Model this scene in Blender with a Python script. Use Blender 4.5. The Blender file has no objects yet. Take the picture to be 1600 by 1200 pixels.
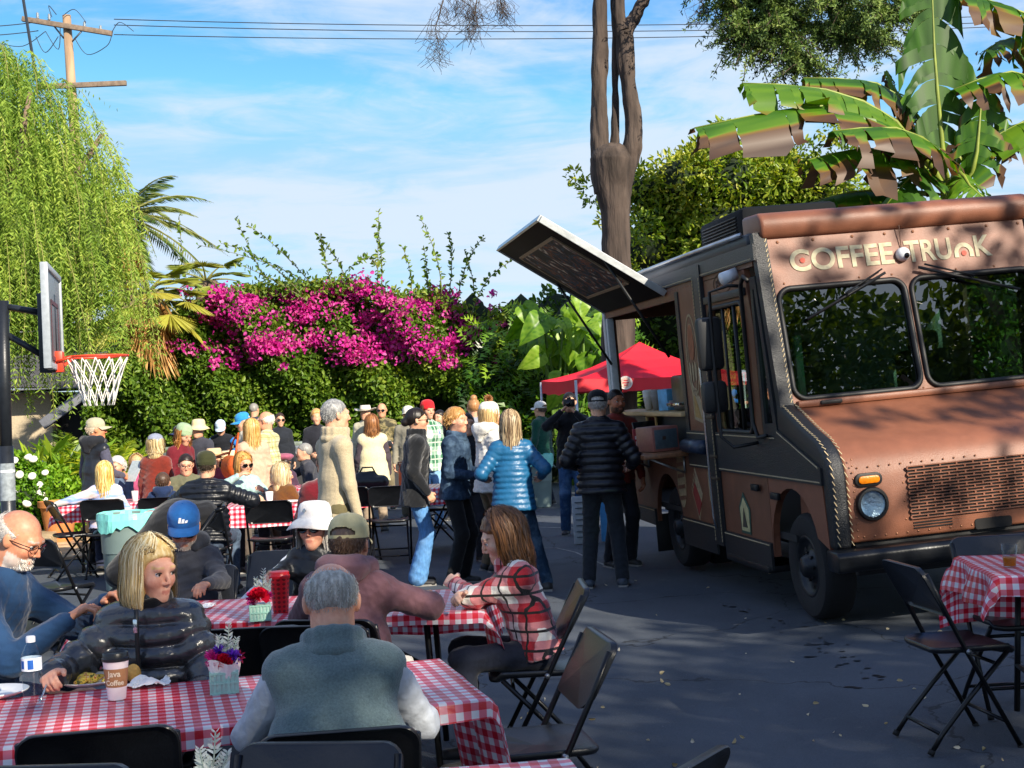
import bpy, bmesh, math, random, time
import numpy as np
from mathutils import Vector, Matrix
T0 = time.time()
rng = np.random.default_rng(7); random.seed(7)
R = math.radians
scene = bpy.context.scene
COL = scene.collection
# ------------------------------------------------------------------ camera
FPX, CAMZ, PITCH, ROLL = 2200.0, 1.70, R(0.54), R(2.5)
cam_d = bpy.data.cameras.new('camera'); cam = bpy.data.objects.new('camera', cam_d); COL.objects.link(cam)
cam_d.sensor_width = 36; cam_d.lens = 36 * FPX / 1600; cam_d.clip_start = .05; cam_d.clip_end = 2000
CAMROT = Matrix.Rotation(R(90) + PITCH, 3, 'X') @ Matrix.Rotation(-ROLL, 3, 'Z')
cam.location = (0, 0, CAMZ); cam.rotation_euler = CAMROT.to_euler()
scene.camera = cam
# ------------------------------------------------------------------ sun, sky, exposure
SUN_EL, SUN_AZ = R(30), R(38)          # azimuth: from behind the camera (-Y) towards +X
sdir = Vector((math.sin(SUN_AZ) * math.cos(SUN_EL), -math.cos(SUN_AZ) * math.cos(SUN_EL), math.sin(SUN_EL)))
sd = bpy.data.lights.new('sun', 'SUN'); so = bpy.data.objects.new('sun', sd); COL.objects.link(so)
sd.energy = 2.6; sd.angle = R(.53); sd.color = (1, .90, .74)
so.rotation_euler = sdir.to_track_quat('Z', 'Y').to_euler(); so.location = (12, -18, 14)
scene.view_settings.view_transform = 'Standard'; scene.view_settings.look = 'None'
scene.view_settings.exposure = 1.72; scene.view_settings.gamma = 1; scene.view_settings.use_curve_mapping = False
scene.cycles.use_denoising = True
scene.cycles.max_bounces = 8; scene.cycles.transparent_max_bounces = 12
scene.cycles.caustics_reflective = False; scene.cycles.caustics_refractive = False
world = bpy.data.worlds.new('World'); scene.world = world; world.use_nodes = True
def build_world():
    nt = world.node_tree; nt.nodes.clear(); N = nt.nodes.new; L = nt.links.new
    out = N('ShaderNodeOutputWorld'); bg = N('ShaderNodeBackground'); bg.inputs[1].default_value = .095
    sky = N('ShaderNodeTexSky'); sky.sky_type = 'NISHITA'; sky.sun_disc = False
    sky.sun_elevation = SUN_EL; sky.sun_rotation = math.atan2(sdir.x, sdir.y); sky.air_density = 1.0; sky.dust_density = .12; sky.ozone_density = 2.2
    tc = N('ShaderNodeTexCoord'); sep = N('ShaderNodeSeparateXYZ'); L(tc.outputs['Generated'], sep.inputs[0])
    def m(op, a, b=None):
        n = N('ShaderNodeMath'); n.operation = op
        for i, v in enumerate((a, b)):
            if v is None: continue
            if isinstance(v, (int, float)): n.inputs[i].default_value = v
            else: L(v, n.inputs[i])
        return n.outputs[0]
    z = m('ADD', m('MAXIMUM', sep.outputs[2], 0.0), .11)
    cx, cy = m('DIVIDE', sep.outputs[0], z), m('DIVIDE', sep.outputs[1], z)
    comb = N('ShaderNodeCombineXYZ'); L(m('MULTIPLY', cx, 1.0), comb.inputs[0]); L(m('MULTIPLY', cy, 1.25), comb.inputs[1])
    def noise(scale, det, rough, off, dist=.0):
        mp = N('ShaderNodeMapping'); mp.inputs['Location'].default_value = off; mp.inputs['Rotation'].default_value = (0, 0, R(-14)); L(comb.outputs[0], mp.inputs[0])
        n = N('ShaderNodeTexNoise'); n.inputs['Scale'].default_value = scale; n.inputs['Detail'].default_value = det
        n.inputs['Roughness'].default_value = rough; n.inputs['Distortion'].default_value = dist; L(mp.outputs[0], n.inputs['Vector']); return n.outputs[0]
    a = noise(.75, 8, .58, (3.4, 1.1, 0), .7); b = noise(3.2, 9, .62, (7.7, .4, 0), 1.0)
    s = m('ADD', m('MULTIPLY', a, .8), m('MULTIPLY', b, .28))
    mr = N('ShaderNodeMapRange'); mr.interpolation_type = 'SMOOTHSTEP'; L(s, mr.inputs[0])
    mr.inputs[1].default_value = .42; mr.inputs[2].default_value = .62; mr.inputs[4].default_value = .80
    hs = N('ShaderNodeHueSaturation'); hs.inputs['Hue'].default_value = .515; hs.inputs['Saturation'].default_value = 1.42; hs.inputs['Value'].default_value = .76; L(sky.outputs[0], hs.inputs['Color'])
    mix = N('ShaderNodeMix'); mix.data_type = 'RGBA'; L(mr.outputs[0], mix.inputs[0]); dk_ = N('ShaderNodeMix'); dk_.data_type = 'RGBA'; dk_.blend_type = 'DARKEN'; dk_.inputs[0].default_value = .85; L(hs.outputs[0], dk_.inputs[6]); dk_.inputs[7].default_value = (1.35, 2.25, 3.2, 1); L(dk_.outputs[2], mix.inputs[6]); mix.inputs[7].default_value = (2.5, 2.8, 3.2, 1)
    L(mix.outputs[2], bg.inputs[0]); L(bg.outputs[0], out.inputs[0])
build_world()
# ------------------------------------------------------------------ basic helpers
def ray(px, py):
    return (CAMROT @ Vector(((px - 800) / FPX, -(py - 600) / FPX, -1))).normalized()
def W(px, py, Y):                       # the point of the line of sight at distance Y (how the photo was measured)
    d = ray(px, py); return Vector((0, 0, CAMZ)) + d * (Y / d.y)
def ground(x, y):                       # the lot rises gently to the right
    t = min(x, 9.0) - 1.2; return .025 * (t + math.sqrt(t * t + .3)) - .002
def lin(h):
    h = h.lstrip('#'); c = [int(h[i:i + 2], 16) / 255 for i in (0, 2, 4)]
    return tuple(v / 12.92 if v <= .04045 else ((v + .055) / 1.055) ** 2.4 for v in c)
def link(o, parent=None):
    COL.objects.link(o)
    if parent is not None: o.parent = parent
    return o
def tag(o, label=None, cat=None, group=None, kind=None):
    if label: o['label'] = label
    if cat: o['category'] = cat
    if group: o['group'] = group
    if kind: o['kind'] = kind
    return o
def empty(name, loc=(0, 0, 0), rz=0.0, label=None, cat=None, group=None):
    o = bpy.data.objects.new(name, None); o.empty_display_size = .1; o.location = loc; o.rotation_euler = (0, 0, rz); link(o); return tag(o, label, cat, group)
def copy_tree(o, parent=None):
    c = o.copy(); COL.objects.link(c)
    if parent is not None: c.parent = parent
    for ch in o.children: copy_tree(ch, c)
    return c
def mesh_obj(name, v, f, mat, parent=None, smooth=False):
    me = bpy.data.meshes.new(name); me.from_pydata([tuple(p) for p in v], [], [tuple(q) for q in f]); me.update()
    if smooth: me.shade_smooth()
    for m_ in (mat if isinstance(mat, (list, tuple)) else [mat]): me.materials.append(m_)
    return link(bpy.data.objects.new(name, me), parent)
def np_mesh(name, v, faces, mat, parent=None, smooth=True, attr=None, col=None):
    """fast mesh from an (n,3) and an (m,k) array"""
    me = bpy.data.meshes.new(name); v = np.asarray(v, np.float32); faces = np.asarray(faces, np.int32); k = faces.shape[1]
    me.vertices.add(len(v)); me.vertices.foreach_set('co', v.ravel())
    me.loops.add(faces.size); me.loops.foreach_set('vertex_index', faces.ravel())
    me.polygons.add(len(faces)); me.polygons.foreach_set('loop_start', np.arange(len(faces), dtype=np.int32) * k)
    me.update(calc_edges=True)
    if smooth: me.shade_smooth()
    if attr is not None:
        a = me.attributes.new('rnd', 'FLOAT', 'POINT'); a.data.foreach_set('value', np.asarray(attr, np.float32))
    if col is not None:
        a = me.color_attributes.new('Col', 'FLOAT_COLOR', 'POINT'); a.data.foreach_set('color', np.asarray(col, np.float32).ravel())
    me.materials.append(mat)
    return link(bpy.data.objects.new(name, me), parent)
class MB:
    """collects simple shapes into one mesh"""
    def __init__(s): s.v = []; s.f = []; s.uv = None
    def add(s, v, f):
        n = len(s.v); s.v += [tuple(p) for p in v]; s.f += [tuple(i + n for i in q) for q in f]; return s
    def box(s, c, d, rot=None):
        h = [x / 2 for x in d]; P = [Vector((sx * h[0], sy * h[1], sz * h[2])) for sx in (-1, 1) for sy in (-1, 1) for sz in (-1, 1)]
        if rot is not None: P = [rot @ p for p in P]
        return s.add([p + Vector(c) for p in P], [(0, 1, 3, 2), (4, 6, 7, 5), (0, 4, 5, 1), (2, 3, 7, 6), (0, 2, 6, 4), (1, 5, 7, 3)])
    def tube(s, pts, r, n=8, cap=True, closed=False):
        pts = [Vector(p) for p in pts]; m = len(pts); rr = r if isinstance(r, (list, tuple)) else [r] * m
        rings = []; up = None
        for i, p in enumerate(pts):
            if closed: t = (pts[(i + 1) % m] - pts[i - 1])
            else: t = (pts[min(i + 1, m - 1)] - pts[max(i - 1, 0)])
            t = t.normalized() if t.length > 1e-9 else Vector((0, 0, 1))
            if up is None: up = t.orthogonal().normalized()
            up = (up - t * up.dot(t)); up = up.normalized() if up.length > 1e-6 else t.orthogonal().normalized()
            w = t.cross(up); rings.append([p + (up * math.cos(2 * math.pi * k / n) + w * math.sin(2 * math.pi * k / n)) * rr[i] for k in range(n)])
        v = [q for g in rings for q in g]; f = []
        for i in range(m if closed else m - 1):
            j = (i + 1) % m
            f += [(i * n + k, i * n + (k + 1) % n, j * n + (k + 1) % n, j * n + k) for k in range(n)]
        if cap and not closed: f += [tuple(range(n - 1, -1, -1)), tuple((m - 1) * n + k for k in range(n))]
        return s.add(v, f)
    def lathe(s, prof, n=20, c=(0, 0, 0), sx=1, sy=1, cap=True, skip=None):
        v = []; f = []; m = len(prof); c = Vector(c)
        for r, z in prof:
            v += [c + Vector((sx * r * math.sin(2 * math.pi * k / n), sy * r * math.cos(2 * math.pi * k / n), z)) for k in range(n)]
        for i in range(m - 1):
            for k in range(n):
                if skip and skip(i, k): continue
                f.append((i * n + k, i * n + (k + 1) % n, (i + 1) * n + (k + 1) % n, (i + 1) * n + k))
        if cap:
            if prof[0][0] > 1e-6: f.append(tuple(range(n - 1, -1, -1)))
            if prof[-1][0] > 1e-6: f.append(tuple((m - 1) * n + k for k in range(n)))
        return s.add(v, f)
    def ext(s, poly, d, frame=None):
        """polygon (2-D list) in the XY of frame, extruded by d along its Z"""
        n = len(poly); F = frame or Matrix.Identity(4)
        v = [F @ Vector((p[0], p[1], 0)) for p in poly] + [F @ Vector((p[0], p[1], d)) for p in poly]
        f = [tuple(range(n - 1, -1, -1)), tuple(range(n, 2 * n))] + [(i, (i + 1) % n, n + (i + 1) % n, n + i) for i in range(n)]
        return s.add(v, f)
    def obj(s, name, mat, parent=None, smooth=False, bevel=0, seg=2, auto=None):
        o = mesh_obj(name, s.v, s.f, mat, parent, smooth)
        bm = bmesh.new(); bm.from_mesh(o.data); bmesh.ops.recalc_face_normals(bm, faces=bm.faces)
        if bevel:
            bmesh.ops.remove_doubles(bm, verts=bm.verts, dist=1e-5)
            ed = [e for e in bm.edges if len(e.link_faces) == 2 and e.calc_face_angle(0) > R(30)]
            bmesh.ops.bevel(bm, geom=ed, offset=bevel, segments=seg, affect='EDGES', profile=.5, clamp_overlap=True)
        bm.to_mesh(o.data); bm.free()
        if smooth or bevel: o.data.shade_smooth(); 
        if auto or bevel: o.data.set_sharp_from_angle(angle=R(auto or 40))
        return o
def rrect(w, h, r, n=5):
    """rounded rectangle, centred"""
    out = []
    for cx, cy, a0 in ((w / 2 - r, h / 2 - r, 0), (-w / 2 + r, h / 2 - r, 90), (-w / 2 + r, -h / 2 + r, 180), (w / 2 - r, -h / 2 + r, 270)):
        out += [(cx + r * math.cos(R(a0 + 90 * i / n)), cy + r * math.sin(R(a0 + 90 * i / n))) for i in range(n + 1)]
    return out
# ------------------------------------------------------------------ materials
MATS = {}
def nodes(name):
    m = bpy.data.materials.new(name); m.use_nodes = True; nt = m.node_tree
    return m, nt, nt.nodes['Principled BSDF'], nt.nodes.new, nt.links.new
def mat(name, col, rough=.6, var=.12, scale=30, bump=.0, bscale=None, metal=0, spec=.5, sheen=0, stretch=None, coat=0, trans=0, wear_dapple=None, wr=0, bd=.01):
    """plain procedural surface: base colour broken up by noise, fine bump"""
    if name in MATS: return MATS[name]
    m, nt, bs, N, L = nodes(name); c = lin(col) if isinstance(col, str) else col
    tc = N('ShaderNodeTexCoord'); vec = tc.outputs['Object']
    if stretch:
        mp = N('ShaderNodeMapping'); mp.inputs['Scale'].default_value = stretch; L(vec, mp.inputs[0]); vec = mp.outputs[0]
    no = N('ShaderNodeTexNoise'); no.inputs['Scale'].default_value = scale; no.inputs['Detail'].default_value = 5; L(vec, no.inputs['Vector'])
    rp = N('ShaderNodeValToRGB'); L(no.outputs[0], rp.inputs[0]); e = rp.color_ramp.elements
    e[0].position = .3; e[1].position = .7
    e[0].color = (*[max(0, v * (1 - var)) for v in c], 1); e[1].color = (*[min(1, v * (1 + var)) for v in c], 1); src = rp.outputs[0]
    if wear_dapple:                            # larger soft patches of another tone
        n2 = N('ShaderNodeTexNoise'); n2.inputs['Scale'].default_value = wear_dapple[1]; n2.inputs['Detail'].default_value = 7; n2.inputs['Roughness'].default_value = .65; L(tc.outputs['Object'], n2.inputs['Vector'])
        mr = N('ShaderNodeMapRange'); L(n2.outputs[0], mr.inputs[0]); mr.inputs[1].default_value = .48; mr.inputs[2].default_value = .75; mr.inputs[4].default_value = wear_dapple[2]
        mx = N('ShaderNodeMix'); mx.data_type = 'RGBA'; L(mr.outputs[0], mx.inputs[0]); L(src, mx.inputs[6]); mx.inputs[7].default_value = (*lin(wear_dapple[0]), 1); src = mx.outputs[2]
    L(src, bs.inputs['Base Color'])
    bs.inputs['Roughness'].default_value = rough; bs.inputs['Metallic'].default_value = metal; bs.inputs['Specular IOR Level'].default_value = spec
    bs.inputs['Sheen Weight'].default_value = sheen; bs.inputs['Coat Weight'].default_value = coat; bs.inputs['Transmission Weight'].default_value = trans
    if bump:
        nb = N('ShaderNodeTexNoise'); nb.inputs['Scale'].default_value = bscale or scale * 4; nb.inputs['Detail'].default_value = 4; L(vec, nb.inputs['Vector'])
        bp = N('ShaderNodeBump'); bp.inputs['Strength'].default_value = bump; bp.inputs['Distance'].default_value = bd; L(nb.outputs[0], bp.inputs['Height']); L(bp.outputs[0], bs.inputs['Normal'])
        if wr:                          # creases in cloth
            nw = N('ShaderNodeTexNoise'); nw.noise_type = 'RIDGED_MULTIFRACTAL'; nw.inputs['Scale'].default_value = 5.5; nw.inputs['Detail'].default_value = 2.5; nw.inputs['Distortion'].default_value = .9; mq = N('ShaderNodeMapping'); mq.inputs['Scale'].default_value = (1, 1, 1.5); mq.inputs['Rotation'].default_value = (.5, .3, 0); L(tc.outputs['Object'], mq.inputs[0]); L(mq.outputs[0], nw.inputs['Vector'])
            b2 = N('ShaderNodeBump'); b2.inputs['Strength'].default_value = wr; b2.inputs['Distance'].default_value = .018; L(nw.outputs[0], b2.inputs['Height']); L(b2.outputs[0], bp.inputs['Normal'])
    MATS[name] = m; return m
def leafmat(name, cols, trans=.3, rough=.5, spec=.35, tint=None):
    """foliage: colour by a random value per leaf, some light through the blade"""
    if name in MATS: return MATS[name]
    m, nt, bs, N, L = nodes(name)
    at = N('ShaderNodeAttribute'); at.attribute_name = 'rnd'; rp = N('ShaderNodeValToRGB'); L(at.outputs['Fac'], rp.inputs[0])
    e = rp.color_ramp.elements
    while len(e) < len(cols): e.new(.5)
    for i, c in enumerate(cols): e[i].position = i / (len(cols) - 1); e[i].color = (*lin(c), 1)
    L(rp.outputs[0], bs.inputs['Base Color']); bs.inputs['Roughness'].default_value = rough; bs.inputs['Specular IOR Level'].default_value = spec
    tr = N('ShaderNodeBsdfTranslucent'); hs = N('ShaderNodeHueSaturation'); hs.inputs['Saturation'].default_value = 1.15; hs.inputs['Value'].default_value = 1.5; L(rp.outputs[0], hs.inputs['Color']); L(hs.outputs[0], tr.inputs[0])
    mx = N('ShaderNodeMixShader'); mx.inputs[0].default_value = trans; L(bs.outputs[0], mx.inputs[1]); L(tr.outputs[0], mx.inputs[2])
    L(mx.outputs[0], nt.nodes['Material Output'].inputs[0]); MATS[name] = m; return m
def glassmat(name, tint='#ffffff', refl=1.45, clear=.9, rough=.0):
    """thin pane: mirror by Fresnel, otherwise tinted see-through"""
    if name in MATS: return MATS[name]
    m, nt, bs, N, L = nodes(name); nt.nodes.remove(bs)
    fr = N('ShaderNodeFresnel'); fr.inputs[0].default_value = refl; gl = N('ShaderNodeBsdfGlossy'); gl.inputs['Roughness'].default_value = rough
    tp = N('ShaderNodeBsdfTransparent'); tp.inputs[0].default_value = (*[c * clear for c in lin(tint)], 1)
    ge = N('ShaderNodeNewGeometry'); iv = N('ShaderNodeMath'); iv.operation = 'SUBTRACT'; iv.inputs[0].default_value = 1; L(ge.outputs['Backfacing'], iv.inputs[1]); mu = N('ShaderNodeMath'); mu.operation = 'MULTIPLY'; L(fr.outputs[0], mu.inputs[0]); L(iv.outputs[0], mu.inputs[1])
    mx = N('ShaderNodeMixShader'); L(mu.outputs[0], mx.inputs[0]); L(tp.outputs[0], mx.inputs[1]); L(gl.outputs[0], mx.inputs[2])
    L(mx.outputs[0], nt.nodes['Material Output'].inputs[0]); MATS[name] = m; return m
# ------------------------------------------------------------------ leaves as small folded blades
def unit(a): return a / np.maximum(np.linalg.norm(a, axis=-1, keepdims=True), 1e-9)
def leaves(P, D, size, width=.45, fold=.25, rnd=None, name='foliage', mat_=None, parent=None, nrm=None, curl=.15):
    """P (n,3) bases, D (n,3) directions; one blade of 6 vertices, 4 faces each"""
    n = len(P); size = np.broadcast_to(np.asarray(size, float), (n,))[:, None]; D = unit(D)
    Nn = unit(np.cross(D, nrm if nrm is not None else rng.normal(size=(n, 3)))); U = np.cross(Nn, D)
    h = width * size
    v = np.stack([P, P + D * size * .3 + Nn * h * .5 + U * h * fold, P + D * size * .72 + Nn * h * .4 + U * (h * fold - size * curl * .5), P + D * size - U * size * curl,
                  P + D * size * .72 - Nn * h * .4 + U * (h * fold - size * curl * .5), P + D * size * .3 - Nn * h * .5 + U * h * fold], 1).reshape(-1, 3)
    b = (np.arange(n) * 6)[:, None]
    f = np.concatenate([b + np.array([[0, 1, 2, 3]]), b + np.array([[0, 3, 4, 5]])], 0)
    r = rng.random(n) if rnd is None else rnd
    return np_mesh(name, v, f, mat_, parent, smooth=False, attr=np.repeat(r, 6))
def tri_leaves(P, D, size, width=.3, rnd=None, name='foliage', mat_=None, parent=None):
    n = len(P); size = np.broadcast_to(np.asarray(size, float), (n,))[:, None]; D = unit(D); Nn = unit(np.cross(D, rng.normal(size=(n, 3))))
    v = np.stack([P, P + D * size * .45 + Nn * size * width * .5, P + D * size, P + D * size * .45 - Nn * size * width * .5], 1).reshape(-1, 3)
    f = (np.arange(n) * 4)[:, None] + np.arange(4)[None]
    r = rng.random(n) if rnd is None else rnd
    return np_mesh(name, v, f, mat_, parent, smooth=False, attr=np.repeat(r, 4))
# ------------------------------------------------------------------ signed-distance modelling for figures
class Sdf:
    def __init__(s): s.ops = []; s.lo = np.full(3, 1e9); s.hi = np.full(3, -1e9)
    def _grow(s, pts, m):
        for p in pts: s.lo = np.minimum(s.lo, np.asarray(p) - m); s.hi = np.maximum(s.hi, np.asarray(p) + m)
    def cap(s, a, b, ra, rb=None, k=.02, side=None, sw=1.0, disp=None, op='u'):
        rb = ra if rb is None else rb; a = np.array(a, float); b = np.array(b, float); s.ops.append(('c', a, b, ra, rb, k, side, sw, disp, op))
        if op == 'u': s._grow((a, b), max(ra, rb) * max(1, sw) + .03)
        return s
    def ell(s, c, F, r, k=.02, op='u'):
        c = np.array(c, float); F = np.asarray(F, float); s.ops.append(('e', c, F, np.array(r, float), k, op))
        if op == 'u': s._grow((c,), max(r) + .02)
        return s
    def ribs(s, pt, n, lam): s.ops.append(('r', np.array(pt, float), np.array(n, float), lam)); return s
    def clip(s, pt, n): s.ops.append(('p', np.array(pt, float), np.array(n, float))); return s
    def build(s, h, folds=None):
        lo, hi = s.lo - 2 * h, s.hi + 2 * h; n = np.ceil((hi - lo) / h).astype(int) + 1
        ax = [(lo[i] + h * np.arange(n[i])).astype(np.float32) for i in range(3)]; d = np.full(n, .5, np.float32)
        for o in s.ops:
            if o[0] == 'r':
                _, pt, nn, lam = o; q = ((ax[0] - pt[0]) * nn[0])[:, None, None] + ((ax[1] - pt[1]) * nn[1])[None, :, None] + ((ax[2] - pt[2]) * nn[2])[None, None, :]
                d -= (.30 if lam > .052 else .17) * lam * (np.abs(np.sin(np.pi * q / lam)) ** .7 - .62); continue
            if o[0] == 'p':
                _, pt, nn = o; q = ((ax[0] - pt[0]) * nn[0])[:, None, None] + ((ax[1] - pt[1]) * nn[1])[None, :, None] + ((ax[2] - pt[2]) * nn[2])[None, None, :]
                np.maximum(d, q, out=d); continue
            if o[0] == 'c':
                _, a, b, ra, rb, k, side, sw, disp, op = o; m = max(ra, rb) * max(1, sw) + k + 2.5 * h; l, u = np.minimum(a, b) - m, np.maximum(a, b) + m
            else:
                _, c, F, r, k, op = o; m = max(r) + k + 2.5 * h; l, u = c - m, c + m
            i0 = np.clip(np.floor((l - lo) / h).astype(int), 0, n); i1 = np.clip(np.ceil((u - lo) / h).astype(int) + 1, 0, n)
            if np.any(i1 <= i0): continue
            sl = tuple(slice(i0[j], i1[j]) for j in range(3)); x = ax[0][sl[0]][:, None, None]; y = ax[1][sl[1]][None, :, None]; z = ax[2][sl[2]][None, None, :]
            if o[0] == 'c':
                ab = b - a; L2 = max(float(ab @ ab), 1e-9); px, py, pz = x - a[0], y - a[1], z - a[2]
                t = np.clip((px * ab[0] + py * ab[1] + pz * ab[2]) / L2, 0, 1)
                qx, qy, qz = px - t * ab[0], py - t * ab[1], pz - t * ab[2]
                if side is not None:
                    e = (qx * side[0] + qy * side[1] + qz * side[2]) * (1 - 1 / sw); qx, qy, qz = qx - e * side[0], qy - e * side[1], qz - e * side[2]
                v = np.sqrt(qx * qx + qy * qy + qz * qz) - (ra + (rb - ra) * t)
                if disp is not None: v = v - disp(t * math.sqrt(L2))
            else:
                p = [x - c[0], y - c[1], z - c[2]]; g = [sum(p[i] * F[i, j] for i in range(3)) for j in range(3)]
                k0 = np.sqrt(sum((g[j] / r[j]) ** 2 for j in range(3))); k1 = np.sqrt(sum((g[j] / r[j] ** 2) ** 2 for j in range(3))); v = k0 * (k0 - 1) / np.maximum(k1, 1e-6)
            e = d[sl]
            if op == 'u': w = np.maximum(k - np.abs(e - v), 0) / k; d[sl] = np.minimum(e, v) - w * w * k * .25
            else: w = np.maximum(k - np.abs(e + v), 0) / k; d[sl] = np.maximum(e, -v) + w * w * k * .25
        if folds:
            amp, fr, seed = folds; g = np.random.default_rng(seed); acc = np.zeros(n, np.float32)
            for i in range(5):
                kv = g.normal(size=3); kv[2] *= 1.5; kv *= fr * (1 + .5 * i) / np.linalg.norm(kv); ph = g.random() * 6.28
                xa = kv[0] * ax[0] + ph + 1.3 * np.sin(ax[0] * fr * .33 + 3 * ph); A = np.sin(xa)[:, None, None], np.cos(xa)[:, None, None]
                yz = (kv[1] * ax[1] + 1.3 * np.sin(ax[1] * fr * .31 + 2 * ph))[None, :, None] + (kv[2] * ax[2] + 1.5 * np.sin(ax[2] * fr * .27 + ph))[None, None, :]
                sv = A[0] * np.cos(yz) + A[1] * np.sin(yz); acc += (1 - np.abs(sv)) * (1 / (1 + .4 * i))
            d = d - amp * (acc / 3.0 - .45)
        return nets(d, lo, h)
def nets(d, lo, h):
    ins = d < 0; n = np.array(d.shape)
    c = np.zeros(n - 1, np.int8)
    for i in (0, 1):
        for j in (0, 1):
            for k in (0, 1): c += ins[i:n[0] - 1 + i, j:n[1] - 1 + j, k:n[2] - 1 + k]
    I = np.argwhere((c > 0) & (c < 8)); idx = np.full(n - 1, -1, np.int32); idx[tuple(I.T)] = np.arange(len(I))
    cor = np.array([[i, j, k] for i in (0, 1) for j in (0, 1) for k in (0, 1)]); val = np.stack([d[tuple((I + q).T)] for q in cor], 1)
    acc = np.zeros((len(I), 3)); cnt = np.zeros(len(I))
    for a in range(8):
        for b in range(a + 1, 8):
            if np.abs(cor[a] - cor[b]).sum() != 1: continue
            m = (val[:, a] < 0) != (val[:, b] < 0); t = val[m, a] / (val[m, a] - val[m, b]); acc[m] += cor[a] + t[:, None] * (cor[b] - cor[a]); cnt[m] += 1
    V = lo + h * (I + acc / np.maximum(cnt, 1)[:, None]); F = []
    for a in range(3):
        s0 = [slice(None)] * 3; s1 = [slice(None)] * 3; s0[a] = slice(0, -1); s1[a] = slice(1, None)
        E = np.argwhere(ins[tuple(s0)] != ins[tuple(s1)]); b, e = (a + 1) % 3, (a + 2) % 3
        ok = (E[:, b] > 0) & (E[:, e] > 0) & (E[:, b] < n[b] - 1) & (E[:, e] < n[e] - 1); E = E[ok]; fl = ins[tuple(E.T)]
        q = []
        for db, de in ((-1, -1), (0, -1), (0, 0), (-1, 0)):
            G = E.copy(); G[:, b] += db; G[:, e] += de; q.append(idx[tuple(G.T)])
        q = np.stack(q, 1); q[~fl] = q[~fl][:, ::-1]; F.append(q)
    return V, np.concatenate(F)
# ------------------------------------------------------------------ people
def nv(*a): return np.array(a, float)
def un(a): a = np.asarray(a, float); return a / max(np.linalg.norm(a), 1e-9)
def rotm(ax, deg): return np.array(Matrix.Rotation(R(deg), 3, ax))
def ik(S, T, l1, l2, pole):
    v = T - S; L = np.linalg.norm(v); L = min(L, (l1 + l2) * .995); v = un(v); T = S + v * L
    a = (l1 * l1 - l2 * l2 + L * L) / (2 * L); hgt = math.sqrt(max(l1 * l1 - a * a, 1e-6)); p = pole - v * (pole @ v)
    return S + v * a + un(p) * hgt, T
def skin_mat():
    if 'skin' in MATS: return MATS['skin']
    m, nt, bs, N, L = nodes('skin'); at = N('ShaderNodeAttribute'); at.attribute_name = 'Col'
    no = N('ShaderNodeTexNoise'); no.inputs['Scale'].default_value = 60; no.inputs['Detail'].default_value = 6; tc = N('ShaderNodeTexCoord'); L(tc.outputs['Object'], no.inputs['Vector'])
    mx = N('ShaderNodeMix'); mx.data_type = 'RGBA'; mx.blend_type = 'OVERLAY'; mx.inputs[0].default_value = .35; L(at.outputs['Color'], mx.inputs[6]); L(no.outputs[0], mx.inputs[7]); L(mx.outputs[2], bs.inputs['Base Color'])
    bp = N('ShaderNodeBump'); bp.inputs['Strength'].default_value = .12; bp.inputs['Distance'].default_value = .003; L(no.outputs[0], bp.inputs['Height']); L(bp.outputs[0], bs.inputs['Normal'])
    bs.inputs['Roughness'].default_value = .48; bs.inputs['Specular IOR Level'].default_value = .4; MATS['skin'] = m; return m
def hair_mat(col, alt=None):
    k = 'hair' + col + (alt or '')
    if k in MATS: return MATS[k]
    m, nt, bs, N, L = nodes(k); at = N('ShaderNodeAttribute'); at.attribute_name = 'rnd'; tc = N('ShaderNodeTexCoord'); mp = N('ShaderNodeMapping'); mp.inputs['Scale'].default_value = (90, 90, 9); L(tc.outputs['Object'], mp.inputs[0])
    no = N('ShaderNodeTexNoise'); no.inputs['Scale'].default_value = 1; no.inputs['Detail'].default_value = 4; L(mp.outputs[0], no.inputs['Vector'])
    ad = N('ShaderNodeMath'); ad.operation = 'MULTIPLY_ADD'; L(at.outputs['Fac'], ad.inputs[0]); ad.inputs[1].default_value = .55; L(no.outputs[0], ad.inputs[2])
    rp = N('ShaderNodeValToRGB'); L(ad.outputs[0], rp.inputs[0]); c = lin(col); c2 = lin(alt) if alt else tuple(min(1, v * 1.45) for v in c); e = rp.color_ramp.elements
    e[0].position = .3; e[1].position = 1.05 if False else .98; e[0].color = (*[v * .55 for v in c], 1); e[1].color = (*c2, 1); q = e.new(.62); q.color = (*c, 1)
    L(rp.outputs[0], bs.inputs['Base Color']); bs.inputs['Roughness'].default_value = .42; bs.inputs['Specular IOR Level'].default_value = .45
    bp = N('ShaderNodeBump'); bp.inputs['Strength'].default_value = .5; bp.inputs['Distance'].default_value = .006; L(no.outputs[0], bp.inputs['Height']); L(bp.outputs[0], bs.inputs['Normal'])
    MATS[k] = m; return m
def cloth(col, kind='plain'):
    if not isinstance(col, str): return col
    k = 'cloth' + col + kind
    if k in MATS: return MATS[k]
    if kind == 'gloss': return mat(k, col, .24, .12, 22, .2, 60, spec=.8, wr=.4)
    if kind == 'nylon': return mat(k, col, .4, .12, 22, .2, 60, spec=.45, wr=.4)
    if kind == 'fleece': return mat(k, col, .95, .22, 150, .35, 260, sheen=.4, spec=.15)
    if kind == 'denim': return mat(k, col, .85, .22, 60, .25, 300, stretch=(1, 1, .35), spec=.2, wear_dapple=('#8fb0cf', 6, .35), wr=.7)
    if kind == 'leather': return mat(k, col, .45, .2, 30, .3, 120)
    return mat(k, col, .86, .12, 26, .28, 60, spec=.22, sheen=.15, wr=.75)
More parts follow.
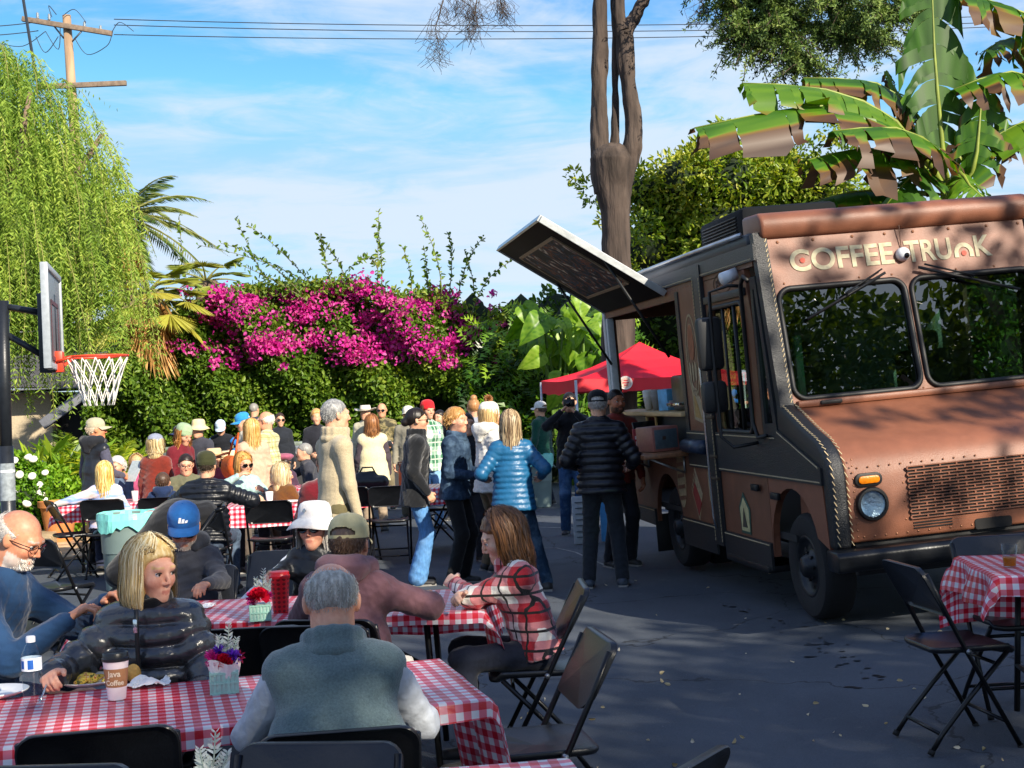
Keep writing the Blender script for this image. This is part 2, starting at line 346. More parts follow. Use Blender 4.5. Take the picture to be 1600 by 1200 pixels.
def hand(S, w, f, n, s, curl, h, sc=1.0):
    """palm and five fingers; f along the hand, n out of the palm, s +1 for a right hand"""
    f = un(f); n = un(n - f * (n @ f)); l = np.cross(f, n) * s; lo = h > .011; mn = .62 * h; cf = [curl] * 4 if np.isscalar(curl) else curl
    for i in range(4):
        o = l * (.031 - .0205 * i) * sc; p = w + f * (.09 - .006 * abs(i - 1)) * sc + o; S.cap(w + f * .012 + o * .55, p, max(.0125, mn), max(.0112, mn), .012)
        d = f.copy(); m = n.copy(); r = max(.0086, mn); a = math.radians(12 + 60 * cf[i])
        for j, ln in enumerate((.043, .027, .021)):
            d, m = d * math.cos(a) + m * math.sin(a), m * math.cos(a) - d * math.sin(a); q = p + d * ln * (.95, 1.06, 1.0, .8)[i] * sc
            S.cap(p, q, r, r * .92, .004 if not lo else .01); p = q; r *= .94; a = math.radians(8 + 55 * cf[i])
    b = w + f * .022 * sc + l * .022; d = un(f * .62 + l * .62 + n * .35); q = b + d * .047 * sc
    S.cap(b, q, max(.0135, mn), max(.0105, mn), .014); d = un(f * .85 + l * .1 + n * (.3 + .3 * cf[0])); S.cap(q, q + d * .034 * sc, max(.0102, mn), max(.0085, mn), .006)
HC0 = nv(0, -.014, .028)
def strands(hp, HF, n, ln, col_mat, parent, seed, width=.005, style='long', wave=.006, vol=.0, down=None, bangs=False, pmin=.05):
    g = np.random.default_rng(seed); V = []; nseg = 9
    side = np.where(g.random(n) < .5, -1, 1); al = g.random(n) ** .8 * math.pi; p0 = g.random(n) * (.95 - pmin if pmin < .9 else .3) + pmin; lay = 1 + g.random(n) ** 1.5 * (.16 + vol); L = ln * (.62 + .42 * g.random(n) ** .8); ph = g.random(n) * 6.28; g2 = g.random(n)
    rx, ry, rz = .083, .100, .097; pts = []
    arc = np.maximum(.12, (1.75 - p0)) * .09; tot = arc + L
    dn = np.array([0, 0, -1.0]) if down is None else HF.T @ np.asarray(down)
    for j in range(nseg):
        sj = tot * j / (nseg - 1); on = np.minimum(sj / .09, 1.75 - p0); phi = p0 + on; over = np.maximum(0, sj - arc)
        amin = np.minimum(.98 if style == 'bob' else 1.12, 1.7 * np.maximum(phi - .15, 0)); a = np.maximum(al, amin)
        if bangs: a = np.where(al < .75, al, a)
        r = np.stack([side * rx * np.sin(phi) * np.sin(a), ry * np.sin(phi) * np.cos(a), rz * np.cos(phi)], 1) * lay[:, None]
        q = HC0 + r + over[:, None] * dn
        if bangs:
            pb = np.minimum(phi, .75 + .35 * g2); a2 = al + side * 0 + .55 * (pb - .1); rb = np.stack([side * rx * np.sin(pb) * np.sin(a2), ry * np.sin(pb) * np.cos(a2), rz * np.cos(pb)], 1) * (1.03 * lay)[:, None]; q = np.where((al < .75)[:, None], HC0 + rb, q)
        if style == 'bob':
            e = np.clip((over - ln * .45) / (ln * .55 + 1e-6), 0, 1); q[:, :2] *= (1 + .05 * np.sin(np.clip(over / (ln + 1e-6), 0, 1) * 2.6) - .30 * e ** 2)[:, None]
        else: q[:, 1] -= np.where(q[:, 1] > .0, over * .10, over * -.02)
        fly = np.where(g2 > .95, 2.6, 1); wv = wave * fly * np.sin(over * (38 if wave > .008 else 22) + ph) * np.clip(over * 12, 0, 1); q[:, 0] += wv; q[:, 1] += wv * .7 * np.cos(ph); pts.append(q)
    P = np.stack(pts, 1); C = P - HC0; sd_ = unit(np.cross(unit(np.gradient(P, axis=1)), unit(C))); wd = width * np.linspace(1, .55, nseg)[None, :, None]
    A = (P + sd_ * wd * .5) @ HF.T + hp; B = (P - sd_ * wd * .5) @ HF.T + hp
    v = np.stack([A, B], 2).reshape(-1, 3); b = (np.arange(n) * nseg * 2)[:, None] + (np.arange(nseg - 1) * 2)[None]; b = b.reshape(-1)
    f = np.stack([b, b + 1, b + 3, b + 2], 1)
    return np_mesh('hair_strands', v, f, col_mat, parent, attr=np.repeat(g.random(n), nseg * 2))
def xf(mb, hp, HF, sc=1.0):
    mb.v = [tuple(hp + HF @ (np.array(p) * sc)) for p in mb.v]; return mb
def hat(kind, hp, HF, m, parent, m2=None):
    mb = MB()
    if kind == 'cap':
        pr = [(.0925, .028), (.0935, .036), (.094, .042)] + [(.094 - 3.3 * max(0, z - .05) ** 2 - .02 * max(0, z - .05), z) for z in [.042 + .0035 * i for i in range(1, 12)]] + [(.0865, .088), (.080, .104), (.058, .124), (.03, .134), (.0, .137)]
        mb.lathe(pr, 80, (0, -.012, 0), .93, 1.12, cap=False, skip=lambda i, k: i >= 2 and ((k - 39.5) / 9.4) ** 2 + ((pr[i][1] - .042) / .034) ** 2 < 1); nb = 11; v = []; f = []
        for i in range(nb):
            a = -1.25 + 2.5 * i / (nb - 1)
            for j, t in enumerate((0, .5, 1)):
                e = .078 * t * math.cos(a) ** .6 if abs(a) < 1.57 else 0; v.append((.087 * math.sin(a), .104 * math.cos(a) - .012 + e, .036 - .010 * t - .020 * t * abs(math.sin(a)) ** 2 - .012 * math.sin(a) ** 2))
        v += [(p[0], p[1], p[2] - .004) for p in v]; q = nb * 3
        for i in range(nb - 1):
            for j in range(2): a = i * 3 + j; f += [(a, a + 3, a + 4, a + 1), (q + a, q + a + 1, q + a + 4, q + a + 3)]
            a = i * 3 + 2; f.append((a, a + 3, q + a + 3, q + a))
        o = xf(mb, hp, HF).obj('cap', m, parent, smooth=True); b = MB().add(v, f); xf(b, hp, HF).obj('cap_brim', m2 or m, o, smooth=True)
        bt = MB().lathe([(.006, .135), (.006, .139), (.0, .141)], 8, (0, -.012, 0)); xf(bt, hp, HF).obj('cap_button', m2 or m, o); return o
    if kind in ('beanie', 'pompom'):
        pr = [(.094, .012), (.100, .018), (.101, .05), (.097, .055), (.099, .075), (.088, .112), (.06, .136), (.025, .146), (0, .147)]; mb.lathe(pr, 28, (0, -.014, 0), .92, 1.06, cap=False)
        o = xf(mb, hp, HF).obj('beanie', m, parent, smooth=True)
        return o
    if kind == 'bucket':
        pr = [(.158, .000), (.162, .003), (.128, .036), (.0985, .056), (.097, .062), (.092, .11), (.082, .135), (.06, .147), (.03, .151), (0, .152)]; mb.lathe(pr, 32, (0, -.012, 0), .95, 1.06, cap=False)
        mb.v = [(p[0], p[1], p[2] + (.008 * math.sin(3 * math.atan2(p[0], p[1]) + 1) if p[2] < .02 else 0)) for p in mb.v]; return xf(mb, hp, HF).obj('bucket_hat', m, parent, smooth=True)
    if kind == 'wide':
        pr = [(.185, .046), (.188, .05), (.12, .040), (.0985, .047), (.094, .06), (.088, .12), (.078, .134), (.04, .126), (0, .118)]; mb.lathe(pr, 32, (0, -.012, 0), .95, 1.06, cap=False)
        mb.v = [(p[0], p[1], p[2] + (.9 * max(0, abs(p[0]) - .09) ** 1.3 if p[2] < .055 else 0)) for p in mb.v]; o = xf(mb, hp, HF).obj('brimmed_hat', m, parent, smooth=True)
        b = MB().lathe([(.0975, .05), (.0985, .066)], 28, (0, -.012, 0), .955, 1.065, cap=False); xf(b, hp, HF).obj('hat_band', m2 or m, o); return o
    if kind == 'beret':
        mb.lathe([(.088, .035), (.098, .045), (.125, .07), (.128, .085), (.10, .108), (.05, .118), (0, .12)], 28, (.012, -.02, 0), .95, 1.02, cap=False); return xf(mb, hp, HF).obj('beret', m, parent, smooth=True)
def glasses(hp, HF, parent, sun=True, col='#0c0c0e'):
    fr = mat('frame' + col, col, .25, .05); mb = MB()
    lens = [(1, .021), (.86, .028), (.55, .03), (0, .0)]
    o = None
    rim = MB()
    for s in (-1, 1):
        c = Vector((s * .034, .099, .0)); pts = [c + Vector((.0265 * math.cos(t), -.010 * (math.cos(t) * s) ** 2 * (1 if math.cos(t) * s > 0 else .1), (.0205 if math.sin(t) < 0 else .016) * math.sin(t))) for t in [i * math.pi / 8 for i in range(16)]]
        rim.tube(pts, .0024 if sun else .0017, 5, closed=True); rim.tube([c + Vector((s * .026, -.009, .006)), (s * .078, .06, .008), (s * .08, -.005, .002)], .0022, 5)
        mb.add(pts, [tuple(range(16))])
    rim.tube([(-.009, .102, .004), (.009, .102, .004)], .0022, 5)
    o = xf(rim, hp, HF).obj('sunglasses' if sun else 'eyeglasses', fr, parent, smooth=True)
    lm = mat('dark_lens', '#0a0b0d', .08, .02, spec=.7) if sun else glassmat('clear_lens', '#ffffff', 1.4, .97)
    xf(mb, hp, HF).obj('lens', lm, o)
def person(label, px, py, Y, face, H=None, pose='stand', lean=4, twist=0, yaw=0, pitch=0, tilt=0, fem=False, fat=1.0, skin='#d9a384', top=('#333333', 'plain'), kind='jacket', thick=.022, hem=.13,
           legs=('#2b2f3a', 'plain'), shoes='#2a2a2a', hair=None, hat_=None, eye=None, beard=None, R_=None, L_=None, rp=None, lp=None, curl=(.35, .35), vest=None, hood=None, collar=None, lod=1, seed=0, feet=None, hands=True, x=None, y=None, z=None,
           seat=.45, bodyhide=False, knee=None, puff=0, rn=None, ln=None, group=None, folds=1.0, elder=False, headsc=1.0, split=0.0, bare=None):
    """px, py: where the crown of the head shows; Y: distance; face: heading in degrees (0 away from the camera, 90 to the left, 180 to the camera, -90 to the right)"""
    p = W(px, py, Y); X = p.x if x is None else x; Yw = Y if y is None else y
    if H is None:                       # body size from the measured height of the crown
        hz = p.z - ground(X, Yw) - (.035 if hat_ else .012); ca = math.cos(R(lean))
        H = hz / (.945 / 1.75 + .525 / 1.75 * ca + .148 / 1.75 + .11 / hz * 0 + .065) if pose == 'stand' else (hz - seat - .095 - .11) / (.525 * ca + .146) * 1.75
        if pose == 'sit': H0 = H; H = min(1.95, max(1.15, H)); seat = seat + (H0 - H) / 1.75 * (.525 * ca + .146)
    s = H / 1.75; hgrid = {0: .0058, 1: .010, 2: .0165}[lod]; up0 = nv(0, 0, 1)
    Tm = rotm('Z', -twist) @ rotm('X', -lean); up = Tm @ up0; rt = Tm @ nv(1, 0, 0); fw = Tm @ nv(0, 1, 0)
    P = nv(0, 0, .945 * s) if pose == 'stand' else nv(0, 0, seat + .095)
    N_ = P + up * .525 * s; hpit = rotm('Z', yaw) @ rotm('X', -pitch) @ rotm('Y', tilt)
    HF = hpit * headsc; nk = un(up * .6 + (hpit @ nv(0, .12, 1)) * .5); hp = N_ + nk * .148 * s
    # slide the figure so that the crown, not the feet, stands where it was measured
    off = hp + hpit @ nv(0, 0, .11); rz = R(face); c_, s_ = math.cos(rz), math.sin(rz)
    if x is None: X = X - (off[0] * c_ - off[1] * s_)
    if y is None: Yw = Yw - (off[0] * s_ + off[1] * c_)
    z0 = ground(X, Yw) if z is None else z
    root = empty('person', (X, Yw, z0), rz, label, 'person', group)
    sw = (.140 if fem else .163) * s; S = {1: P + up * .440 * s + rt * sw - fw * .008, -1: P + up * .440 * s - rt * sw - fw * .008}
    hw = .084 * s; hip = {q: P + nv(q * hw, 0, -.03) for q in (1, -1)}
    kn, an = {}, {}
    for q in (1, -1):
        if pose == 'stand':
            fo = (feet or {}).get(q, nv(q * .11, -.01 * q, 0)); an[q] = nv(*fo[:2], .085 * s); kn[q], an[q] = ik(hip[q], an[q], .425 * s, .43 * s, nv(0, 1, 0))
        else:
            ko = (knee or {}).get(q, nv(q * .13, .44 * s, seat + .075)); kn[q] = nv(*ko); fo = (feet or {}).get(q, nv(q * .13, .40 * s, 0)); an[q] = nv(fo[0], fo[1], .085)
    el, wr = {}, {}; tg = {1: R_, -1: L_}
    for q in (1, -1):
        t = tg[q]
        if t is None: t = (S[q] + nv(q * .075, .05, -.52 * s)) if pose == 'stand' else nv(q * .17, .34 * s, seat + .17)
        t = np.array(t, float); po = {1: rp, -1: lp}[q]; po = nv(q * .5, -.7, -.45) if po is None else nv(*po); el[q], wr[q] = ik(S[q], t, .285 * s, .25 * s, po)
    # ---------- body: one continuous surface
    B = Sdf(); k = .03; sl = .82 if not bare else 1
    B.cap(P + up * -.02, P + up * .22 * s, .098 * s * sl, .092 * s * sl, k, rt, 1.42); B.cap(P + up * .22 * s, P + up * .40 * s, .100 * s * sl, .098 * s * sl, .04, rt, 1.4); B.cap(S[-1] * .92 + S[1] * .08, S[1] * .92 + S[-1] * .08, .05 * s * sl, None, .05)
    B.cap(N_ - up * .06, hp + hpit @ nv(0, -.034, -.045), .058 * s if not fem else .049 * s, .051 * s if not fem else .042 * s, .025)
    for q in (1, -1):
        B.cap(S[q], el[q], .042 * s * sl, .036 * s * sl, .03); B.cap(el[q], wr[q], .036 * s, .026 * s, .02); B.cap(hip[q], kn[q], .07 * s * sl, .05 * s * sl, .05); B.cap(kn[q], an[q], .05 * s * sl, .034 * s, .02); B.cap(an[q] + nv(0, -.02, -.05), an[q] + nv(q * .01, .13, -.062), .024, .02, .02)
        if hands:
            f = un(wr[q] - el[q]); nn = {1: rn, -1: ln}[q]; nn = nv(-q * .9, 0, -.2) if nn is None else nv(*nn); hf = f
            if isinstance(curl, dict): pass
            hand(B, wr[q], hf, nn, q, curl[0 if q == 1 else 1], hgrid, .98 * s if not fem else .9 * s)
    G = lambda *a: hp + HF @ nv(*a)
    hs = headsc; dl = lod == 2
    B.ell(G(0, -.012, .025), hpit, nv(.0735, .092, .087) * hs, .02); B.ell(G(0, .018, -.030), hpit, nv(.061 if not fem else .0555, .066, .084) * hs, .03); B.ell(G(0, .058, -.094), hpit, nv(.032 if not fem else .023, .028, .024) * hs, .04)
    for q in (1, -1):
        B.ell(G(q * .036, .056, -.028), hpit, nv(.023, .024, .022) * hs, .03)
        if not fem: B.ell(G(q * .043, .018, -.072), hpit, nv(.017, .028, .026) * hs, .03)
        if not dl: B.cap(G(q * .031, .108, .000), G(q * .034, .099, .000), .011 * hs, .013 * hs, .014, op='s')
        B.ell(G(q * .0765, -.008, -.006), hpit @ rotm('Z', q * 22) @ rotm('X', 12), nv(.010, .019, .031) * hs, .006)
    B.cap(G(-.034, .080, .021), G(.034, .080, .021), .012 * hs, None, .02); nz = .85 if fem else 1; B.cap(G(0, .087, .010), G(0, .097, -.012), .0062 * hs, .0070 * hs, .012); B.cap(G(0, .097, -.012), G(0, .098 + .009 * nz, -.031), .0070 * hs, .0088 * nz * hs, .010)
    for q in (1, -1): B.ell(G(q * .0100, .0935, -.0365), hpit, nv(.0072, .008, .0065) * hs, .008)
    if not dl:
        B.cap(G(-.016, .0800, -.0630), G(.016, .0800, -.0630), .0062 * hs, None, .010); B.cap(G(-.013, .0800, -.0730), G(.013, .0800, -.0730), .0066 * hs, None, .010); B.cap(G(-.021, .0905, -.0680), G(.021, .0905, -.0680), .0026, None, .006, op='s')
    V, F = B.build(hgrid)
    hl = (V - hp) @ HF / hs ** 2; base = np.array(lin(skin)); C = np.tile(np.append(base, 1), (len(V), 1)); ih = (np.abs(hl) < .16).all(1)
    def paint(mask, col, a): C[mask, :3] = C[mask, :3] * (1 - a) + np.array(lin(col)) * a
    hx, hy, hz = hl[:, 0], hl[:, 1], hl[:, 2]
    paint(ih & (hy > .04) & (np.hypot(np.abs(hx) - .04, hz + .032) < .022), '#c8705c', .30); paint(ih & (hy > .1) & (np.hypot(hx, hz + .035) < .018), '#c8705c', .25)
    paint(ih & (hy > .07) & (np.abs(hx) < .020) & (np.abs(hz + .068) < .0085 - 8 * hx ** 2), '#a8463f' if fem else '#b0685a', .55 if fem else .35)
    hb = hair[1] if hair else '#4a3526'
    paint(ih & (hy > .06) & (np.abs(np.abs(hx) - .032) < .019) & (np.abs(hz - .025 + 4.0 * (np.abs(hx) - .032) ** 2) < (.0040 if lod < 2 else .009)), hb, .7)
    if elder: paint(ih & (hz > .05), '#c98a70', .35)
    if beard: paint(ih & (hy > .0) & (hz < -.048) & (np.abs(hx) < .075) & ~((np.abs(hx) < .02) & (np.abs(hz + .068) < .008)) & ~((hz > -.055) & (np.abs(hx) > .03) & (hy > .05)), beard, .75)
    np_mesh('body', V, F, skin_mat(), root, col=C)
    if lod < 2:
        ew = mat('eye_white', '#e8e2dc', .2, .02)
        for q in (1, -1):
            if eye == 'sun': break
            e = MB(); c = Vector((q * .0315, .0772, .0005)); e.lathe([(.0115 * math.sin(math.pi * i / 8), -.0115 * math.cos(math.pi * i / 8)) for i in range(9)], 12, c); eo = xf(e, hp, HF).obj('eye', ew, root, smooth=True)
            i_ = MB(); i_.lathe([(.0, .0), (.0045, -.0006), (.0058, -.002)], 12); i_.v = [(p_[0] + c.x, p_[2] + c.y + .0122, p_[1] + c.z - .0008) for p_ in i_.v]; xf(i_, hp, HF).obj('iris', mat('iris', '#2a2018', .15, .1), eo)
            li = MB(); pts = [c + Vector((.0145 * math.cos(t), .0115 - .005 * math.cos(t) ** 2, .0046 * math.sin(t) + .0005)) for t in [math.pi * i / 8 for i in range(9)]]; li.tube(pts, [.001, .002, .0025, .0027, .0027, .0027, .0025, .002, .001], 5); xf(li, hp, HF).obj('eyelid', mat('lash', '#3a2a22', .6, .1), eo, smooth=True)
    # ---------- trousers, shoes
    Q = Sdf(); lt = .017; hem_up = up if pose == 'stand' else up0
    Q.cap(P + nv(0, 0, -.02), P + up * .10, .098 * s * fat + lt, .088 * s * fat + lt, .03, nv(1, 0, 0), 1.34)
    for q in (1, -1):
        Q.cap(hip[q], kn[q], .074 * s * fat ** .5 + lt, .053 * s + lt, .05); Q.cap(kn[q], an[q] + nv(0, -.005, .0), .054 * s + lt, .046 * s + lt + split, .03)
    Q.clip(P + up * .12, up)
    lm = cloth(*legs); V, F = Q.build(max(hgrid, .008), (.010 * folds, 36, seed + 3) if lod < 2 else None); np_mesh('trousers', V, F, lm, root)
    sm = mat('shoe' + shoes, shoes, .55, .2, 30, .2)
    for q in (1, -1):
        a = an[q]; Z = Sdf(); Z.cap(a + nv(0, -.045, -.045), a + nv(q * .012, .125, -.058), .040, .034, .02, nv(1, 0, 0), 1.18); Z.cap(a + nv(0, -.01, .0), a + nv(0, -.015, -.04), .043, .043, .03); Z.clip(nv(0, 0, .006), nv(0, 0, -1))
        V, F = Z.build(max(.009, hgrid * .8)); np_mesh('shoe', V, F, sm, root)
        so_ = MB(); so_.ext([(a[0] + q * .004 + dx * .05, a[1] + dy) for dx, dy in ((-.75, -.085), (.75, -.085), (.95, .02), (1.0, .1), (.6, .16), (-.5, .16), (-.9, .1), (-.9, .02))], .016, Matrix.Translation((0, 0, .001))); so_.obj('sole', mat('sole', '#c9c6c0' if lod else '#8c8a86', .7), root)
    # ---------- the upper garment
    J = Sdf(); t = thick; f2 = fat
    da = None
    if puff:
        lam = puff; da = lambda sx: (.26 if lam > .052 else .15) * lam * (np.abs(np.sin(np.pi * sx / (lam * .95))) ** .7 - .6)
    if pose == 'sit': hem = min(hem, .045)
    hb_ = P - up * hem * s
    belly = .010 if fem else .016 * (f2 - .8) * 5
    J.cap(hb_, P + up * .20 * s, (.124 if fem else .117) * s * f2 + t, .092 * s * f2 + t, .03, rt, 1.46); J.cap(P + up * .20 * s, P + up * .385 * s, .096 * s * f2 + t, .092 * s * f2 ** .5 + t, .05, rt, 1.38 if not fem else 1.28)
    if f2 > 1.02: J.ell(P + up * .13 + fw * .03, Tm, nv(.15 * f2, .125 * f2, .16), .05)
    J.cap(S[-1] * .9 + S[1] * .1 - up * .01, S[1] * .9 + S[-1] * .1 - up * .01, .046 * s + t, None, .06)
    for q in (1, -1): J.cap(N_ - up * .028 * s, S[q] + up * .012, .046 * s + t * .7, .036 * s + t, .05)
    J.cap(N_ - up * .08, N_ - up * .03, .086 * s + t * .5, .062 * s + t * .4, .05)
    if fem: J.ell(P + up * .345 * s + fw * .062, Tm, nv(.125, .06, .07), .06)
    if puff: J.ribs(P, up, puff)
    J.clip(hb_, -up)
    arms = not (vest and vest[2] == 'bare')
    Jm = cloth(*top)
    def add_arms(K, tt):
        for q in (1, -1):
            cuff = wr[q] - un(wr[q] - el[q]) * .012
            K.cap(S[q] - up * .008, el[q], .047 * s + tt, .034 * s + tt, .035, disp=da); K.cap(el[q], cuff, .034 * s + tt, .025 * s + tt * .65, .02, disp=da)
            if puff or kind in ('hoodie', 'sweater'): K.cap(cuff - un(wr[q] - el[q]) * .03, cuff, .029 * s + tt * .6, .029 * s + tt * .5, .006)
    fd = (.013 * folds, 38, seed) if lod < 2 else (.010 * folds, 34, seed)
    if puff: fd = (.006, 48, seed) if lod < 2 else None
    if vest:
        V, F = J.build(max(hgrid, .007), (.007, 30, seed)); jo = np_mesh('vest', V, F, cloth(vest[0], vest[1]), root)
        K = Sdf(); add_arms(K, t * .8); K.cap(S[-1], S[1], .045 * s, None, .03); V, F = K.build(max(hgrid, .007), (.012, 42, seed + 1)); np_mesh('shirt_sleeves', V, F, Jm, root)
    else:
        add_arms(J, t); V, F = J.build(max(hgrid, .0062), fd); jo = np_mesh(kind, V, F, Jm, root)
    if hood:
        K = Sdf(); hc = cloth(*hood); pr = [(-.085, .055, .0), (-.112, -.03, .015), (-.075, -.105, .005), (0, -.135, -.012), (.075, -.105, .005), (.112, -.03, .015), (.085, .055, .0)]
        for i in range(len(pr) - 1):
            A_, B_ = [N_ + rt * q[0] * s + fw * (q[1] * s + .005) + up * (q[2] + .012) for q in (pr[i], pr[i + 1])]; ra = (.032, .046, .054, .058, .054, .046, .032); K.cap(A_, B_, ra[i] * s, ra[i + 1] * s, .03)
        K.cap(N_ - fw * .125 * s, N_ - fw * .13 * s - up * .10, .05 * s, .03, .05, rt, 1.9)
        V, F = K.build(max(hgrid, .007), (.010, 30, seed + 9)); np_mesh('hood', V, F, hc, root)
    if collar:
        K = Sdf(); cc = cloth(*collar[:2]); ch = collar[2] if len(collar) > 2 else .05; n = 12; rr = .082 * s if not fem else .074 * s; pp = []
        for i in range(n):
            a = 2 * math.pi * i / n; dip = .6 * max(0, math.cos(a)) ** 2 * ch if len(collar) > 3 else 0; pp.append((rt * math.sin(a) * rr + fw * math.cos(a) * rr * 1.05, ch - dip))
        for i in range(n):
            (a, ha), (b, hb2) = pp[i], pp[(i + 1) % n]
            K.cap(N_ + a - up * .03, N_ + b - up * .03, .026, None, .02); K.cap(N_ + a * 1.02 + up * (ha * .6 - .01), N_ + b * 1.02 + up * (hb2 * .6 - .01), .017, None, .02); K.cap(N_ + a * 1.06 + up * ha, N_ + b * 1.06 + up * hb2, .013, None, .02)
        V, F = K.build(max(hgrid, .007)); np_mesh('collar', V, F, cc, root)
    # ---------- hair
    if hair and hair[0] != 'none':
        st, hc = hair[0], hair[1]; hm = hair_mat(hc, hair[2] if len(hair) > 2 and isinstance(hair[2], str) else None); L = hair[3] if len(hair) > 3 else .25; K = Sdf(); hr = max(hgrid, .0075)
        vol = 1.0 + (.10 if not hat_ and st in ('curly', 'bob', 'pixie') else 0)
        K.ell(G(*(HC0 + nv(0, -.004, .002))), hpit, nv(.081 * vol, .099 * vol, .094 * vol) * hs, .01)
        dn = un(hpit @ nv(0, -.794, 1.0)); K.clip(G(0, .078, .062), -dn)
        if hat_: K.clip(G(0, 0, .078), hpit @ nv(0, 0, 1))
        if st == 'fringe': K.clip(G(0, -.02, .040), un(hpit @ nv(0, .35, 1.0)))
        if st in ('long', 'bob', 'curly', 'ponytail') and st != 'ponytail':
            dv = un(hpit @ nv(0, 0, -1) + nv(0, 0, -1.5)) if st != 'bob' else hpit @ nv(0, 0, -1); LL = L * .78 + .04
            K.cap(G(0, -.052, .01), G(0, -.062, .0) + dv * LL, .052, .048, .03, hpit @ nv(1, 0, 0), 1.5)
            fo = .018 if st == 'bob' else .0
            for q in (1, -1): K.cap(G(q * .057, -.012 + fo, .02), G(q * .062, -.022 + fo * 1.3, .0) + dv * LL * .86, .032, .026, .03)
        if st == 'ponytail': K.cap(G(0, -.09, .04), G(0, -.125, .02), .025, .03, .02); K.cap(G(0, -.125, .02), G(0, -.135, -.15), .032, .016, .02)
        if st == 'bun': K.ell(G(0, -.05, .125), hpit, nv(.045, .045, .042), .015)
        if st == 'low_bun': K.ell(G(0, -.115, -.01), hpit, nv(.045, .04, .042), .015)
        V, F = K.build(hr, (.007 if st not in ('curly',) else .016, 95 if lod < 2 else 60, seed + 5)); ho = np_mesh('hair', V, F, hm, root, attr=np.full(len(V), .3))
        if st in ('long', 'bob', 'curly') and lod < 2:
            strands(hp, HF, (1500 if lod == 0 else 420), L, hm, ho, seed, .0042 if lod == 0 else .008, 'bob' if st == 'bob' else 'long', .016 if st == 'curly' else (.008 if st == 'long' else .003), .12 if st == 'curly' else .05, None if st == 'bob' else un(hpit @ nv(0, 0, -1) + nv(0, 0, -1.2)), bangs=(st == 'bob'), pmin=1.12 if hat_ else .05)
        if st in ('short', 'fringe', 'pixie') and lod < 2:
            n = 5200 if lod == 0 else 1200; g = np.random.default_rng(seed + 2); d = unit(g.normal(size=(n, 3))); q = HC0 + d * nv(.081, .099, .094) * vol
            okm = (q[:, 2] < (.034 if hat_ else 9)) & (q[:, 2] - (.062 + (q[:, 1] - .078) * .794) > .003)
            if st == 'fringe': okm &= (q[:, 2] < .052 - .35 * q[:, 1])
            q, d = q[okm], d[okm]; tg_ = unit(d * .06 + nv(0, -.5, -.8) + g.normal(size=d.shape) * .17)
            tri_leaves(q @ HF.T + hp, tg_ @ HF.T, .020 * {'pixie': 1.9, 'fringe': .7}.get(st, 1), .10 if lod == 0 else .22, None, 'hair_strands', hm, ho)
    if beard and lod < 2:
        n = 900; g = np.random.default_rng(seed + 4); q = np.stack([g.uniform(-.05, .05, n), np.zeros(n), g.uniform(-.115, -.05, n)], 1); q[:, 1] = .092 - 9 * q[:, 0] ** 2 - 4.5 * np.maximum(0, -.09 - q[:, 2]) + .0 * q[:, 2]; q = q[~((np.abs(q[:, 0]) < .02) & (np.abs(q[:, 2] + .068) < .009))]
        q[:, 1] -= .012; tri_leaves(q @ HF.T + hp, (np.tile(nv(0, .5, -.8), (len(q), 1)) + g.normal(size=q.shape) * .3) @ HF.T, .02, .14, None, 'beard', hair_mat(beard), root)
    if hat_: hat(hat_[0], hp, HF, cloth(hat_[1]), root, cloth(hat_[2]) if len(hat_) > 2 else None)
    if hat_ and hat_[0] == 'pompom':
        o = leaves(np.tile(G(0, -.014, .168), (500, 1)), rng.normal(size=(500, 3)), .05, .16, name='pompom', mat_=hair_mat('#b98a5e'), parent=root)
    if eye: glasses(hp, HF, root, eye == 'sun')
    info = dict(root=root, hp=hp, HF=HF, N=N_, P=P, up=up, rt=rt, fw=fw, wr=wr, el=el, S=S, s=s)
    return info
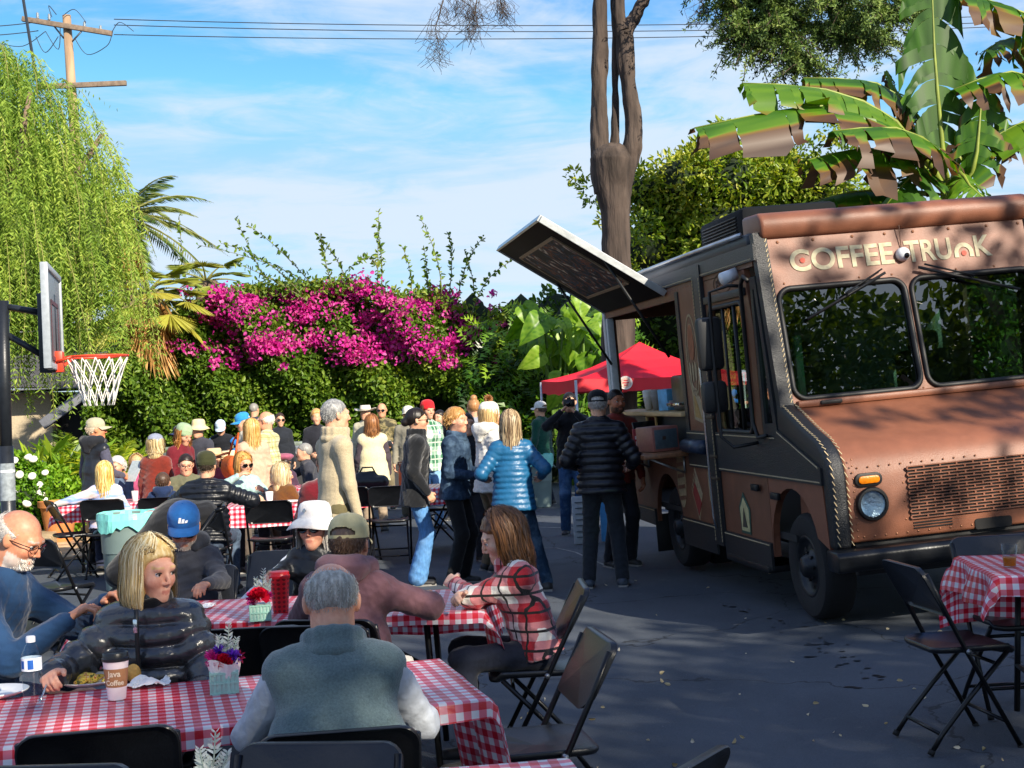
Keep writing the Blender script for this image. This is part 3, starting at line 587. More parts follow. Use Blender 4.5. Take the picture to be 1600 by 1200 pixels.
# ------------------------------------------------------------------ ground
def asphalt():
    m, nt, bs, N, L = nodes('asphalt'); tc = N('ShaderNodeTexCoord')
    def no(sc, det=6, ro=.6, st=None):
        n = N('ShaderNodeTexNoise'); n.inputs['Scale'].default_value = sc; n.inputs['Detail'].default_value = det; n.inputs['Roughness'].default_value = ro; v = tc.outputs['Object']
        if st: mp = N('ShaderNodeMapping'); mp.inputs['Scale'].default_value = st; mp.inputs['Rotation'].default_value = (0, 0, R(25)); L(v, mp.inputs[0]); v = mp.outputs[0]
        L(v, n.inputs['Vector']); return n.outputs[0]
    def mixc(f, a, b, lo, hi, amt=1):
        mr = N('ShaderNodeMapRange'); L(f, mr.inputs[0]); mr.inputs[1].default_value = lo; mr.inputs[2].default_value = hi; mr.inputs[4].default_value = amt
        mx = N('ShaderNodeMix'); mx.data_type = 'RGBA'; L(mr.outputs[0], mx.inputs[0])
        for i, c in ((6, a), (7, b)):
            if isinstance(c, str): mx.inputs[i].default_value = (*lin(c), 1)
            else: L(c, mx.inputs[i])
        return mx.outputs[2]
    c = mixc(no(.55, 7, .62, (1, .5, 1)), '#3b424b', '#565d66', .36, .70); c = mixc(no(160, 3, .7), c, '#85868a', .56, .80, .6); c = mixc(no(90, 3, .7), c, '#202226', .55, .78, .6)
    c = mixc(no(2.6, 8, .7), c, '#74736f', .60, .80, .6); c = mixc(no(1.1, 6, .55), c, '#2b3038', .60, .74, .5)
    vo = N('ShaderNodeTexVoronoi'); vo.inputs['Scale'].default_value = 22; vo.inputs['Randomness'].default_value = 1; L(tc.outputs['Object'], vo.inputs['Vector'])
    c = mixc(vo.outputs['Distance'], '#8f8d88', c, .028, .05)
    dv = N('ShaderNodeVectorMath'); dv.operation = 'ADD'; n3 = N('ShaderNodeTexNoise'); n3.inputs['Scale'].default_value = 1.6; n3.inputs['Detail'].default_value = 6; L(tc.outputs['Object'], n3.inputs['Vector']); L(tc.outputs['Object'], dv.inputs[0]); L(n3.outputs['Color'], dv.inputs[1])
    v2 = N('ShaderNodeTexVoronoi'); v2.feature = 'DISTANCE_TO_EDGE'; v2.inputs['Scale'].default_value = .33; L(dv.outputs[0], v2.inputs['Vector']); c = mixc(v2.outputs['Distance'], '#2a2e33', c, .0015, .004); c = mixc(no(7, 8, .75), c, '#7d7b76', .62, .78, .45)
    L(c, bs.inputs['Base Color']); bs.inputs['Roughness'].default_value = .82; bs.inputs['Specular IOR Level'].default_value = .35
    bp = N('ShaderNodeBump'); bp.inputs['Strength'].default_value = .55; bp.inputs['Distance'].default_value = .006; L(no(210, 3, .7), bp.inputs['Height']); L(bp.outputs[0], bs.inputs['Normal'])
    return m
xs = [-160, -60, -20, -8] + [-4 + .5 * i for i in range(28)] + [10.5, 14, 30, 60, 160]; ys = [-80, -20, 0, 10, 20, 40, 80, 200, 420]
v = [(x, y, ground(x, y)) for y in ys for x in xs]; nx = len(xs)
tag(mesh_obj('ground', v, [(j * nx + i, j * nx + i + 1, (j + 1) * nx + i + 1, (j + 1) * nx + i) for j in range(len(ys) - 1) for i in range(nx - 1)], asphalt(), smooth=True), kind='structure')
def gp(px, py, z=0.0):
    d = ray(px, py); t = (z - CAMZ) / d.z; return Vector((d.x * t, d.y * t, z))
# worn paint lines on the asphalt
def strip(name, pts, w, m, z=.004):
    v = []; f = []
    for i, p in enumerate(pts):
        a = Vector(pts[max(i - 1, 0)]); b = Vector(pts[min(i + 1, len(pts) - 1)]); t = (b - a).normalized(); n = Vector((-t.y, t.x, 0)); p = Vector(p)
        for s in (-1, 1): q = p + n * s * w / 2; v.append((q.x, q.y, ground(q.x, q.y) + z))
    for i in range(len(pts) - 1): f.append((2 * i, 2 * i + 2, 2 * i + 3, 2 * i + 1))
    return tag(mesh_obj(name, v, f, m), kind='structure')
wp = mat('worn_paint', '#8a8a88', .8, .35, 14); 
strip('painted_line', [gp(690, 822), gp(800, 823), gp(900, 826), gp(985, 832)], .05, wp)
strip('painted_line', [gp(845, 857), gp(870, 857), gp(900, 864), gp(925, 876), gp(945, 884)], .028, wp)
# dark drips of water beside the front wheel, and dry leaves
wet = mat('wet_asphalt', '#22262b', .35, .3, 9, spec=.5)
def blob(name, c, r, m, z, n=12, sx=1, seed=0, kind='structure'):
    g = random.Random(seed); v = []; a0 = g.random() * 6
    for i in range(n): t = 2 * math.pi * i / n; q = r * (.6 + .6 * g.random()); x, y = c[0] + sx * q * math.cos(t) , c[1] + q * math.sin(t); v.append((x, y, ground(x, y) + z))
    return tag(mesh_obj(name, v, [tuple(range(n))], m), kind=kind)
g_ = random.Random(4); bl = MB()
for k, (px, py, n) in enumerate(((1185, 945, 4), (1235, 965, 5), (1262, 985, 6), (1290, 1000, 9), (1330, 1020, 8), (1350, 1040, 6), (1120, 936, 3), (1345, 1055, 3))):
    for i in range(n):
        c = gp(px + g_.uniform(-30, 34), py + g_.uniform(-9, 10), .1); r = g_.uniform(.006, .024); q = 9; e_ = g_.uniform(.8, 2.2)
        bl.add([(c.x + e_ * r * math.cos(6.283 * t / q) * g_.uniform(.6, 1.2), c.y + r * math.sin(6.283 * t / q) * g_.uniform(.6, 1.2), ground(c.x, c.y) + .004 + .0001 * i) for t in range(q)], [tuple(range(q))])
tag(bl.obj('water_drips', wet), 'dark wet drips trailing across the asphalt by the front wheel', kind='stuff')
P_ = np.array([[p.x, p.y, ground(p.x, p.y) + .006] for p in [gp(g_.uniform(700, 1600), 1200 - 340 * g_.random() ** 1.4, .05) for _ in range(70)]])
D_ = np.random.default_rng(3).normal(size=(70, 3)); D_[:, 2] = np.abs(D_[:, 2]) * .2
tag(leaves(P_, D_, np.random.default_rng(5).uniform(.015, .045, 70), .5, name='fallen_leaves', mat_=leafmat('dry_leaf', ['#a08a5c', '#c9b68a', '#d8d0bc'], .1)), 'small pale dry leaves scattered on the asphalt', kind='stuff')
# ------------------------------------------------------------------ planting bed at the left
soil = mat('soil', '#7d6238', .95, .5, 9, .8, 30, wear_dapple=('#b6954e', 14, .8))
bedpts = [(-60, 9), (-5.15, 11.5), (-5.45, 14), (-5.62, 16.6), (-6.5, 20.2), (-7.4, 23.5), (-8.2, 26), (-60, 26)]
tag(mesh_obj('planting_bed', [(x, y, .03) for x, y in bedpts], [tuple(range(len(bedpts)))], soil), kind='structure')
g = np.random.default_rng(11); n = 5200; P_ = np.stack([-5.3 - g.random(n) * 2.6 - .1, 11.5 + g.random(n) * 7, np.full(n, .04)], 1); P_[:, 0] -= np.maximum(0, (P_[:, 1] - 14) * .17)
tag(leaves(P_, g.normal(size=(n, 3)) * nv(1, 1, .35) if 'nv' in globals() else g.normal(size=(n, 3)) * np.array([1, 1, .35]), g.uniform(.04, .1, n), .5, name='leaf_litter', mat_=leafmat('litter', ['#6b4f24', '#a37a34', '#cfa95a', '#8a7a3c'], .15)), 'golden brown leaf litter under the shrubs at left', kind='stuff')
tile = tag(mesh_obj('path', [(-5.62, 16.6, .012), (-4.7, 16.8, .012), (-5.2, 20.8, .012), (-6.45, 20.3, .012)], [(0, 1, 2, 3)], mat('grout', '#7b6b54', .9)), kind='structure')
pm = [mat('paver_%d' % i, c, .85, .2, 12, .2) for i, c in enumerate(('#b79a78', '#a98c6c', '#c2a684'))]
pv = MB().box((0, 0, 0), (.40, .40, .03)).obj('paver', pm[0], tile, bevel=.008)
k = 0
for i in range(8):
    for j in range(3):
        y = 16.95 + .43 * i; x = -5.42 - .19 * i * .98 + .43 * j
        o = pv if k == 0 else pv.copy()
        if k: COL.objects.link(o); o.parent = tile
        o.location = (x, y, .024); o.rotation_euler = (0, 0, R(22)); o.material_slots[0].link = 'OBJECT'; o.material_slots[0].material = pm[k % 3]; k += 1
kerb = MB(); kp = [(-5.52, 14.4), (-5.72, 16.6), (-6.6, 20.2), (-7.5, 23.5)]; kr = empty('stone_kerb', (-5.7, 16.6, 0), 0, 'pale stone kerb between the flower bed and the tiled path', 'kerb'); km = mat('kerb_stone', '#b39a74', .9, .25, 8, .5)
for a, b in zip(kp[:-1], kp[1:]):
    a, b = Vector((*a, 0)), Vector((*b, 0)); n = 3
    for i in range(n):
        p, q = a.lerp(b, i / n), a.lerp(b, (i + .96) / n); c = (p + q) / 2; ang = math.atan2(q.y - p.y, q.x - p.x)
        o = MB().box((0, 0, .09), ((q - p).length, .22, .2)).obj('kerb_block', km, kr, bevel=.02); o.location = (c.x + 5.7, c.y - 16.6, 0); o.rotation_euler = (0, 0, ang)
# ------------------------------------------------------------------ vegetation
def limbs(name, paths, m, parent, n=9):
    mb = MB()
    for pts, r in paths: mb.tube(pts, r, n)
    return mb.obj(name, m, parent, smooth=True)
bark = mat('bark', '#6d5a4a', .95, .35, 9, .9, 22, stretch=(1, 1, .18), wear_dapple=('#8d7a68', 3, .6))
dbark = mat('dark_bark', '#4a3c30', .95, .35, 9, .8, 22, stretch=(1, 1, .2))
def shell(g, n, c, r, thick=.35, up=.0):
    d = unit(g.normal(size=(n, 3)) + np.array([0, 0, up])); rad = 1 - thick * g.random(n) ** 1.6; return np.array(c) + d * np.array(r) * rad[:, None], d
def crown(g, clumps, per, size, width, m, parent, droop=.3, name='crown'):
    Ps, Ds, Rs = [], [], []
    for c, r in clumps:
        n = int(per * (np.prod(r) ** (2 / 3))); p, d = shell(g, n, c, r); Ps.append(p); Ds.append(d + g.normal(size=d.shape) * .8 + np.array([0, 0, -droop])); Rs.append(np.clip(.5 * g.random(n) + .5 * g.random(), 0, 1))
    P_, D_, R0 = map(np.concatenate, (Ps, Ds, Rs))
    return leaves(P_, D_, size * (.7 + .6 * g.random(len(P_))), width, rnd=R0, name=name, mat_=m, parent=parent)
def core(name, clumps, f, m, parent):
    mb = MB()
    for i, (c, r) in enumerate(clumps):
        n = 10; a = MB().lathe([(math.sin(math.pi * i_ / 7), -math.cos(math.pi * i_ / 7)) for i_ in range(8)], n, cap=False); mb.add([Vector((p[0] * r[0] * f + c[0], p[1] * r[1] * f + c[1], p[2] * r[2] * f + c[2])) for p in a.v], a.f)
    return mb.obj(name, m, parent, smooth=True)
dkgreen = mat('shade_core', '#1c2a12', .95, .4, 8, .5)  # dark green for plant interiors, their shade put into the colour
# --- bougainvillea hedge -------------------------------------------------
HY = 28.0; HS = FPX / HY
def hx(px): return (px - 800) / HS
prof = [(165, 600), (190, 562), (230, 540), (275, 505), (300, 486), (345, 468), (400, 454), (470, 446), (540, 444), (590, 452), (640, 468), (680, 456), (715, 474), (760, 500), (800, 486), (840, 500), (900, 520), (1040, 540)]
def htop(X):
    px = np.clip(X * HS + 800, 165, 1040); py = np.interp(px, [p[0] for p in prof], [p[1] for p in prof]); hor = 636 - .0437 * (px - 449); return 1.7 + (hor - py) / HS
hedge = empty('bougainvillea_hedge', (hx(480), HY, 0), 0, 'tall dense hedge covered in magenta bougainvillea blossom behind the crowd', 'hedge')
hx0, hx1 = hx(165), hx(800)
def hedge_y(X, Z, T):
    f = np.clip(Z / T, 0, 1); return HY - .9 * np.sqrt(np.clip(1 - (2 * f - .85).clip(0, None) ** 2 / 1.33, 0, 1)) - .28 * np.sin(X * 2.1 + 1.3 * np.sin(Z * 1.7)) - .22 * np.sin(X * 4.3 + Z * 3.1) - .7 * np.exp(-((X + 7.0) / 1.0) ** 2)
g = np.random.default_rng(21)
# lumpy body under the leaves, its dark green standing for inner shade
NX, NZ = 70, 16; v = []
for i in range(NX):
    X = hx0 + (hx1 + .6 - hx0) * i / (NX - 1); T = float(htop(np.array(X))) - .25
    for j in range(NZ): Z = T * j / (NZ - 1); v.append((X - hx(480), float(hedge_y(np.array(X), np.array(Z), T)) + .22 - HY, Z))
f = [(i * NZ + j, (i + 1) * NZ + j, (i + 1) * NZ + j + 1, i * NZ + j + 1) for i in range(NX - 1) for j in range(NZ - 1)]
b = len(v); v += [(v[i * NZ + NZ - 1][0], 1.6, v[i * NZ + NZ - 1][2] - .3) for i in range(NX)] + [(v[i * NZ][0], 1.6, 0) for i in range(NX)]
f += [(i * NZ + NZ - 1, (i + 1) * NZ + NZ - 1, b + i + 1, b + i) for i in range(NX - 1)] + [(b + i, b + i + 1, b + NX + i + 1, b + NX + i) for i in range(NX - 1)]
mesh_obj('hedge_shade_core', v, f, dkgreen, hedge, smooth=True)
hm = leafmat('hedge_leaf', ['#2b4214', '#44621c', '#5f7d26', '#7c8f30', '#8f8a3a'], .25, .45)
n = 52000; X = hx0 + (hx1 + .5 - hx0) * g.random(n); T = htop(X); Z = T * g.random(n) ** .85; Yh = hedge_y(X, Z, T) - .25 * g.random(n) ** 2 + .15 * g.random(n)
hole = (((X - hx(682)) / .42) ** 2 + ((Z - 1.55) / .28) ** 2 < 1); ok = ~hole
patch = .5 + .5 * np.sin(X * 1.3 + 2 * np.sin(Z * 1.1)) * np.cos(Z * 1.9 + X * .7)
r0 = np.clip(.15 + .45 * g.random(n) + .35 * patch * np.clip((X + 8) / 8, .2, 1), 0, 1)  # leaves darker towards the left, that lobe's shade put into their colour
D_ = g.normal(size=(n, 3)) * .8 + np.array([0, -.9, -.35]); Pn = np.stack([X - hx(480), Yh - HY, Z], 1)
leaves(Pn[ok], D_[ok], g.uniform(.08, .15, ok.sum()), .55, rnd=r0[ok], name='foliage', mat_=hm, parent=hedge)['kind'] = 'stuff'
# top fringe of loose sprigs
n = 5000; X = hx0 + .3 + (hx1 - hx0) * g.random(n); T = htop(X); Z = T - .10 + g.normal(size=n) * .11; Pn = np.stack([X - hx(480), g.uniform(-.8, .6, n), Z], 1)
leaves(Pn, g.normal(size=(n, 3)) + np.array([0, 0, .6]), g.uniform(.08, .14, n), .5, rnd=np.clip(.3 + .6 * g.random(n), 0, 1), name='top_sprigs', mat_=hm, parent=hedge)['kind'] = 'stuff'
# blossom: clusters placed where the photo shows magenta
bm_ = leafmat('bract', ['#981a70', '#c22890', '#da3ca4', '#e26cb0', '#cc6a8a'], .35, .55, .2)
cl = [(355, 498, 22, 18), (365, 470, 24, 14), (392, 500, 25, 14), (410, 478, 20, 14), (430, 540, 26, 16), (395, 545, 22, 12), (350, 548, 12, 10), (320, 548, 16, 9), (455, 545, 24, 14), (480, 478, 26, 16), (495, 495, 26, 16), (500, 535, 26, 14), (520, 450, 20, 12), (545, 455, 30, 14), (575, 450, 20, 14), (555, 475, 18, 8), (525, 490, 12, 10), (585, 500, 28, 15), (610, 505, 26, 14), (560, 545, 30, 16), (590, 540, 28, 16), (620, 530, 26, 14), (640, 525, 24, 14), (545, 565, 18, 8), (570, 560, 26, 10), (600, 560, 18, 8), (660, 545, 24, 14), (690, 548, 26, 14), (715, 540, 22, 14), (735, 525, 18, 14), (745, 510, 12, 10), (690, 460, 20, 14), (705, 475, 22, 14), (670, 485, 18, 10), (700, 572, 10, 7), (630, 560, 14, 8), (420, 560, 10, 8), (385, 565, 12, 7), (285, 540, 16, 8), (270, 535, 8, 6), (780, 485, 14, 7), (795, 508, 16, 10), (808, 528, 7, 9), (640, 495, 10, 12), (465, 525, 20, 12), (440, 500, 14, 10), (610, 475, 12, 8), (425, 515, 10, 7)]
cl += [(g.uniform(290, 780), g.uniform(455, 575), g.uniform(5, 11), g.uniform(4, 8)) for _ in range(46)] + [(x, float(np.interp(x, [p[0] for p in prof], [p[1] for p in prof])) + g.uniform(2, 22), 13, 8) for x in np.linspace(335, 760, 26)]
Ps, Rs = [], []
for (px, py, rx, ry) in cl:
    n = int(rx * ry * .42 * g.uniform(.35, 1.25)); a = g.normal(size=(n, 2)) * g.uniform(.4, .75); X = hx(px + a[:, 0] * rx); Z = 1.7 + (636 - .0437 * (px - 449) - (py + a[:, 1] * ry)) / HS; T = htop(X); Ps.append(np.stack([X - hx(480), hedge_y(X, np.minimum(Z, T), T) - HY - .12 - .25 * g.random(n), Z], 1)); Rs.append(np.clip(.25 * g.random() + .75 * g.random(n) ** 1.2, 0, 1))
Ps = np.concatenate(Ps); leaves(Ps, g.normal(size=Ps.shape) + np.array([0, -.6, .1]), g.uniform(.055, .10, len(Ps)), .8, rnd=np.concatenate(Rs), name='blossom', mat_=bm_, parent=hedge)['kind'] = 'stuff'
# long bare canes reaching out of the top
canes = [[(300, 480), (282, 400), (280, 335)], [(430, 470), (395, 400), (368, 340)], [(470, 460), (425, 400), (345, 380)], [(500, 460), (440, 385), (385, 350)], [(505, 460), (450, 410), (310, 383)], [(520, 450), (505, 400), (500, 368)], [(545, 450), (535, 410), (498, 368)], [(590, 470), (590, 400), (592, 330)], [(590, 420), (580, 385), (545, 420)], [(596, 455), (600, 400), (588, 350)], [(640, 470), (650, 430), (628, 385)], [(690, 460), (690, 400), (655, 338)], [(700, 470), (712, 400), (700, 365)], [(715, 470), (722, 410), (755, 370)], [(735, 500), (750, 430), (800, 408)], [(740, 480), (745, 440), (725, 390)], [(670, 470), (668, 430), (663, 388)], [(480, 470), (420, 430), (365, 410)], [(610, 465), (650, 452), (700, 470)]]
cp = []; lp_, ld_ = [], []
for i, c in enumerate(canes):
    p0, p1, p2 = [W(q[0], q[1], HY - .3 + .5 * math.sin(i * 2.1)) - Vector((hx(480), HY, 0)) for q in c]; pts = [p0.lerp(p1, t).lerp(p1.lerp(p2, t), t) for t in [k / 9 for k in range(10)]]; cp.append((pts, [.012 - .0009 * k for k in range(10)]))
    for t in np.linspace(.05, 1, 46):
        q = p0.lerp(p1, t).lerp(p1.lerp(p2, t), t); lp_.append(q); ld_.append(g.normal(size=3) + np.array([0, 0, .3]))
limbs('canes', cp, mat('cane', '#6c6a4a', .8), hedge, 5); leaves(np.array(lp_), np.array(ld_), g.uniform(.07, .13, len(lp_)), .5, rnd=.35 + .5 * g.random(len(lp_)), name='cane_leaves', mat_=hm, parent=hedge)
# --- split-leaf thicket and elephant ears at the hedge's right end -------------
def lobed(n=7, cut=.6):
    """outline of a split leaf as 2-D fan: list of (x, y)"""
    out = [(0, 0)]
    for i in range(n):
        t = (i + .5) / n; w = .42 * math.sin(math.pi * min(1, .18 + t * .85)) ; out += [(w * (1 - cut), t - .055), (w, t + .05 + .05 * t), (w * (1 - cut) * .9, t + .035)]
    out += [(0, 1.06)]; return out
def leaf_sheet(items, outline, name, m, parent, gseed=1):
    """flat-ish large leaves: items of (base, dir, normal, size); both halves of the outline, folded at the midrib"""
    V, F, A = [], [], []; k = len(outline); gg = np.random.default_rng(gseed)
    for b, d, nn, sz in items:
        d = un(d); w = un(np.cross(d, nn)); u = np.cross(w, d); r = gg.random()
        for s in (1, -1):
            base = len(V)
            for (x, y) in outline: V.append(np.array(b) + d * y * sz + w * s * x * sz + u * (abs(x) * .35 - .35 * y * y) * sz); A.append(r)
            nm = len(V); V.extend([np.array(b) + d * y * sz + u * (-.35 * y * y) * sz for y in (0, .25, .5, .75, 1.0)]); A.extend([r * .8 + .2] * 5)
            for i in range(k - 1):
                ym = (outline[i][1] + outline[i + 1][1]) / 2; j = min(4, max(0, int(round(ym * 4)))); F.append((base + i, base + i + 1, nm + j) if s > 0 else (base + i + 1, base + i, nm + j))
    return np_mesh(name, np.array(V), np.array(F), m, parent, smooth=False, attr=np.array(A))
def nvec(*a): return np.array(a, float)
g = np.random.default_rng(31); thick_ = empty('split_leaf_thicket', (hx(800), 27, 0), 0, 'thicket of split-leaf philodendron between the hedge and the red canopy', 'shrub')
its = []
for i in range(330):
    px = g.uniform(725, 1000); py = g.uniform(478 + max(0, 800 - px) * .5, 715); p = W(px, py, 26.6 + g.uniform(-.5, .6)); its.append((nvec(p.x - hx(800), p.y - 27, p.z), g.normal(size=3) * .6 + nvec(0, -.5, -.25), g.normal(size=3) * .4 + nvec(0, -.6, .7), g.uniform(.3, .55)))
pm_ = leafmat('philodendron', ['#20400f', '#3f6a18', '#6a9422', '#97b832'], .35, .35, .5); leaf_sheet(its, lobed(), 'foliage', pm_, thick_, 3)['kind'] = 'stuff'
cb = []
for i in range(26):
    px = 735 + i * 7; p = W(px, 690 - 120 * abs(math.sin(i * 1.7)), 27.4); cb.append(((p.x - hx(800), .8, max(.6, p.z - .6)), (.5, .5, max(.7, p.z - .3))))
core('thicket_shade_core', cb, 1, dkgreen, thick_)  # solid dark cores, the thicket's inner shade as colour
ear = [(0, -.12)] + [(.06, -.22), (.22, -.26), (.38, -.16), (.45, .05), (.42, .3), (.32, .55), (.2, .78), (.08, .95), (0, 1.04)]
def big_leaves(items, m, parent):
    for i, (b, d, nn, sz) in enumerate(items):     # one arching heart-shaped blade each, quilted between the veins
        d = un(d); w = un(np.cross(d, nn)); u = np.cross(w, d); nr, nc = 15, 13; V, A = [], []
        ys_ = [p[1] for p in ear[1:]]; xs_ = [p[0] for p in ear[1:]]
        for r in range(nr):
            y = -.24 + 1.28 * r / (nr - 1); x = float(np.interp(y, [-.26, -.2, -.05, .1, .3, .55, .78, .95, 1.04], [.16, .33, .45, .46, .42, .32, .2, .08, .0])); 
            for c in range(nc):
                t = -1 + 2 * c / (nc - 1); vein = abs(math.sin((y - abs(t) * .22) * 15)) ** .5; lift = .30 * abs(t) * x - .42 * max(0, y) ** 2 - .10 * t * t * (1 if y < .1 else .4) + .022 * vein + .03 * math.sin(9 * y + 3 * t + i); V.append(np.array(b) + (d * y + w * t * x + u * lift) * sz); A.append(np.clip(.25 + .45 * vein + .2 * math.sin(i * 2.3) - (.3 if abs(t) < .05 else 0), 0, 1))
        np_mesh('leaf', np.array(V), np.array([(r * nc + c, r * nc + c + 1, (r + 1) * nc + c + 1, (r + 1) * nc + c) for r in range(nr - 1) for c in range(nc - 1) if not (r < 3 and c in (5, 6))]), m, parent, attr=np.array(A))
eps = empty('elephant_ear_plant', (hx(880), 26, 0), 0, 'elephant ear plant with huge sunlit leaves above the red canopy', 'plant'); its = []; st = []
g = np.random.default_rng(33)
for i in range(34):
    px, py = (822 + 138 * ((i * .618) % 1), 480 + 88 * (i / 34) + 9 * g.normal()); sz = g.uniform(.34, .62) * (1.9 if i in (5, 11) else 1); dx, dz = g.normal() * .55, -.75 + .45 * g.normal() * (1 if i > 6 else .4)
    p = W(px, py, 25.8 + .5 * math.sin(i * 3)); its.append((nvec(p.x - hx(880), p.y - 26, p.z), nvec(dx, -.35, dz), nvec(.7 * math.sin(i * 2.7), -.7, .5 + .4 * math.cos(i * 1.9)), sz)); st.append(([(p.x - hx(880), p.y - 26, p.z), (.3 * math.sin(i), .3, 1.6), (.15 * math.sin(i), .3, 0)], [.02, .03, .05]))
big_leaves(its, leafmat('ear_leaf', ['#2f5610', '#557f1c', '#7da02c', '#9db84a'], .32, .4, .4), eps); limbs('stems', st, mat('stalk', '#5c7a2c', .5), eps, 6)
# --- pepper tree at left -------------------------------------------------
PY = 20.5; g = np.random.default_rng(41); pt = empty('pepper_tree', (-8.15, PY + .5, 0), 0, 'weeping pepper tree with feathery bright green foliage behind the hoop', 'tree')
limbs('trunk', [([(0, 0, 0), (.2, .1, 1.6), (.1, 0, 3.2)], [.38, .3, .26])] + [([(.1, 0, 3.0), (.1 + 1.2 * math.cos(a), .7 * math.sin(a), 4.6 + .3 * math.sin(3 * a)), (.1 + 2.1 * math.cos(a), 1.1 * math.sin(a), 5.9 + .5 * math.sin(5 * a))], [.17, .09, .03]) for a in [i * .9 for i in range(7)]], bark, pt, 10)
Ps, Ds, Rs, tw = [], [], [], []
for i in range(3800):
    a = g.random() * 6.283; zz = g.uniform(-.35, 1); rr = math.sqrt(max(0, 1 - max(0, zz) ** 2)) * g.uniform(.5, 1.0); c = np.array([-.1 + 2.75 * rr * math.cos(a), -.1 + 2.0 * rr * math.sin(a), 4.75 + 2.75 * zz])
    if zz > .55: c[0] *= .8 + .3 * g.random()
    L = g.uniform(.7, 1.9) * (.55 if zz > .6 else 1) * (1.25 if zz < 0 else 1); n = int(L / .055); t = np.linspace(0, 1, n); o = np.array([math.cos(a), math.sin(a), 0]) * g.uniform(.1, .5); sw_ = g.normal(size=2) * .12
    q = c + np.outer(t - .3 * t * t, o) + np.stack([sw_[0] * t * t, sw_[1] * t * t, -L * t ** 1.35 + .12 * t], 1); r = np.clip(g.random() * .6 + .25 * g.random(n) + .15 * (rr > .8), 0, 1)
    for s in (1, -1):
        Ps.append(q); dd = np.stack([s * np.ones(n) * math.cos(i), s * np.ones(n) * math.sin(i), -np.ones(n) * .95], 1) + g.normal(size=(n, 3)) * .3; Ds.append(dd); Rs.append(r)
    if i % 5 == 0: tw.append(([tuple(x) for x in q[::max(1, n // 4)]], .006))
Ps, Ds, Rs = map(np.concatenate, (Ps, Ds, Rs)); cr_ = tri_leaves(Ps, Ds, g.uniform(.06, .115, len(Ps)), .22, Rs, 'crown', leafmat('pepper_leaf', ['#4e6c2a', '#74923a', '#98ae48', '#b8c25e'], .3, .6, .2), pt); core('shade_core', [((-.1 + 1.3 * math.cos(a), .7 * math.sin(a), 4.2 + .9 * math.sin(2.3 * a)), (1.15, .9, 1.3)) for a in [.9 * i for i in range(7)]] + [((-.2, 0, 5.9), (1.5, 1.1, 1.0))], .9, mat('pepper_inner', '#4c5f22', .95, .5, 5, .9, 9), pt); limbs('twigs', tw, mat('pepper_twig', '#8a8a4a', .8), pt, 4)  # muted green core gives the crown a darker, shaded inside by colour
# --- palms ---------------------------------------------------------------
def palm(name, label, px, py, Y, nf, L, seed, fan=False, cols=('#3a5220', '#5c7430', '#8a8a44'), skirt=True):
    g = np.random.default_rng(seed); p = W(px, py, Y); root = empty(name, (p.x, p.y, 0), 0, label, 'palm tree'); h = p.z
    limbs('trunk', [([(0, 0, 0), (.05, 0, h * .5), (0, 0, h)], [.28, .24, .26])], bark, root, 10); Ps, Ds, Ss, ra, Rr = [], [], [], [], []
    for i in range(nf):
        a = i * 2.4; e = (.95 - 1.5 * (i / nf)); d = np.array([math.cos(a) * math.cos(e), math.sin(a) * math.cos(e), math.sin(e)]); n = 40; t = np.linspace(0, 1, n); l = L * g.uniform(.85, 1.1)
        q = np.array([0, 0, h]) + np.outer(t * l, d) + np.outer(-(t ** 2.2) * l * .42, [0, 0, 1]); ra.append(([tuple(x) for x in q[::6]], [.03 - .004 * k for k in range(len(q[::6]))]))
        if fan:
            c = q[-8]; ang = np.linspace(-1.5, 1.5, 34); w = un(np.cross(d, [0, 0, 1])); u = np.cross(w, d)
            dd = np.outer(np.cos(ang), un(d + nvec(0, 0, -.5))) + np.outer(np.sin(ang), w); Ps.append(np.tile(c, (34, 1))); Ds.append(dd + nvec(0, 0, -.15)); Ss.append(np.full(34, l * .62)); Rr.append(np.full(34, g.random() * .6 + .3))
        else:
            tg = np.gradient(q, axis=0); tg = unit(tg); w = unit(np.cross(tg, [0, 0, 1.0]))
            for s in (1, -1): Ps.append(q[5:]); Ds.append(tg[5:] * .75 + s * w[5:] * .9 + nvec(0, 0, -.35)); Ss.append(.5 * np.sin(np.pi * (.12 + .86 * t[5:])) ** .7 * (L / 2.6)); Rr.append(np.full(n - 5, g.random()))
    tri_leaves(np.concatenate(Ps), np.concatenate(Ds), np.concatenate(Ss), .10 if not fan else .09, np.concatenate(Rr), 'fronds', leafmat(name + seed * 'x', list(cols), .2, .5), root); limbs('rachis', ra, mat('rachis', '#7a7a3c', .6), root, 5)
    if skirt:
        n = 900; a = g.random(n) * 6.28; q = np.stack([.25 * np.cos(a), .25 * np.sin(a), h - .1 - 1.0 * g.random(n)], 1); d = np.stack([.5 * np.cos(a), .5 * np.sin(a), -np.ones(n)], 1); tri_leaves(q, d, .7, .09, None, 'dead_skirt', leafmat('skirt', ['#8a6a3a', '#c09a5c', '#b9824a'], .1), root)
palm('date_palm', 'date palm with long arching fronds behind the pepper tree', 188, 340, 33, 34, 2.4, 1)
palm('fan_palm', 'small fan palm poking up above the left end of the hedge', 322, 440, 32, 18, .95, 2, True, ('#4a5a22', '#7a8430', '#a8a048'), skirt=False)
palm('fan_palm', 'shaggy palm with a skirt of dead tan leaves beside the grey building', 232, 458, 27, 22, 1.0, 3, True, ('#4c5c22', '#8a9434', '#b8ac48'))
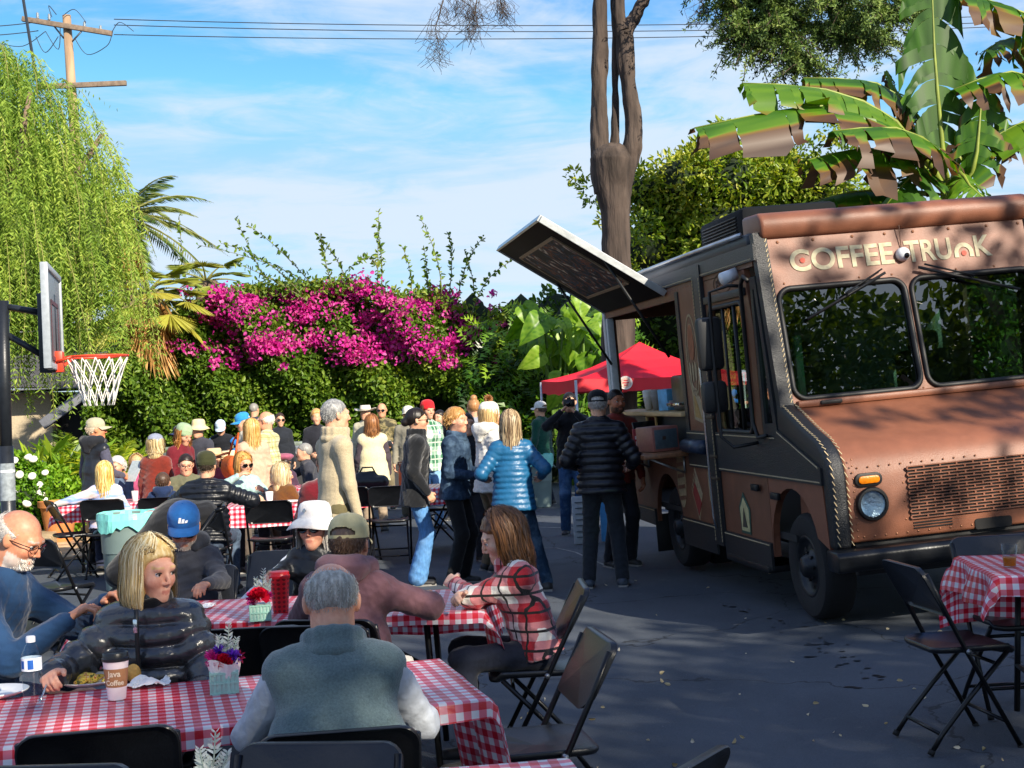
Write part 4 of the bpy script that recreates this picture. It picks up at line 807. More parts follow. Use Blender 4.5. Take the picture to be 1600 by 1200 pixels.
# --- grey building behind the hoop ----------------------------------------
bw = mat('grey_siding', '#54545b', .8, .15, 8, .2); bt = mat('grey_trim', '#74767d', .7, .1); by = 30.6
bld = empty('grey_building', (-7.6, by, 0), 0, 'raised grey wooden building with outside stairs half hidden by the pepper tree', 'building')
def bbox(name, px0, py0, px1, py1, Y, dep, m, par=bld):
    a, b = W(px0, py1, Y), W(px1, py0, Y); o = MB().box(((a.x + b.x) / 2 + 7.6, Y - by + dep / 2, (a.z + b.z) / 2), (abs(b.x - a.x), dep, abs(b.z - a.z))).obj(name, m, par, bevel=.01); return o
for i in range(12): bbox('siding_board', -60 + 22.4 * i, 520, -38.6 + 22.4 * i, 606, by + .02 * (i % 2), 3, bw)
bbox('eave', -70, 502, 215, 512, by - .7, 4, mat('dark_eave', '#4a4a50', .7)); bbox('gutter', -70, 512, 213, 522, by - .62, .1, bt)
bbox('corner_board', 206, 522, 218, 604, by - .05, .2, bt); bbox('post', 141, 606, 149, 700, by - .1, .12, bt); bbox('post', 152, 606, 158, 700, by + .4, .12, mat('brown_post', '#5a4436', .8)); bbox('floor_beam', -60, 602, 218, 612, by - .15, 3, bt)
for (a, b) in (((66, 664), (142, 608)), ((158, 606), (208, 628))):
    p, q = W(*a, by - .3), W(*b, by - .3); v_ = (q - p); MB().box((p + q) / 2 + Vector((7.6, -by, 0)), (v_.length, .12, .22), Matrix.Rotation(-math.atan2(v_.z, v_.x), 3, 'Y')).obj('stair_stringer', bt, bld, bevel=.01)
bbox('underside_shade_fill', 84, 612, 214, 740, by + .9, 2, mat('under_shade', '#1d1d1c', .9)); bbox('lower_wall', -60, 612, 80, 720, by + .6, 2, mat('tan_wall', '#b9a98e', .9, .15))  # dark box standing for the shade under the raised floor
# --- understorey at left: cycad, strap leaves, white flowers -------------------
g = np.random.default_rng(51)
def rosette(name, label, cat, px, py, Y, nf, L, cols, seed, strap=False, spread=1.0):
    g = np.random.default_rng(seed); p = W(px, py, Y); root = empty(name, (p.x, p.y, 0), 0, label, cat); h = max(.15, p.z); Ps, Ds, Ss, Rr = [], [], [], []
    limbs('stem', [([(0, 0, 0), (0, 0, h)], [.14, .12])], dbark, root, 8)
    for i in range(nf):
        a = i * 2.4; e = 1.25 - 1.15 * spread * (i / nf); d = np.array([math.cos(a) * math.cos(e), math.sin(a) * math.cos(e), math.sin(e)]); l = L * g.uniform(.8, 1.1); t = np.linspace(0, 1, 26 if not strap else 5); q = np.array([0, 0, h]) + np.outer(t * l, d) + np.outer(-(t ** 2) * l * .35, [0, 0, 1])
        if strap:
            for k in range(4): Ps.append(q[k:k + 1] - (q[k + 1] - q[k]) * .4); Ds.append(q[k + 1:k + 2] - q[k:k + 1]); Ss.append([l * .5]); Rr.append([g.random()])
        else:
            tg = unit(np.gradient(q, axis=0)); w = unit(np.cross(tg, [0, 0, 1.0])); r = g.random()
            for s in (1, -1): Ps.append(q[2:]); Ds.append(tg[2:] * .5 + s * w[2:]); Ss.append(.2 * np.sin(np.pi * (.1 + .85 * t[2:]))); Rr.append(np.full(len(q) - 2, r))
    tri_leaves(np.concatenate(Ps), np.concatenate(Ds), np.concatenate(Ss), .12 if not strap else .17, np.concatenate(Rr), 'leaves', leafmat(name + str(seed), list(cols), .3, .4), root)
rosette('cycad', 'cycad with stiff yellow-green fronds behind the man in the dark vest', 'cycad', 176, 752, 20.2, 44, 1.0, ('#4a6a14', '#8aa024', '#c4c43a'), 1)
rosette('cycad', 'large cycad with sunlit fronds under the pepper tree', 'cycad', 112, 745, 21.4, 44, 1.2, ('#3c5c14', '#7a9a24', '#b0bc38'), 2)
for i, (px, py, L, lb) in enumerate(((90, 770, .95, 'strap-leaved plant nearest the basketball pole'), (128, 772, .9, 'strap-leaved plant just left of the man in the dark vest'), (60, 765, .95, 'strap-leaved clump half hidden behind the basketball pole'), (196, 765, .8, 'strap-leaved plant to the right of the man in the dark vest'))): rosette('strap_leaf_plant', lb, 'plant', px, py, 20.3 + .2 * i, 46, L * 1.1, ('#3f6418', '#6f9228', '#a4b83c'), 10 + i, True)
wb = empty('white_rose_bush', (-6.55, 19.2, 0), 0, 'low green bush with white roses beside the kerb', 'bush'); cl_ = [((-.75, 0, .5), (.55, .45, .5)), ((-.2, .1, .45), (.5, .45, .48)), ((.1, .5, .5), (.4, .5, .5)), ((-.5, .5, .8), (.5, .4, .45)), ((-1.2, .1, .6), (.5, .4, .55))]
crown(g, cl_, 9000, .075, .6, leafmat('rose_leaf', ['#3c6416', '#6c9a24', '#a6c43a'], .3), wb, .2, 'foliage'); core('stems', cl_, .7, dkgreen, wb)  # the core is solid dark fill for the shade inside the bush
pet = MB()
ro = MB().lathe([(.005, 0), (.03, .008), (.042, .03), (.036, .044), (.018, .05), (0, .046)], 9); rm = mat('white_petal', '#f0ece4', .6, .06)
for i in range(34):
    c, r = cl_[i % 5]; d = unit(np.array([[g.normal() * .7, -abs(g.normal()) - .2, abs(g.normal()) * .7 + .1]]))[0]; q = np.array(c) + d * np.array(r) * 1.06
    o = mesh_obj('rose', [(0, 0, 0)], [], rm) if False else None
    if i == 0: rose0 = ro.obj('rose', rm, wb, smooth=True); o = rose0
    else: o = rose0.copy(); COL.objects.link(o); o.parent = wb
    s_ = 1.0 + .7 * g.random(); o.location = q; o.scale = (s_, s_, s_); o.rotation_euler = (g.normal() * .5 + .6, g.normal() * .4, 0)
gc = empty('boxwood_bush', (-6.9, 21.0, 0), 0, 'low leafy bush under the strap-leaved plants', 'bush'); cg = [((-1.6 + .55 * i, .25 * math.sin(i * 2), .42), (.5, .45, .42)) for i in range(8)]; crown(g, cg, 3200, .09, .55, leafmat('boxwood', ['#2c4a12', '#507a1e', '#84a030'], .3), gc, .1, 'foliage'); core('stems', cg, .8, dkgreen, gc)  # core here is dark fill, shade between the leaves as colour
pot = empty('terracotta_pot', (-6.15, 18.9, 0), 0, 'terracotta planter beside the white rose bush', 'planter'); MB().lathe([(.16, 0), (.24, .5), (.27, .5), (.27, .58), (.23, .58), (.2, .5)], 18).obj('pot', mat('terracotta', '#c07a44', .85, .2, 8, .2), pot, smooth=True, auto=35)
# glossy vine filling the left edge
vine = empty('climbing_vine', (-7.7, 18.3, 0), 0, 'bright green leafy vine at the left edge behind the basketball pole', 'vine'); cl_ = [((-.3 + .3 * (i % 3), .3 * (i % 2), .5 + .38 * i), (.62, .4, .42)) for i in range(6)]
crown(g, cl_, 5200, .11, .8, leafmat('vine_leaf', ['#3e6a14', '#6ea31e', '#a4cc34'], .35), vine, .3, 'foliage'); core('stems', cl_, .75, dkgreen, vine)  # dark solid core painted as the vine's inner shade
bh = empty('laurel_hedge', (5.5, 31.5, 0), 0, 'leafy green hedge seen through the serving hatch', 'hedge'); g = np.random.default_rng(58); cl_ = [((-4.4 + .8 * i, .3 * math.sin(i * 2), .7 + 1.3 * j), (.75, .7, .85)) for i in range(16) for j in range(3)]
crown(g, cl_, 900, .16, .5, leafmat('laurel', ['#2c4416', '#4f6e20', '#7c9430'], .25), bh, .1, 'foliage'); core('laurel_shade_core', cl_, .8, dkgreen, bh)  # core of dark fill, shade within the hedge as colour
# --- round tree beyond the truck ------------------------------------------
g = np.random.default_rng(61); ty = 29.0; tr = empty('broadleaf_tree', ((1120 - 800) / FPX * ty, ty, 0), 0, 'rounded glossy green tree behind the truck roof', 'tree'); tx = (1120 - 800) / FPX * ty; cl_ = []
for (px, py, r) in ((1030, 330, .75), (1060, 285, .8), (1100, 262, .75), (1140, 285, .9), (1190, 272, .85), (1230, 300, .8), (1270, 290, .75), (1305, 315, .7), (1010, 390, .7), (1070, 370, 1.0), (1140, 360, 1.1), (1220, 360, 1.0), (1290, 360, .9), (1330, 350, .5), (1005, 300, .5), (1210, 250, .45), (1110, 250, .4), (1060, 430, 1.0), (1180, 430, 1.2), (1300, 420, 1.0)):
    p = W(px, py, ty + random.uniform(-.6, .6)); cl_.append(((p.x - tx, p.y - ty, p.z), (r, r, r * .85)))
cl_ += [((c[0] + g.normal() * .75, c[1] - abs(g.normal()) * .5, c[2] + g.normal() * .5), (r[0] * g.uniform(.25, .5),) * 3) for c, r in cl_ for _ in range(3)]
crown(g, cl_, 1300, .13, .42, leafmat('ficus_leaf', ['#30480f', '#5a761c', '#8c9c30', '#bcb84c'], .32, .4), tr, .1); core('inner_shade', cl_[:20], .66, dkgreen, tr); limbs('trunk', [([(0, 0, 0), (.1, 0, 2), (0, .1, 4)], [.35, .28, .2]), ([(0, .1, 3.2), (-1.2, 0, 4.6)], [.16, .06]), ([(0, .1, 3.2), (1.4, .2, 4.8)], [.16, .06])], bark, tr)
# --- tall conifer with three stems ------------------------------------------
cy = 24.0; S_ = FPX / cy; ct = empty('cedar_tree', ((962 - 800) / S_, cy, 0), 0, 'tall forked cedar trunk rising behind the serving hatch with drooping boughs', 'tree'); cx0 = (962 - 800) / S_
def cw(px, py, dy=0): p = W(px, py, cy + dy); return (p.x - cx0, dy, p.z)
tp_ = [([(0, 0, -.05), (0, 0, .6), cw(966, 470), cw(963, 400), cw(961, 330), cw(957, 285), cw(956, 250), cw(957, 232), cw(957, 224)], [.40, .32, .27, .25, .25, .32, .37, .26, .05]),
       ([cw(948, 300), cw(938, 235), cw(937, 150), cw(937, 60), cw(936, -60), cw(934, -400)], [.2, .15, .135, .13, .125, .1]),
       ([cw(960, 285, .1), cw(961, 210, .15), cw(962, 120, .2), cw(962, 40, .2), cw(958, -40, .2), cw(960, -300, .3)], [.12, .065, .06, .06, .06, .04]),
       ([cw(968, 305), cw(985, 240), cw(990, 195), cw(983, 150), cw(979, 110), cw(978, 70), cw(976, 48)], [.19, .165, .145, .14, .14, .15, .15]),
       ([cw(976, 55), cw(984, 40), cw(998, 15), cw(1015, -25), cw(1040, -120), cw(1060, -300)], [.15, .12, .10, .09, .08, .05]), ([cw(976, 55), cw(968, 35), cw(966, 5), cw(972, -60), cw(980, -260)], [.15, .11, .10, .09, .05])]
def fine(pts, rr, n=6):
    P0 = [Vector(p) for p in pts]; o, q = [], []
    for i in range(len(P0) - 1):
        a, b, c, d = P0[max(i - 1, 0)], P0[i], P0[i + 1], P0[min(i + 2, len(P0) - 1)]
        for k in range(n):
            t = k / n; o.append(.5 * ((2 * b) + (c - a) * t + (2 * a - 5 * b + 4 * c - d) * t * t + (3 * b - a - 3 * c + d) * t ** 3)); q.append((rr[i] + (rr[i + 1] - rr[i]) * t) * (1 + .012 * math.sin(5 * (i + t))))
    return o + [P0[-1]], q + [rr[-1]]
tko = limbs('trunk', [fine(*q, 14) for q in tp_], mat('cedar_bark', '#4a3f38', .95, .6, 7, 1.0, 9, stretch=(1, 1, .13), bd=.06, wear_dapple=('#2a211c', 1.6, .85)), ct, 30)  # dark soft patches paint dappled shade into the bark colour
from mathutils import noise as mn
for vt in tko.data.vertices:
    c = vt.co; vt.co = c + vt.normal * (.03 * mn.noise(Vector((c.x * 11, c.y * 11, c.z * 1.0))) + .022 * mn.noise(c * 1.7) + .02 * mn.noise(Vector((c.x * 22, c.y * 22, c.z * 4))))
g = np.random.default_rng(71); br, Ps, Ds, Rr = [], [], [], []
mains = [[cw(1000, -60), cw(1120, -70, -1), cw(1260, -20, -1.5), cw(1400, 22, -2)], [cw(1000, -60), cw(1130, -40, -.5), cw(1240, 30, -1), cw(1330, 60, -1.4)], [cw(1010, -80), cw(1150, -60, -1), cw(1210, 40, -1.5), cw(1250, 105, -1.8)], [cw(1010, -90), cw(1180, -60, .6), cw(1300, 10, .4), cw(1370, 62, .2)], [cw(1010, -100), cw(1100, -50, -1), cw(1160, 30, -1.2), cw(1170, 60, -1.3)], [cw(1010, -130), cw(1200, -110, -1), cw(1340, -50, -1.2), cw(1430, 20, -1.4)]]
for mi, mpts in enumerate(mains):
    pts, rr = fine(mpts, [.07, .05, .03, .012], 10); br.append((pts, rr))
    for j in range(8, len(pts)):
        for s in range(7):
            b = np.array(pts[j]) + g.normal(size=3) * .05; L = g.uniform(.25, .75); d = un(g.normal(size=3) * nvec(1, 1, .35) + nvec(.25, 0, -.1)); n = 16; t = np.linspace(.0, 1, n); q = b + np.outer(t * L, d) + np.outer(-t * t * L * .45, [0, 0, 1])
            if s < 3: br.append(([tuple(x) for x in q[::5]], .008))
            r = g.random() * .6
            for e in range(5): Ps.append(q + g.normal(size=q.shape) * .02); Ds.append(g.normal(size=(n, 3)) + d * .6 + nvec(0, 0, -.15)); Rr.append(np.clip(r + .4 * g.random(n), 0, 1))
tri_leaves(np.concatenate(Ps), np.concatenate(Ds), .085, .3, np.concatenate(Rr), 'needles', leafmat('needle', ['#24341a', '#3f5526', '#68803a', '#8f9c50'], .15, .6), ct)
for pts0 in ([(700, -30), (690, 10), (680, 45), (686, 70)], [(755, -30), (745, 0), (741, 25), (739, 40)], [(790, -25), (780, -5), (784, 8)], [(1085, -20), (1100, 10), (1130, 25)], [(700, -40), (715, -5), (735, 10)]):
    c = [Vector(cw(*p, -1)) for p in pts0]; br.append((c, [.014, .012, .009, .005][:len(c)] if len(c) == 4 else .009))
    for k in range(70):
        a = c[random.randrange(1, len(c))] + Vector(g.normal(size=3) * .06); br.append(([a, a + Vector((g.normal() * .10, g.normal() * .1, -.08 - .12 * g.random())), a + Vector((g.normal() * .13, g.normal() * .1, -.2 - .22 * g.random()))], .0035))
limbs('boughs', br, dbark, ct, 4)['kind'] = 'stuff'
# --- banana plants behind the truck -----------------------------------------
def banana(name, label, base, lv, seed):
    g = np.random.default_rng(seed); bx, byy = base; root = empty(name, (bx, byy, 0), 0, label, 'banana plant'); O = Vector((bx, byy, 0)); st = [([(0, 0, 0), (0, 0, 2.2), (.02, 0, 3.3)], [.2, .17, .12])]
    lm = leafmat('banana_leaf', ['#25460e', '#3e6814', '#5f821c', '#7c6226', '#5e422c', '#402e26'], .28, .45, .4)
    for li, (pts, wd, brown, Yd) in enumerate(lv):
        c = [W(px, py, byy + dy) - O for (px, py), dy in zip(pts, Yd)]; m, _ = fine(c, [1] * len(c), 12); m = np.array([tuple(p) for p in m]); n = len(m); tg = unit(np.gradient(m, axis=0)); sidev = unit(np.cross(tg, np.array([0, -.35, 1.0]))); dn = np.array([0, 0, -1.0]); s0 = int(n * .22); st.append(([(0, 0, 3.1)] + [tuple(p) for p in m[::6]], [.06] + [max(.008, .04 - .0016 * i * 4) for i in range(len(m[::6]))]))
        V, F, A = [], [], []
        for s in (1, -1):
            i = s0
            while i < n - 1:
                k = int(g.integers(1, 5)); j = min(n - 1, i + k); dr = g.uniform(.25, 1.15); w = 1.3 * wd * math.sin(math.pi * min(1, .10 + .86 * (i - s0) / (n - s0))) ** .55; gap = .16 * g.random() ** 2; br_ = 1.35 * brown * g.random() ** .5; nb = 8; ed = 1.08 - .62 * min(1, br_); w *= g.uniform(.82, 1.04)
                for e in range(nb + 1):
                    u = e / nb; out = w * (u - .18 * dr * u * u)
                    for q, tt in ((i, gap * u), (j, -gap * u)):
                        p = m[q] + (m[j] - m[i]) * tt * .8 + sidev[q] * s * out + dn * (w * (dr * u * u * .9 + .1 * u)); p = p + g.normal(size=3) * (.012 * u + (.022 if e == nb else 0)); V.append(p); A.append(np.clip(.10 + .22 * (li % 3) / 2 + .06 * g.normal() + np.clip((u - ed - .05 * g.normal()) * 6, 0, 1) * (.62 + .1 * g.random()), 0, 1))
                b = len(V) - 2 * (nb + 1); F += [(b + 2 * e, b + 2 * e + 1, b + 2 * e + 3, b + 2 * e + 2) for e in range(nb)]; i = j
        np_mesh('leaf', np.array(V), np.array(F), lm, root, smooth=False, attr=np.array(A))
    limbs('stalks', st, mat('banana_stem', '#7f8c34', .5, .25, 6), root, 8)
banana('banana_plant', 'banana plant with torn browning leaves rising behind the truck', (4.85, 15.9), [
    ([(1480, 310), (1470, 200), (1460, 80), (1455, -70)], .40, .1, (0, -.1, -.1, 0)), ([(1478, 300), (1420, 215), (1290, 165), (1085, 200)], .34, 1.0, (0, -.3, -.6, -.9)), ([(1476, 300), (1400, 190), (1290, 140), (1160, 130)], .36, .25, (0, -.2, -.4, -.5)),
    ([(1476, 300), (1440, 190), (1370, 130), (1255, 122)], .30, 1.1, (0, .1, .1, 0)), ([(1478, 305), (1430, 250), (1350, 232), (1262, 250)], .34, .8, (0, -.3, -.7, -1)), ([(1484, 300), (1505, 230), (1540, 190), (1590, 200)], .34, .7, (0, .2, .3, .2)),
    ([(1478, 305), (1410, 300), (1330, 300), (1250, 322)], .26, .9, (0, -.2, -.3, -.3)), ([(1486, 310), (1520, 270), (1530, 200), (1535, 130)], .30, .7, (0, -.2, -.2, -.1)), ([(1476, 300), (1440, 230), (1410, 170), (1385, 110)], .16, 1.4, (0, .2, .3, .3)), ([(1478, 305), (1450, 270), (1420, 280), (1385, 320)], .30, .3, (0, -.4, -.6, -.7)), ([(1480, 305), (1470, 240), (1400, 200), (1300, 205)], .3, .9, (0, -.5, -.9, -1.1)), ([(1480, 300), (1500, 270), (1515, 290), (1545, 315)], .28, .3, (0, -.3, -.5, -.6))], 1)
banana('banana_plant', 'banana plant at the right edge with large brown-edged leaves overhead', (6.25, 16.3), [
    ([(1690, 250), (1670, 120), (1600, 20), (1490, -10)], .36, .9, (0, -.2, -.4, -.5)), ([(1690, 250), (1650, 150), (1580, 112), (1490, 140)], .34, 1.5, (0, -.3, -.5, -.6)), ([(1690, 250), (1650, 200), (1600, 190), (1520, 235)], .34, .6, (0, -.3, -.4, -.5)), ([(1690, 250), (1650, 90), (1580, 60), (1540, 80)], .34, .9, (0, .2, .3, .3)), ([(1690, 250), (1700, 60), (1640, -60), (1560, -60)], .4, .5, (0, 0, 0, 0))], 2)
# --- shade trees behind and right of the photographer ---------------------------
def shade_tree(label, x, y, top, rad, seed, per=125):
    g = np.random.default_rng(seed); r = empty('shade_tree', (x, y, 0), 0, label, 'tree'); z0 = top * .36; cl = []
    for i in range(15):
        a = i * 2.4; q = math.sqrt(i / 15) * rad * .8; zz = z0 + (top - z0) * (.25 + .62 * g.random()) * (1 - .25 * q / rad); cl.append(((q * math.cos(a), q * math.sin(a), zz), (rad * .42, rad * .42, rad * .36)))
    crown(g, cl, per, .22, .5, leafmat('oak_leaf', ['#2a3c14', '#4a5e1e', '#6c7c2c'], .25), r, .2); limbs('trunk', [([(0, 0, -.1), (.1, .1, z0), (0, 0, top * .6)], [.45, .34, .2])] + [([(.1, .1, z0 * .9), (c[0][0] * .6, c[0][1] * .6, (z0 + c[0][2]) / 2), c[0]], [.16, .09, .04]) for c in cl], bark, r, 8)
shade_tree('leafy oak behind the photographer shading the front tables', 6.6, -8.8, 11.6, 4.6, 1, 85); shade_tree('leafy oak right of the photographer shading the truck', 11.2, -5.2, 12.0, 4.8, 2, 165); shade_tree('leafy oak far right shading the truck bonnet', 16.0, -1.8, 12.4, 4.8, 3, 190); shade_tree('leafy oak behind the photographer on the left', 2.0, -11.8, 11.0, 4.4, 4, 85); shade_tree('lower leafy oak at right shading the people waiting', 11.4, 1.6, 9.6, 3.3, 5, 150)
# ------------------------------------------------------------------ utility pole and wires
wood = mat('pole_wood', '#a08468', .9, .3, 6, .5, 20, stretch=(1, 1, .15)); uy = 46.0; p = W(104, 25, uy); up_ = empty('utility_pole', (p.x + .4, uy, 0), 0, 'wooden utility pole with two crossarms above the pepper tree', 'utility pole'); ux = p.x + .4
def uw(px, py, dy=0): q = W(px, py, uy + dy); return Vector((q.x - ux, dy, q.z))
limbs('pole', [([(0, 0, 0), uw(116, 200), uw(104, 24)], [.19, .16, .135])], wood, up_, 10)
def arm(a, b, name='crossarm'):
    v_ = b - a; M_ = Matrix.Rotation(-math.atan2(v_.z, v_.x), 3, 'Y'); MB().box((a + b) / 2 + Vector((0, -.2, 0)), (v_.length, .14, .16), M_).obj(name, mat('grey_wood', '#7d6c5c', .9, .3, 8, .4), up_, bevel=.01)
arm(uw(38, 32), uw(178, 55)); arm(uw(60, 138), uw(200, 132)); ins = mat('insulator', '#7d858c', .4); wire = mat('wire', '#28303a', .6)
for px, py in ((62, 28), (80, 30), (135, 42), (160, 48)):
    q = uw(px, py); MB().lathe([(.03, 0), (.06, .03), (.03, .06), (.06, .1), (.03, .13), (.05, .17), (.02, .22)], 8, q + Vector((0, -.2, -.09))).obj('insulator', ins, up_, smooth=True)
for a, b in (((100, 60), (85, 40)), ((112, 66), (130, 52))): limbs('brace', [([uw(*a), uw(*b) + Vector((0, -.2, 0))], .03)], mat('steel', '#6a7078', .5, metal=.6), up_, 5)
for lp0 in ([(0, 70), (40, 75), (75, 52)], [(75, 52), (95, 80), (98, 40)], [(120, 62), (140, 88), (170, 75), (178, 58)], [(102, 28), (120, 18), (138, 38)], [(176, 58), (190, 38), (212, 52)], [(60, 60), (75, 85), (95, 60)], [(85, 30), (80, 12), (92, 26)]):
    pts, rr = fine([uw(*q) + Vector((0, -.25, 0)) for q in lp0], [.014] * len(lp0), 6); limbs('jumper_wire', [(pts, rr)], wire, up_, 4)
def cable(name, label, a, b, sag, r=.014):
    pts = [a.lerp(b, t) - Vector((0, 0, sag * 4 * t * (1 - t))) for t in [i / 24 for i in range(25)]]; MB().tube([q - a for q in pts], r, 5).obj(name, wire, None).location = a; o = COL.objects[-1]; tag(o, label, 'cable', 'power lines'); return o
for (y0, y1, lb) in ((30, 18, 'topmost power line crossing the sky from the pole'), (39, 28, 'middle of the three power lines crossing the sky'), (54, 34, 'lowest of the three power lines crossing the sky')):
    cable('power_line', lb, W(178, y0, uy), W(1700, y1, 52), .35, .016)
for (y0, lb) in ((36, 'power line leaving the pole to the left, near its top'), (50, 'power line leaving the pole to the left, below the other')): cable('power_line', lb, W(-200, y0 - 4, uy - 2), W(60, y0 - 2, uy), .2, .016)
cable('service_drop', 'thick dark cable slanting down past the left end of the crossarm', W(30, -40, 40), W(58, 130, 40), .05, .045)
# ------------------------------------------------------------------ basketball hoop
hy = 10.6; pb = W(6, 620, hy); hoop = empty('basketball_hoop', (pb.x, hy, 0), 0, 'portable basketball hoop with orange rim at the left edge', 'basketball hoop'); HX = pb.x; blk = mat('black_steel', '#23272d', .38, .15, 20, .1, metal=.2)
def hw_(px, py, dy=0): q = W(px, py, hy + dy); return Vector((q.x - HX, dy, q.z))
limbs('pole', [([(0, 0, 0), (0, 0, 1.5)], .055), ([(0, 0, 1.4), hw_(4, 470)], .045)], blk, hoop, 14)
MB().lathe([(.058, .0), (.058, .28)], 16, (0, 0, 1.09), cap=False).obj('label_sleeve', mat('sleeve', '#8f979c', .4, .3, 30), hoop, smooth=True); MB().lathe([(.06, .0), (.06, .02)], 16, (0, 0, 1.30)).obj('clamp_band', mat('white_band', '#d8dadc', .5), hoop)
MB().box((0, -.35, .09), (.75, 1.1, .18)).obj('base', mat('base_plastic', '#1c1d20', .5), hoop, bevel=.05)
bd = (W(92, 500, hy + .58) - W(70, 500, hy - .58)); bdir = Vector((bd.x, bd.y, 0)).normalized(); bn = Vector((bdir.y, -bdir.x, 0)); bc = hw_(82, 500, .05); Bm = Matrix((bdir, Vector((0, 0, 1)), bn)).transposed()
def brd(name, w, h, cz, d, m, off=0, bv=.004, par=None): o = MB().box((0, 0, 0), (w, h, d)).obj(name, m, par or hoop, bevel=bv); o.matrix_local = Matrix.Translation(bc + Vector((0, 0, cz)) + bn * off) @ Bm.to_4x4(); return o
bbd = brd('backboard', 1.12, .74, 0, .03, mat('board_grey', '#6d747a', .4, .15)); fm = mat('board_frame', '#9aa2a9', .4)
for w, h, cx_, cz in ((1.16, .045, 0, .36), (1.16, .045, 0, -.36), (.045, .74, -.56, 0), (.045, .74, .56, 0)):
    o = MB().box((0, 0, 0), (w, h, .055)).obj('board_rim', fm, hoop, bevel=.006); o.matrix_local = Matrix.Translation(bc + bdir * cx_ + Vector((0, 0, cz)) + bn * .003) @ Bm.to_4x4()
sq = mat('board_mark', '#5c3a44', .5)
for w, h, cx_, cz in ((.6, .03, 0, .12), (.6, .03, 0, -.3), (.03, .45, -.285, -.09), (.03, .45, .285, -.09)):
    o = MB().box((0, 0, 0), (w, h, .004)).obj('target_square', sq, hoop); o.matrix_local = Matrix.Translation(bc + bdir * cx_ + Vector((0, 0, cz)) + bn * .020) @ Bm.to_4x4()
orange = mat('rim_orange', '#d8442a', .4, .1); rc = hw_(152, 557, .15); rad_ = .228
limbs('rim', [([rc + Vector((rad_ * math.cos(t), rad_ * math.sin(t), 0)) for t in [i * math.pi / 16 for i in range(33)]], .0095), ([rc + Vector((-rad_, 0, 0)), bc + Vector((0, 0, -.30)) + bn * .03], .012), ([rc + Vector((-rad_ * .6, -rad_ * .8, 0)), bc + Vector((0, 0, -.32)) + bn * .03 - bdir * .1], .010), ([rc + Vector((-rad_ * .9, .08, 0)), bc + Vector((0, 0, -.38)) + bn * .03], .012)], orange, hoop, 7)
MB().box((0, 0, 0), (.18, .16, .06)).obj('rim_bracket', orange, hoop, bevel=.01).matrix_local = Matrix.Translation(bc + Vector((0, 0, -.32)) + bn * .04) @ Bm.to_4x4()
nt_ = []; nr = 14
for i in range(nr):
    for s in (1, -1):
        pts = []
        for j in range(9):
            t = j / 8; a = 2 * math.pi * (i + s * t * 1.6) / nr; r = rad_ * (1 - .52 * t ** .8); pts.append(rc + Vector((r * math.cos(a), r * math.sin(a), -.015 - .36 * t)))
        nt_.append((pts, .0048))
limbs('net', nt_, mat('net_cord', '#ece8e0', .8), hoop, 4)
limbs('arm', [([hw_(2, 478), bc + Vector((0, 0, .05)) - bn * .03], .024), ([hw_(2, 518), bc + Vector((0, 0, -.3)) - bn * .03], .024), ([hw_(2, 478, .1), bc + Vector((0, 0, .05)) - bn * .03 + bdir * .1], .024)], blk, hoop, 8)
MB().box(bc + Vector((0, 0, -.1)) - bn * .04, (.1, .14, .6)).obj('board_bracket', blk, hoop, bevel=.01)
# ------------------------------------------------------------------ red canopy
tY = 22.5; a = W(846, 612, tY); tent = empty('canopy_tent', (a.x, tY, 0), 0, 'red pop-up canopy behind the truck hatch with a round white emblem', 'canopy tent'); red = mat('canopy_red', '#d01428', .55, .1, 3, .15, 8); Tw = 3.0; rt_ = .16
tc_ = [Vector((0, 0, 0)), Vector((Tw * math.cos(rt_), -Tw * math.sin(rt_) * 0 + .5, 0)), Vector((Tw * .98 - .3, 3.2, 0)), Vector((-.45, 2.7, 0))]
tc_ = [Vector((.55, -.55, 0)), Vector((3.3, -.1, 0)), Vector((2.8, 2.6, 0)), Vector((0, 2.1, 0))]
tc_[0] = Vector((.52, -.9, 0)); tc_[3] = Vector((0, 0, 0)); tc_[1] = Vector((3.25, -.1, 0)); tc_[2] = Vector((2.75, 2.3, 0))
ze, zp = a.z + .17, a.z + .74; pk = sum(tc_, Vector()) / 4
v = []; f = []
for i in range(4):
    A, B = tc_[i], tc_[(i + 1) % 4]; n = 8; rows = 6; b = len(v)
    for r in range(rows + 1):
        t = r / rows
        for k in range(n + 1):
            q = A.lerp(B, k / n).lerp(pk, t); sag = -.10 * math.sin(math.pi * k / n) * (1 - t) * (1 if r else .3) - .10 * math.sin(math.pi * t); v.append((q.x, q.y, ze + (zp - ze) * t + sag))
    f += [(b + r * (n + 1) + k, b + r * (n + 1) + k + 1, b + (r + 1) * (n + 1) + k + 1, b + (r + 1) * (n + 1) + k) for r in range(rows) for k in range(n)]
mesh_obj('roof_fabric', v, f, red, tent, smooth=False)
for i in range(4):
    A, B = tc_[i], tc_[(i + 1) % 4]; n = 10; v = [(*(A.lerp(B, k / n) * 1.004).xy, ze - .002 - .03 * math.sin(math.pi * k / n) - dz + (.015 * math.sin(k * 2.2) if dz else 0)) for dz in (0, .2) for k in range(n + 1)]
    mesh_obj('valance', v, [(k, k + 1, n + 2 + k, n + 1 + k) for k in range(n)], red, tent)
    limbs('leg', [([(A.x * .99, A.y, ze - .02), (A.x + (.0 if i else .0), A.y, 0)], .022)], mat('tent_leg', '#b9bcbe', .35, metal=.5), tent, 8)
q = tc_[0].lerp(tc_[1], .28); d_ = (tc_[1] - tc_[0]).normalized(); nn_ = Vector((d_.y, -d_.x, 0)); Fm = Matrix((d_, Vector((0, 0, 1)), nn_)).transposed().to_4x4(); Fm.translation = q + Vector((0, 0, ze - .09)) + nn_ * .03
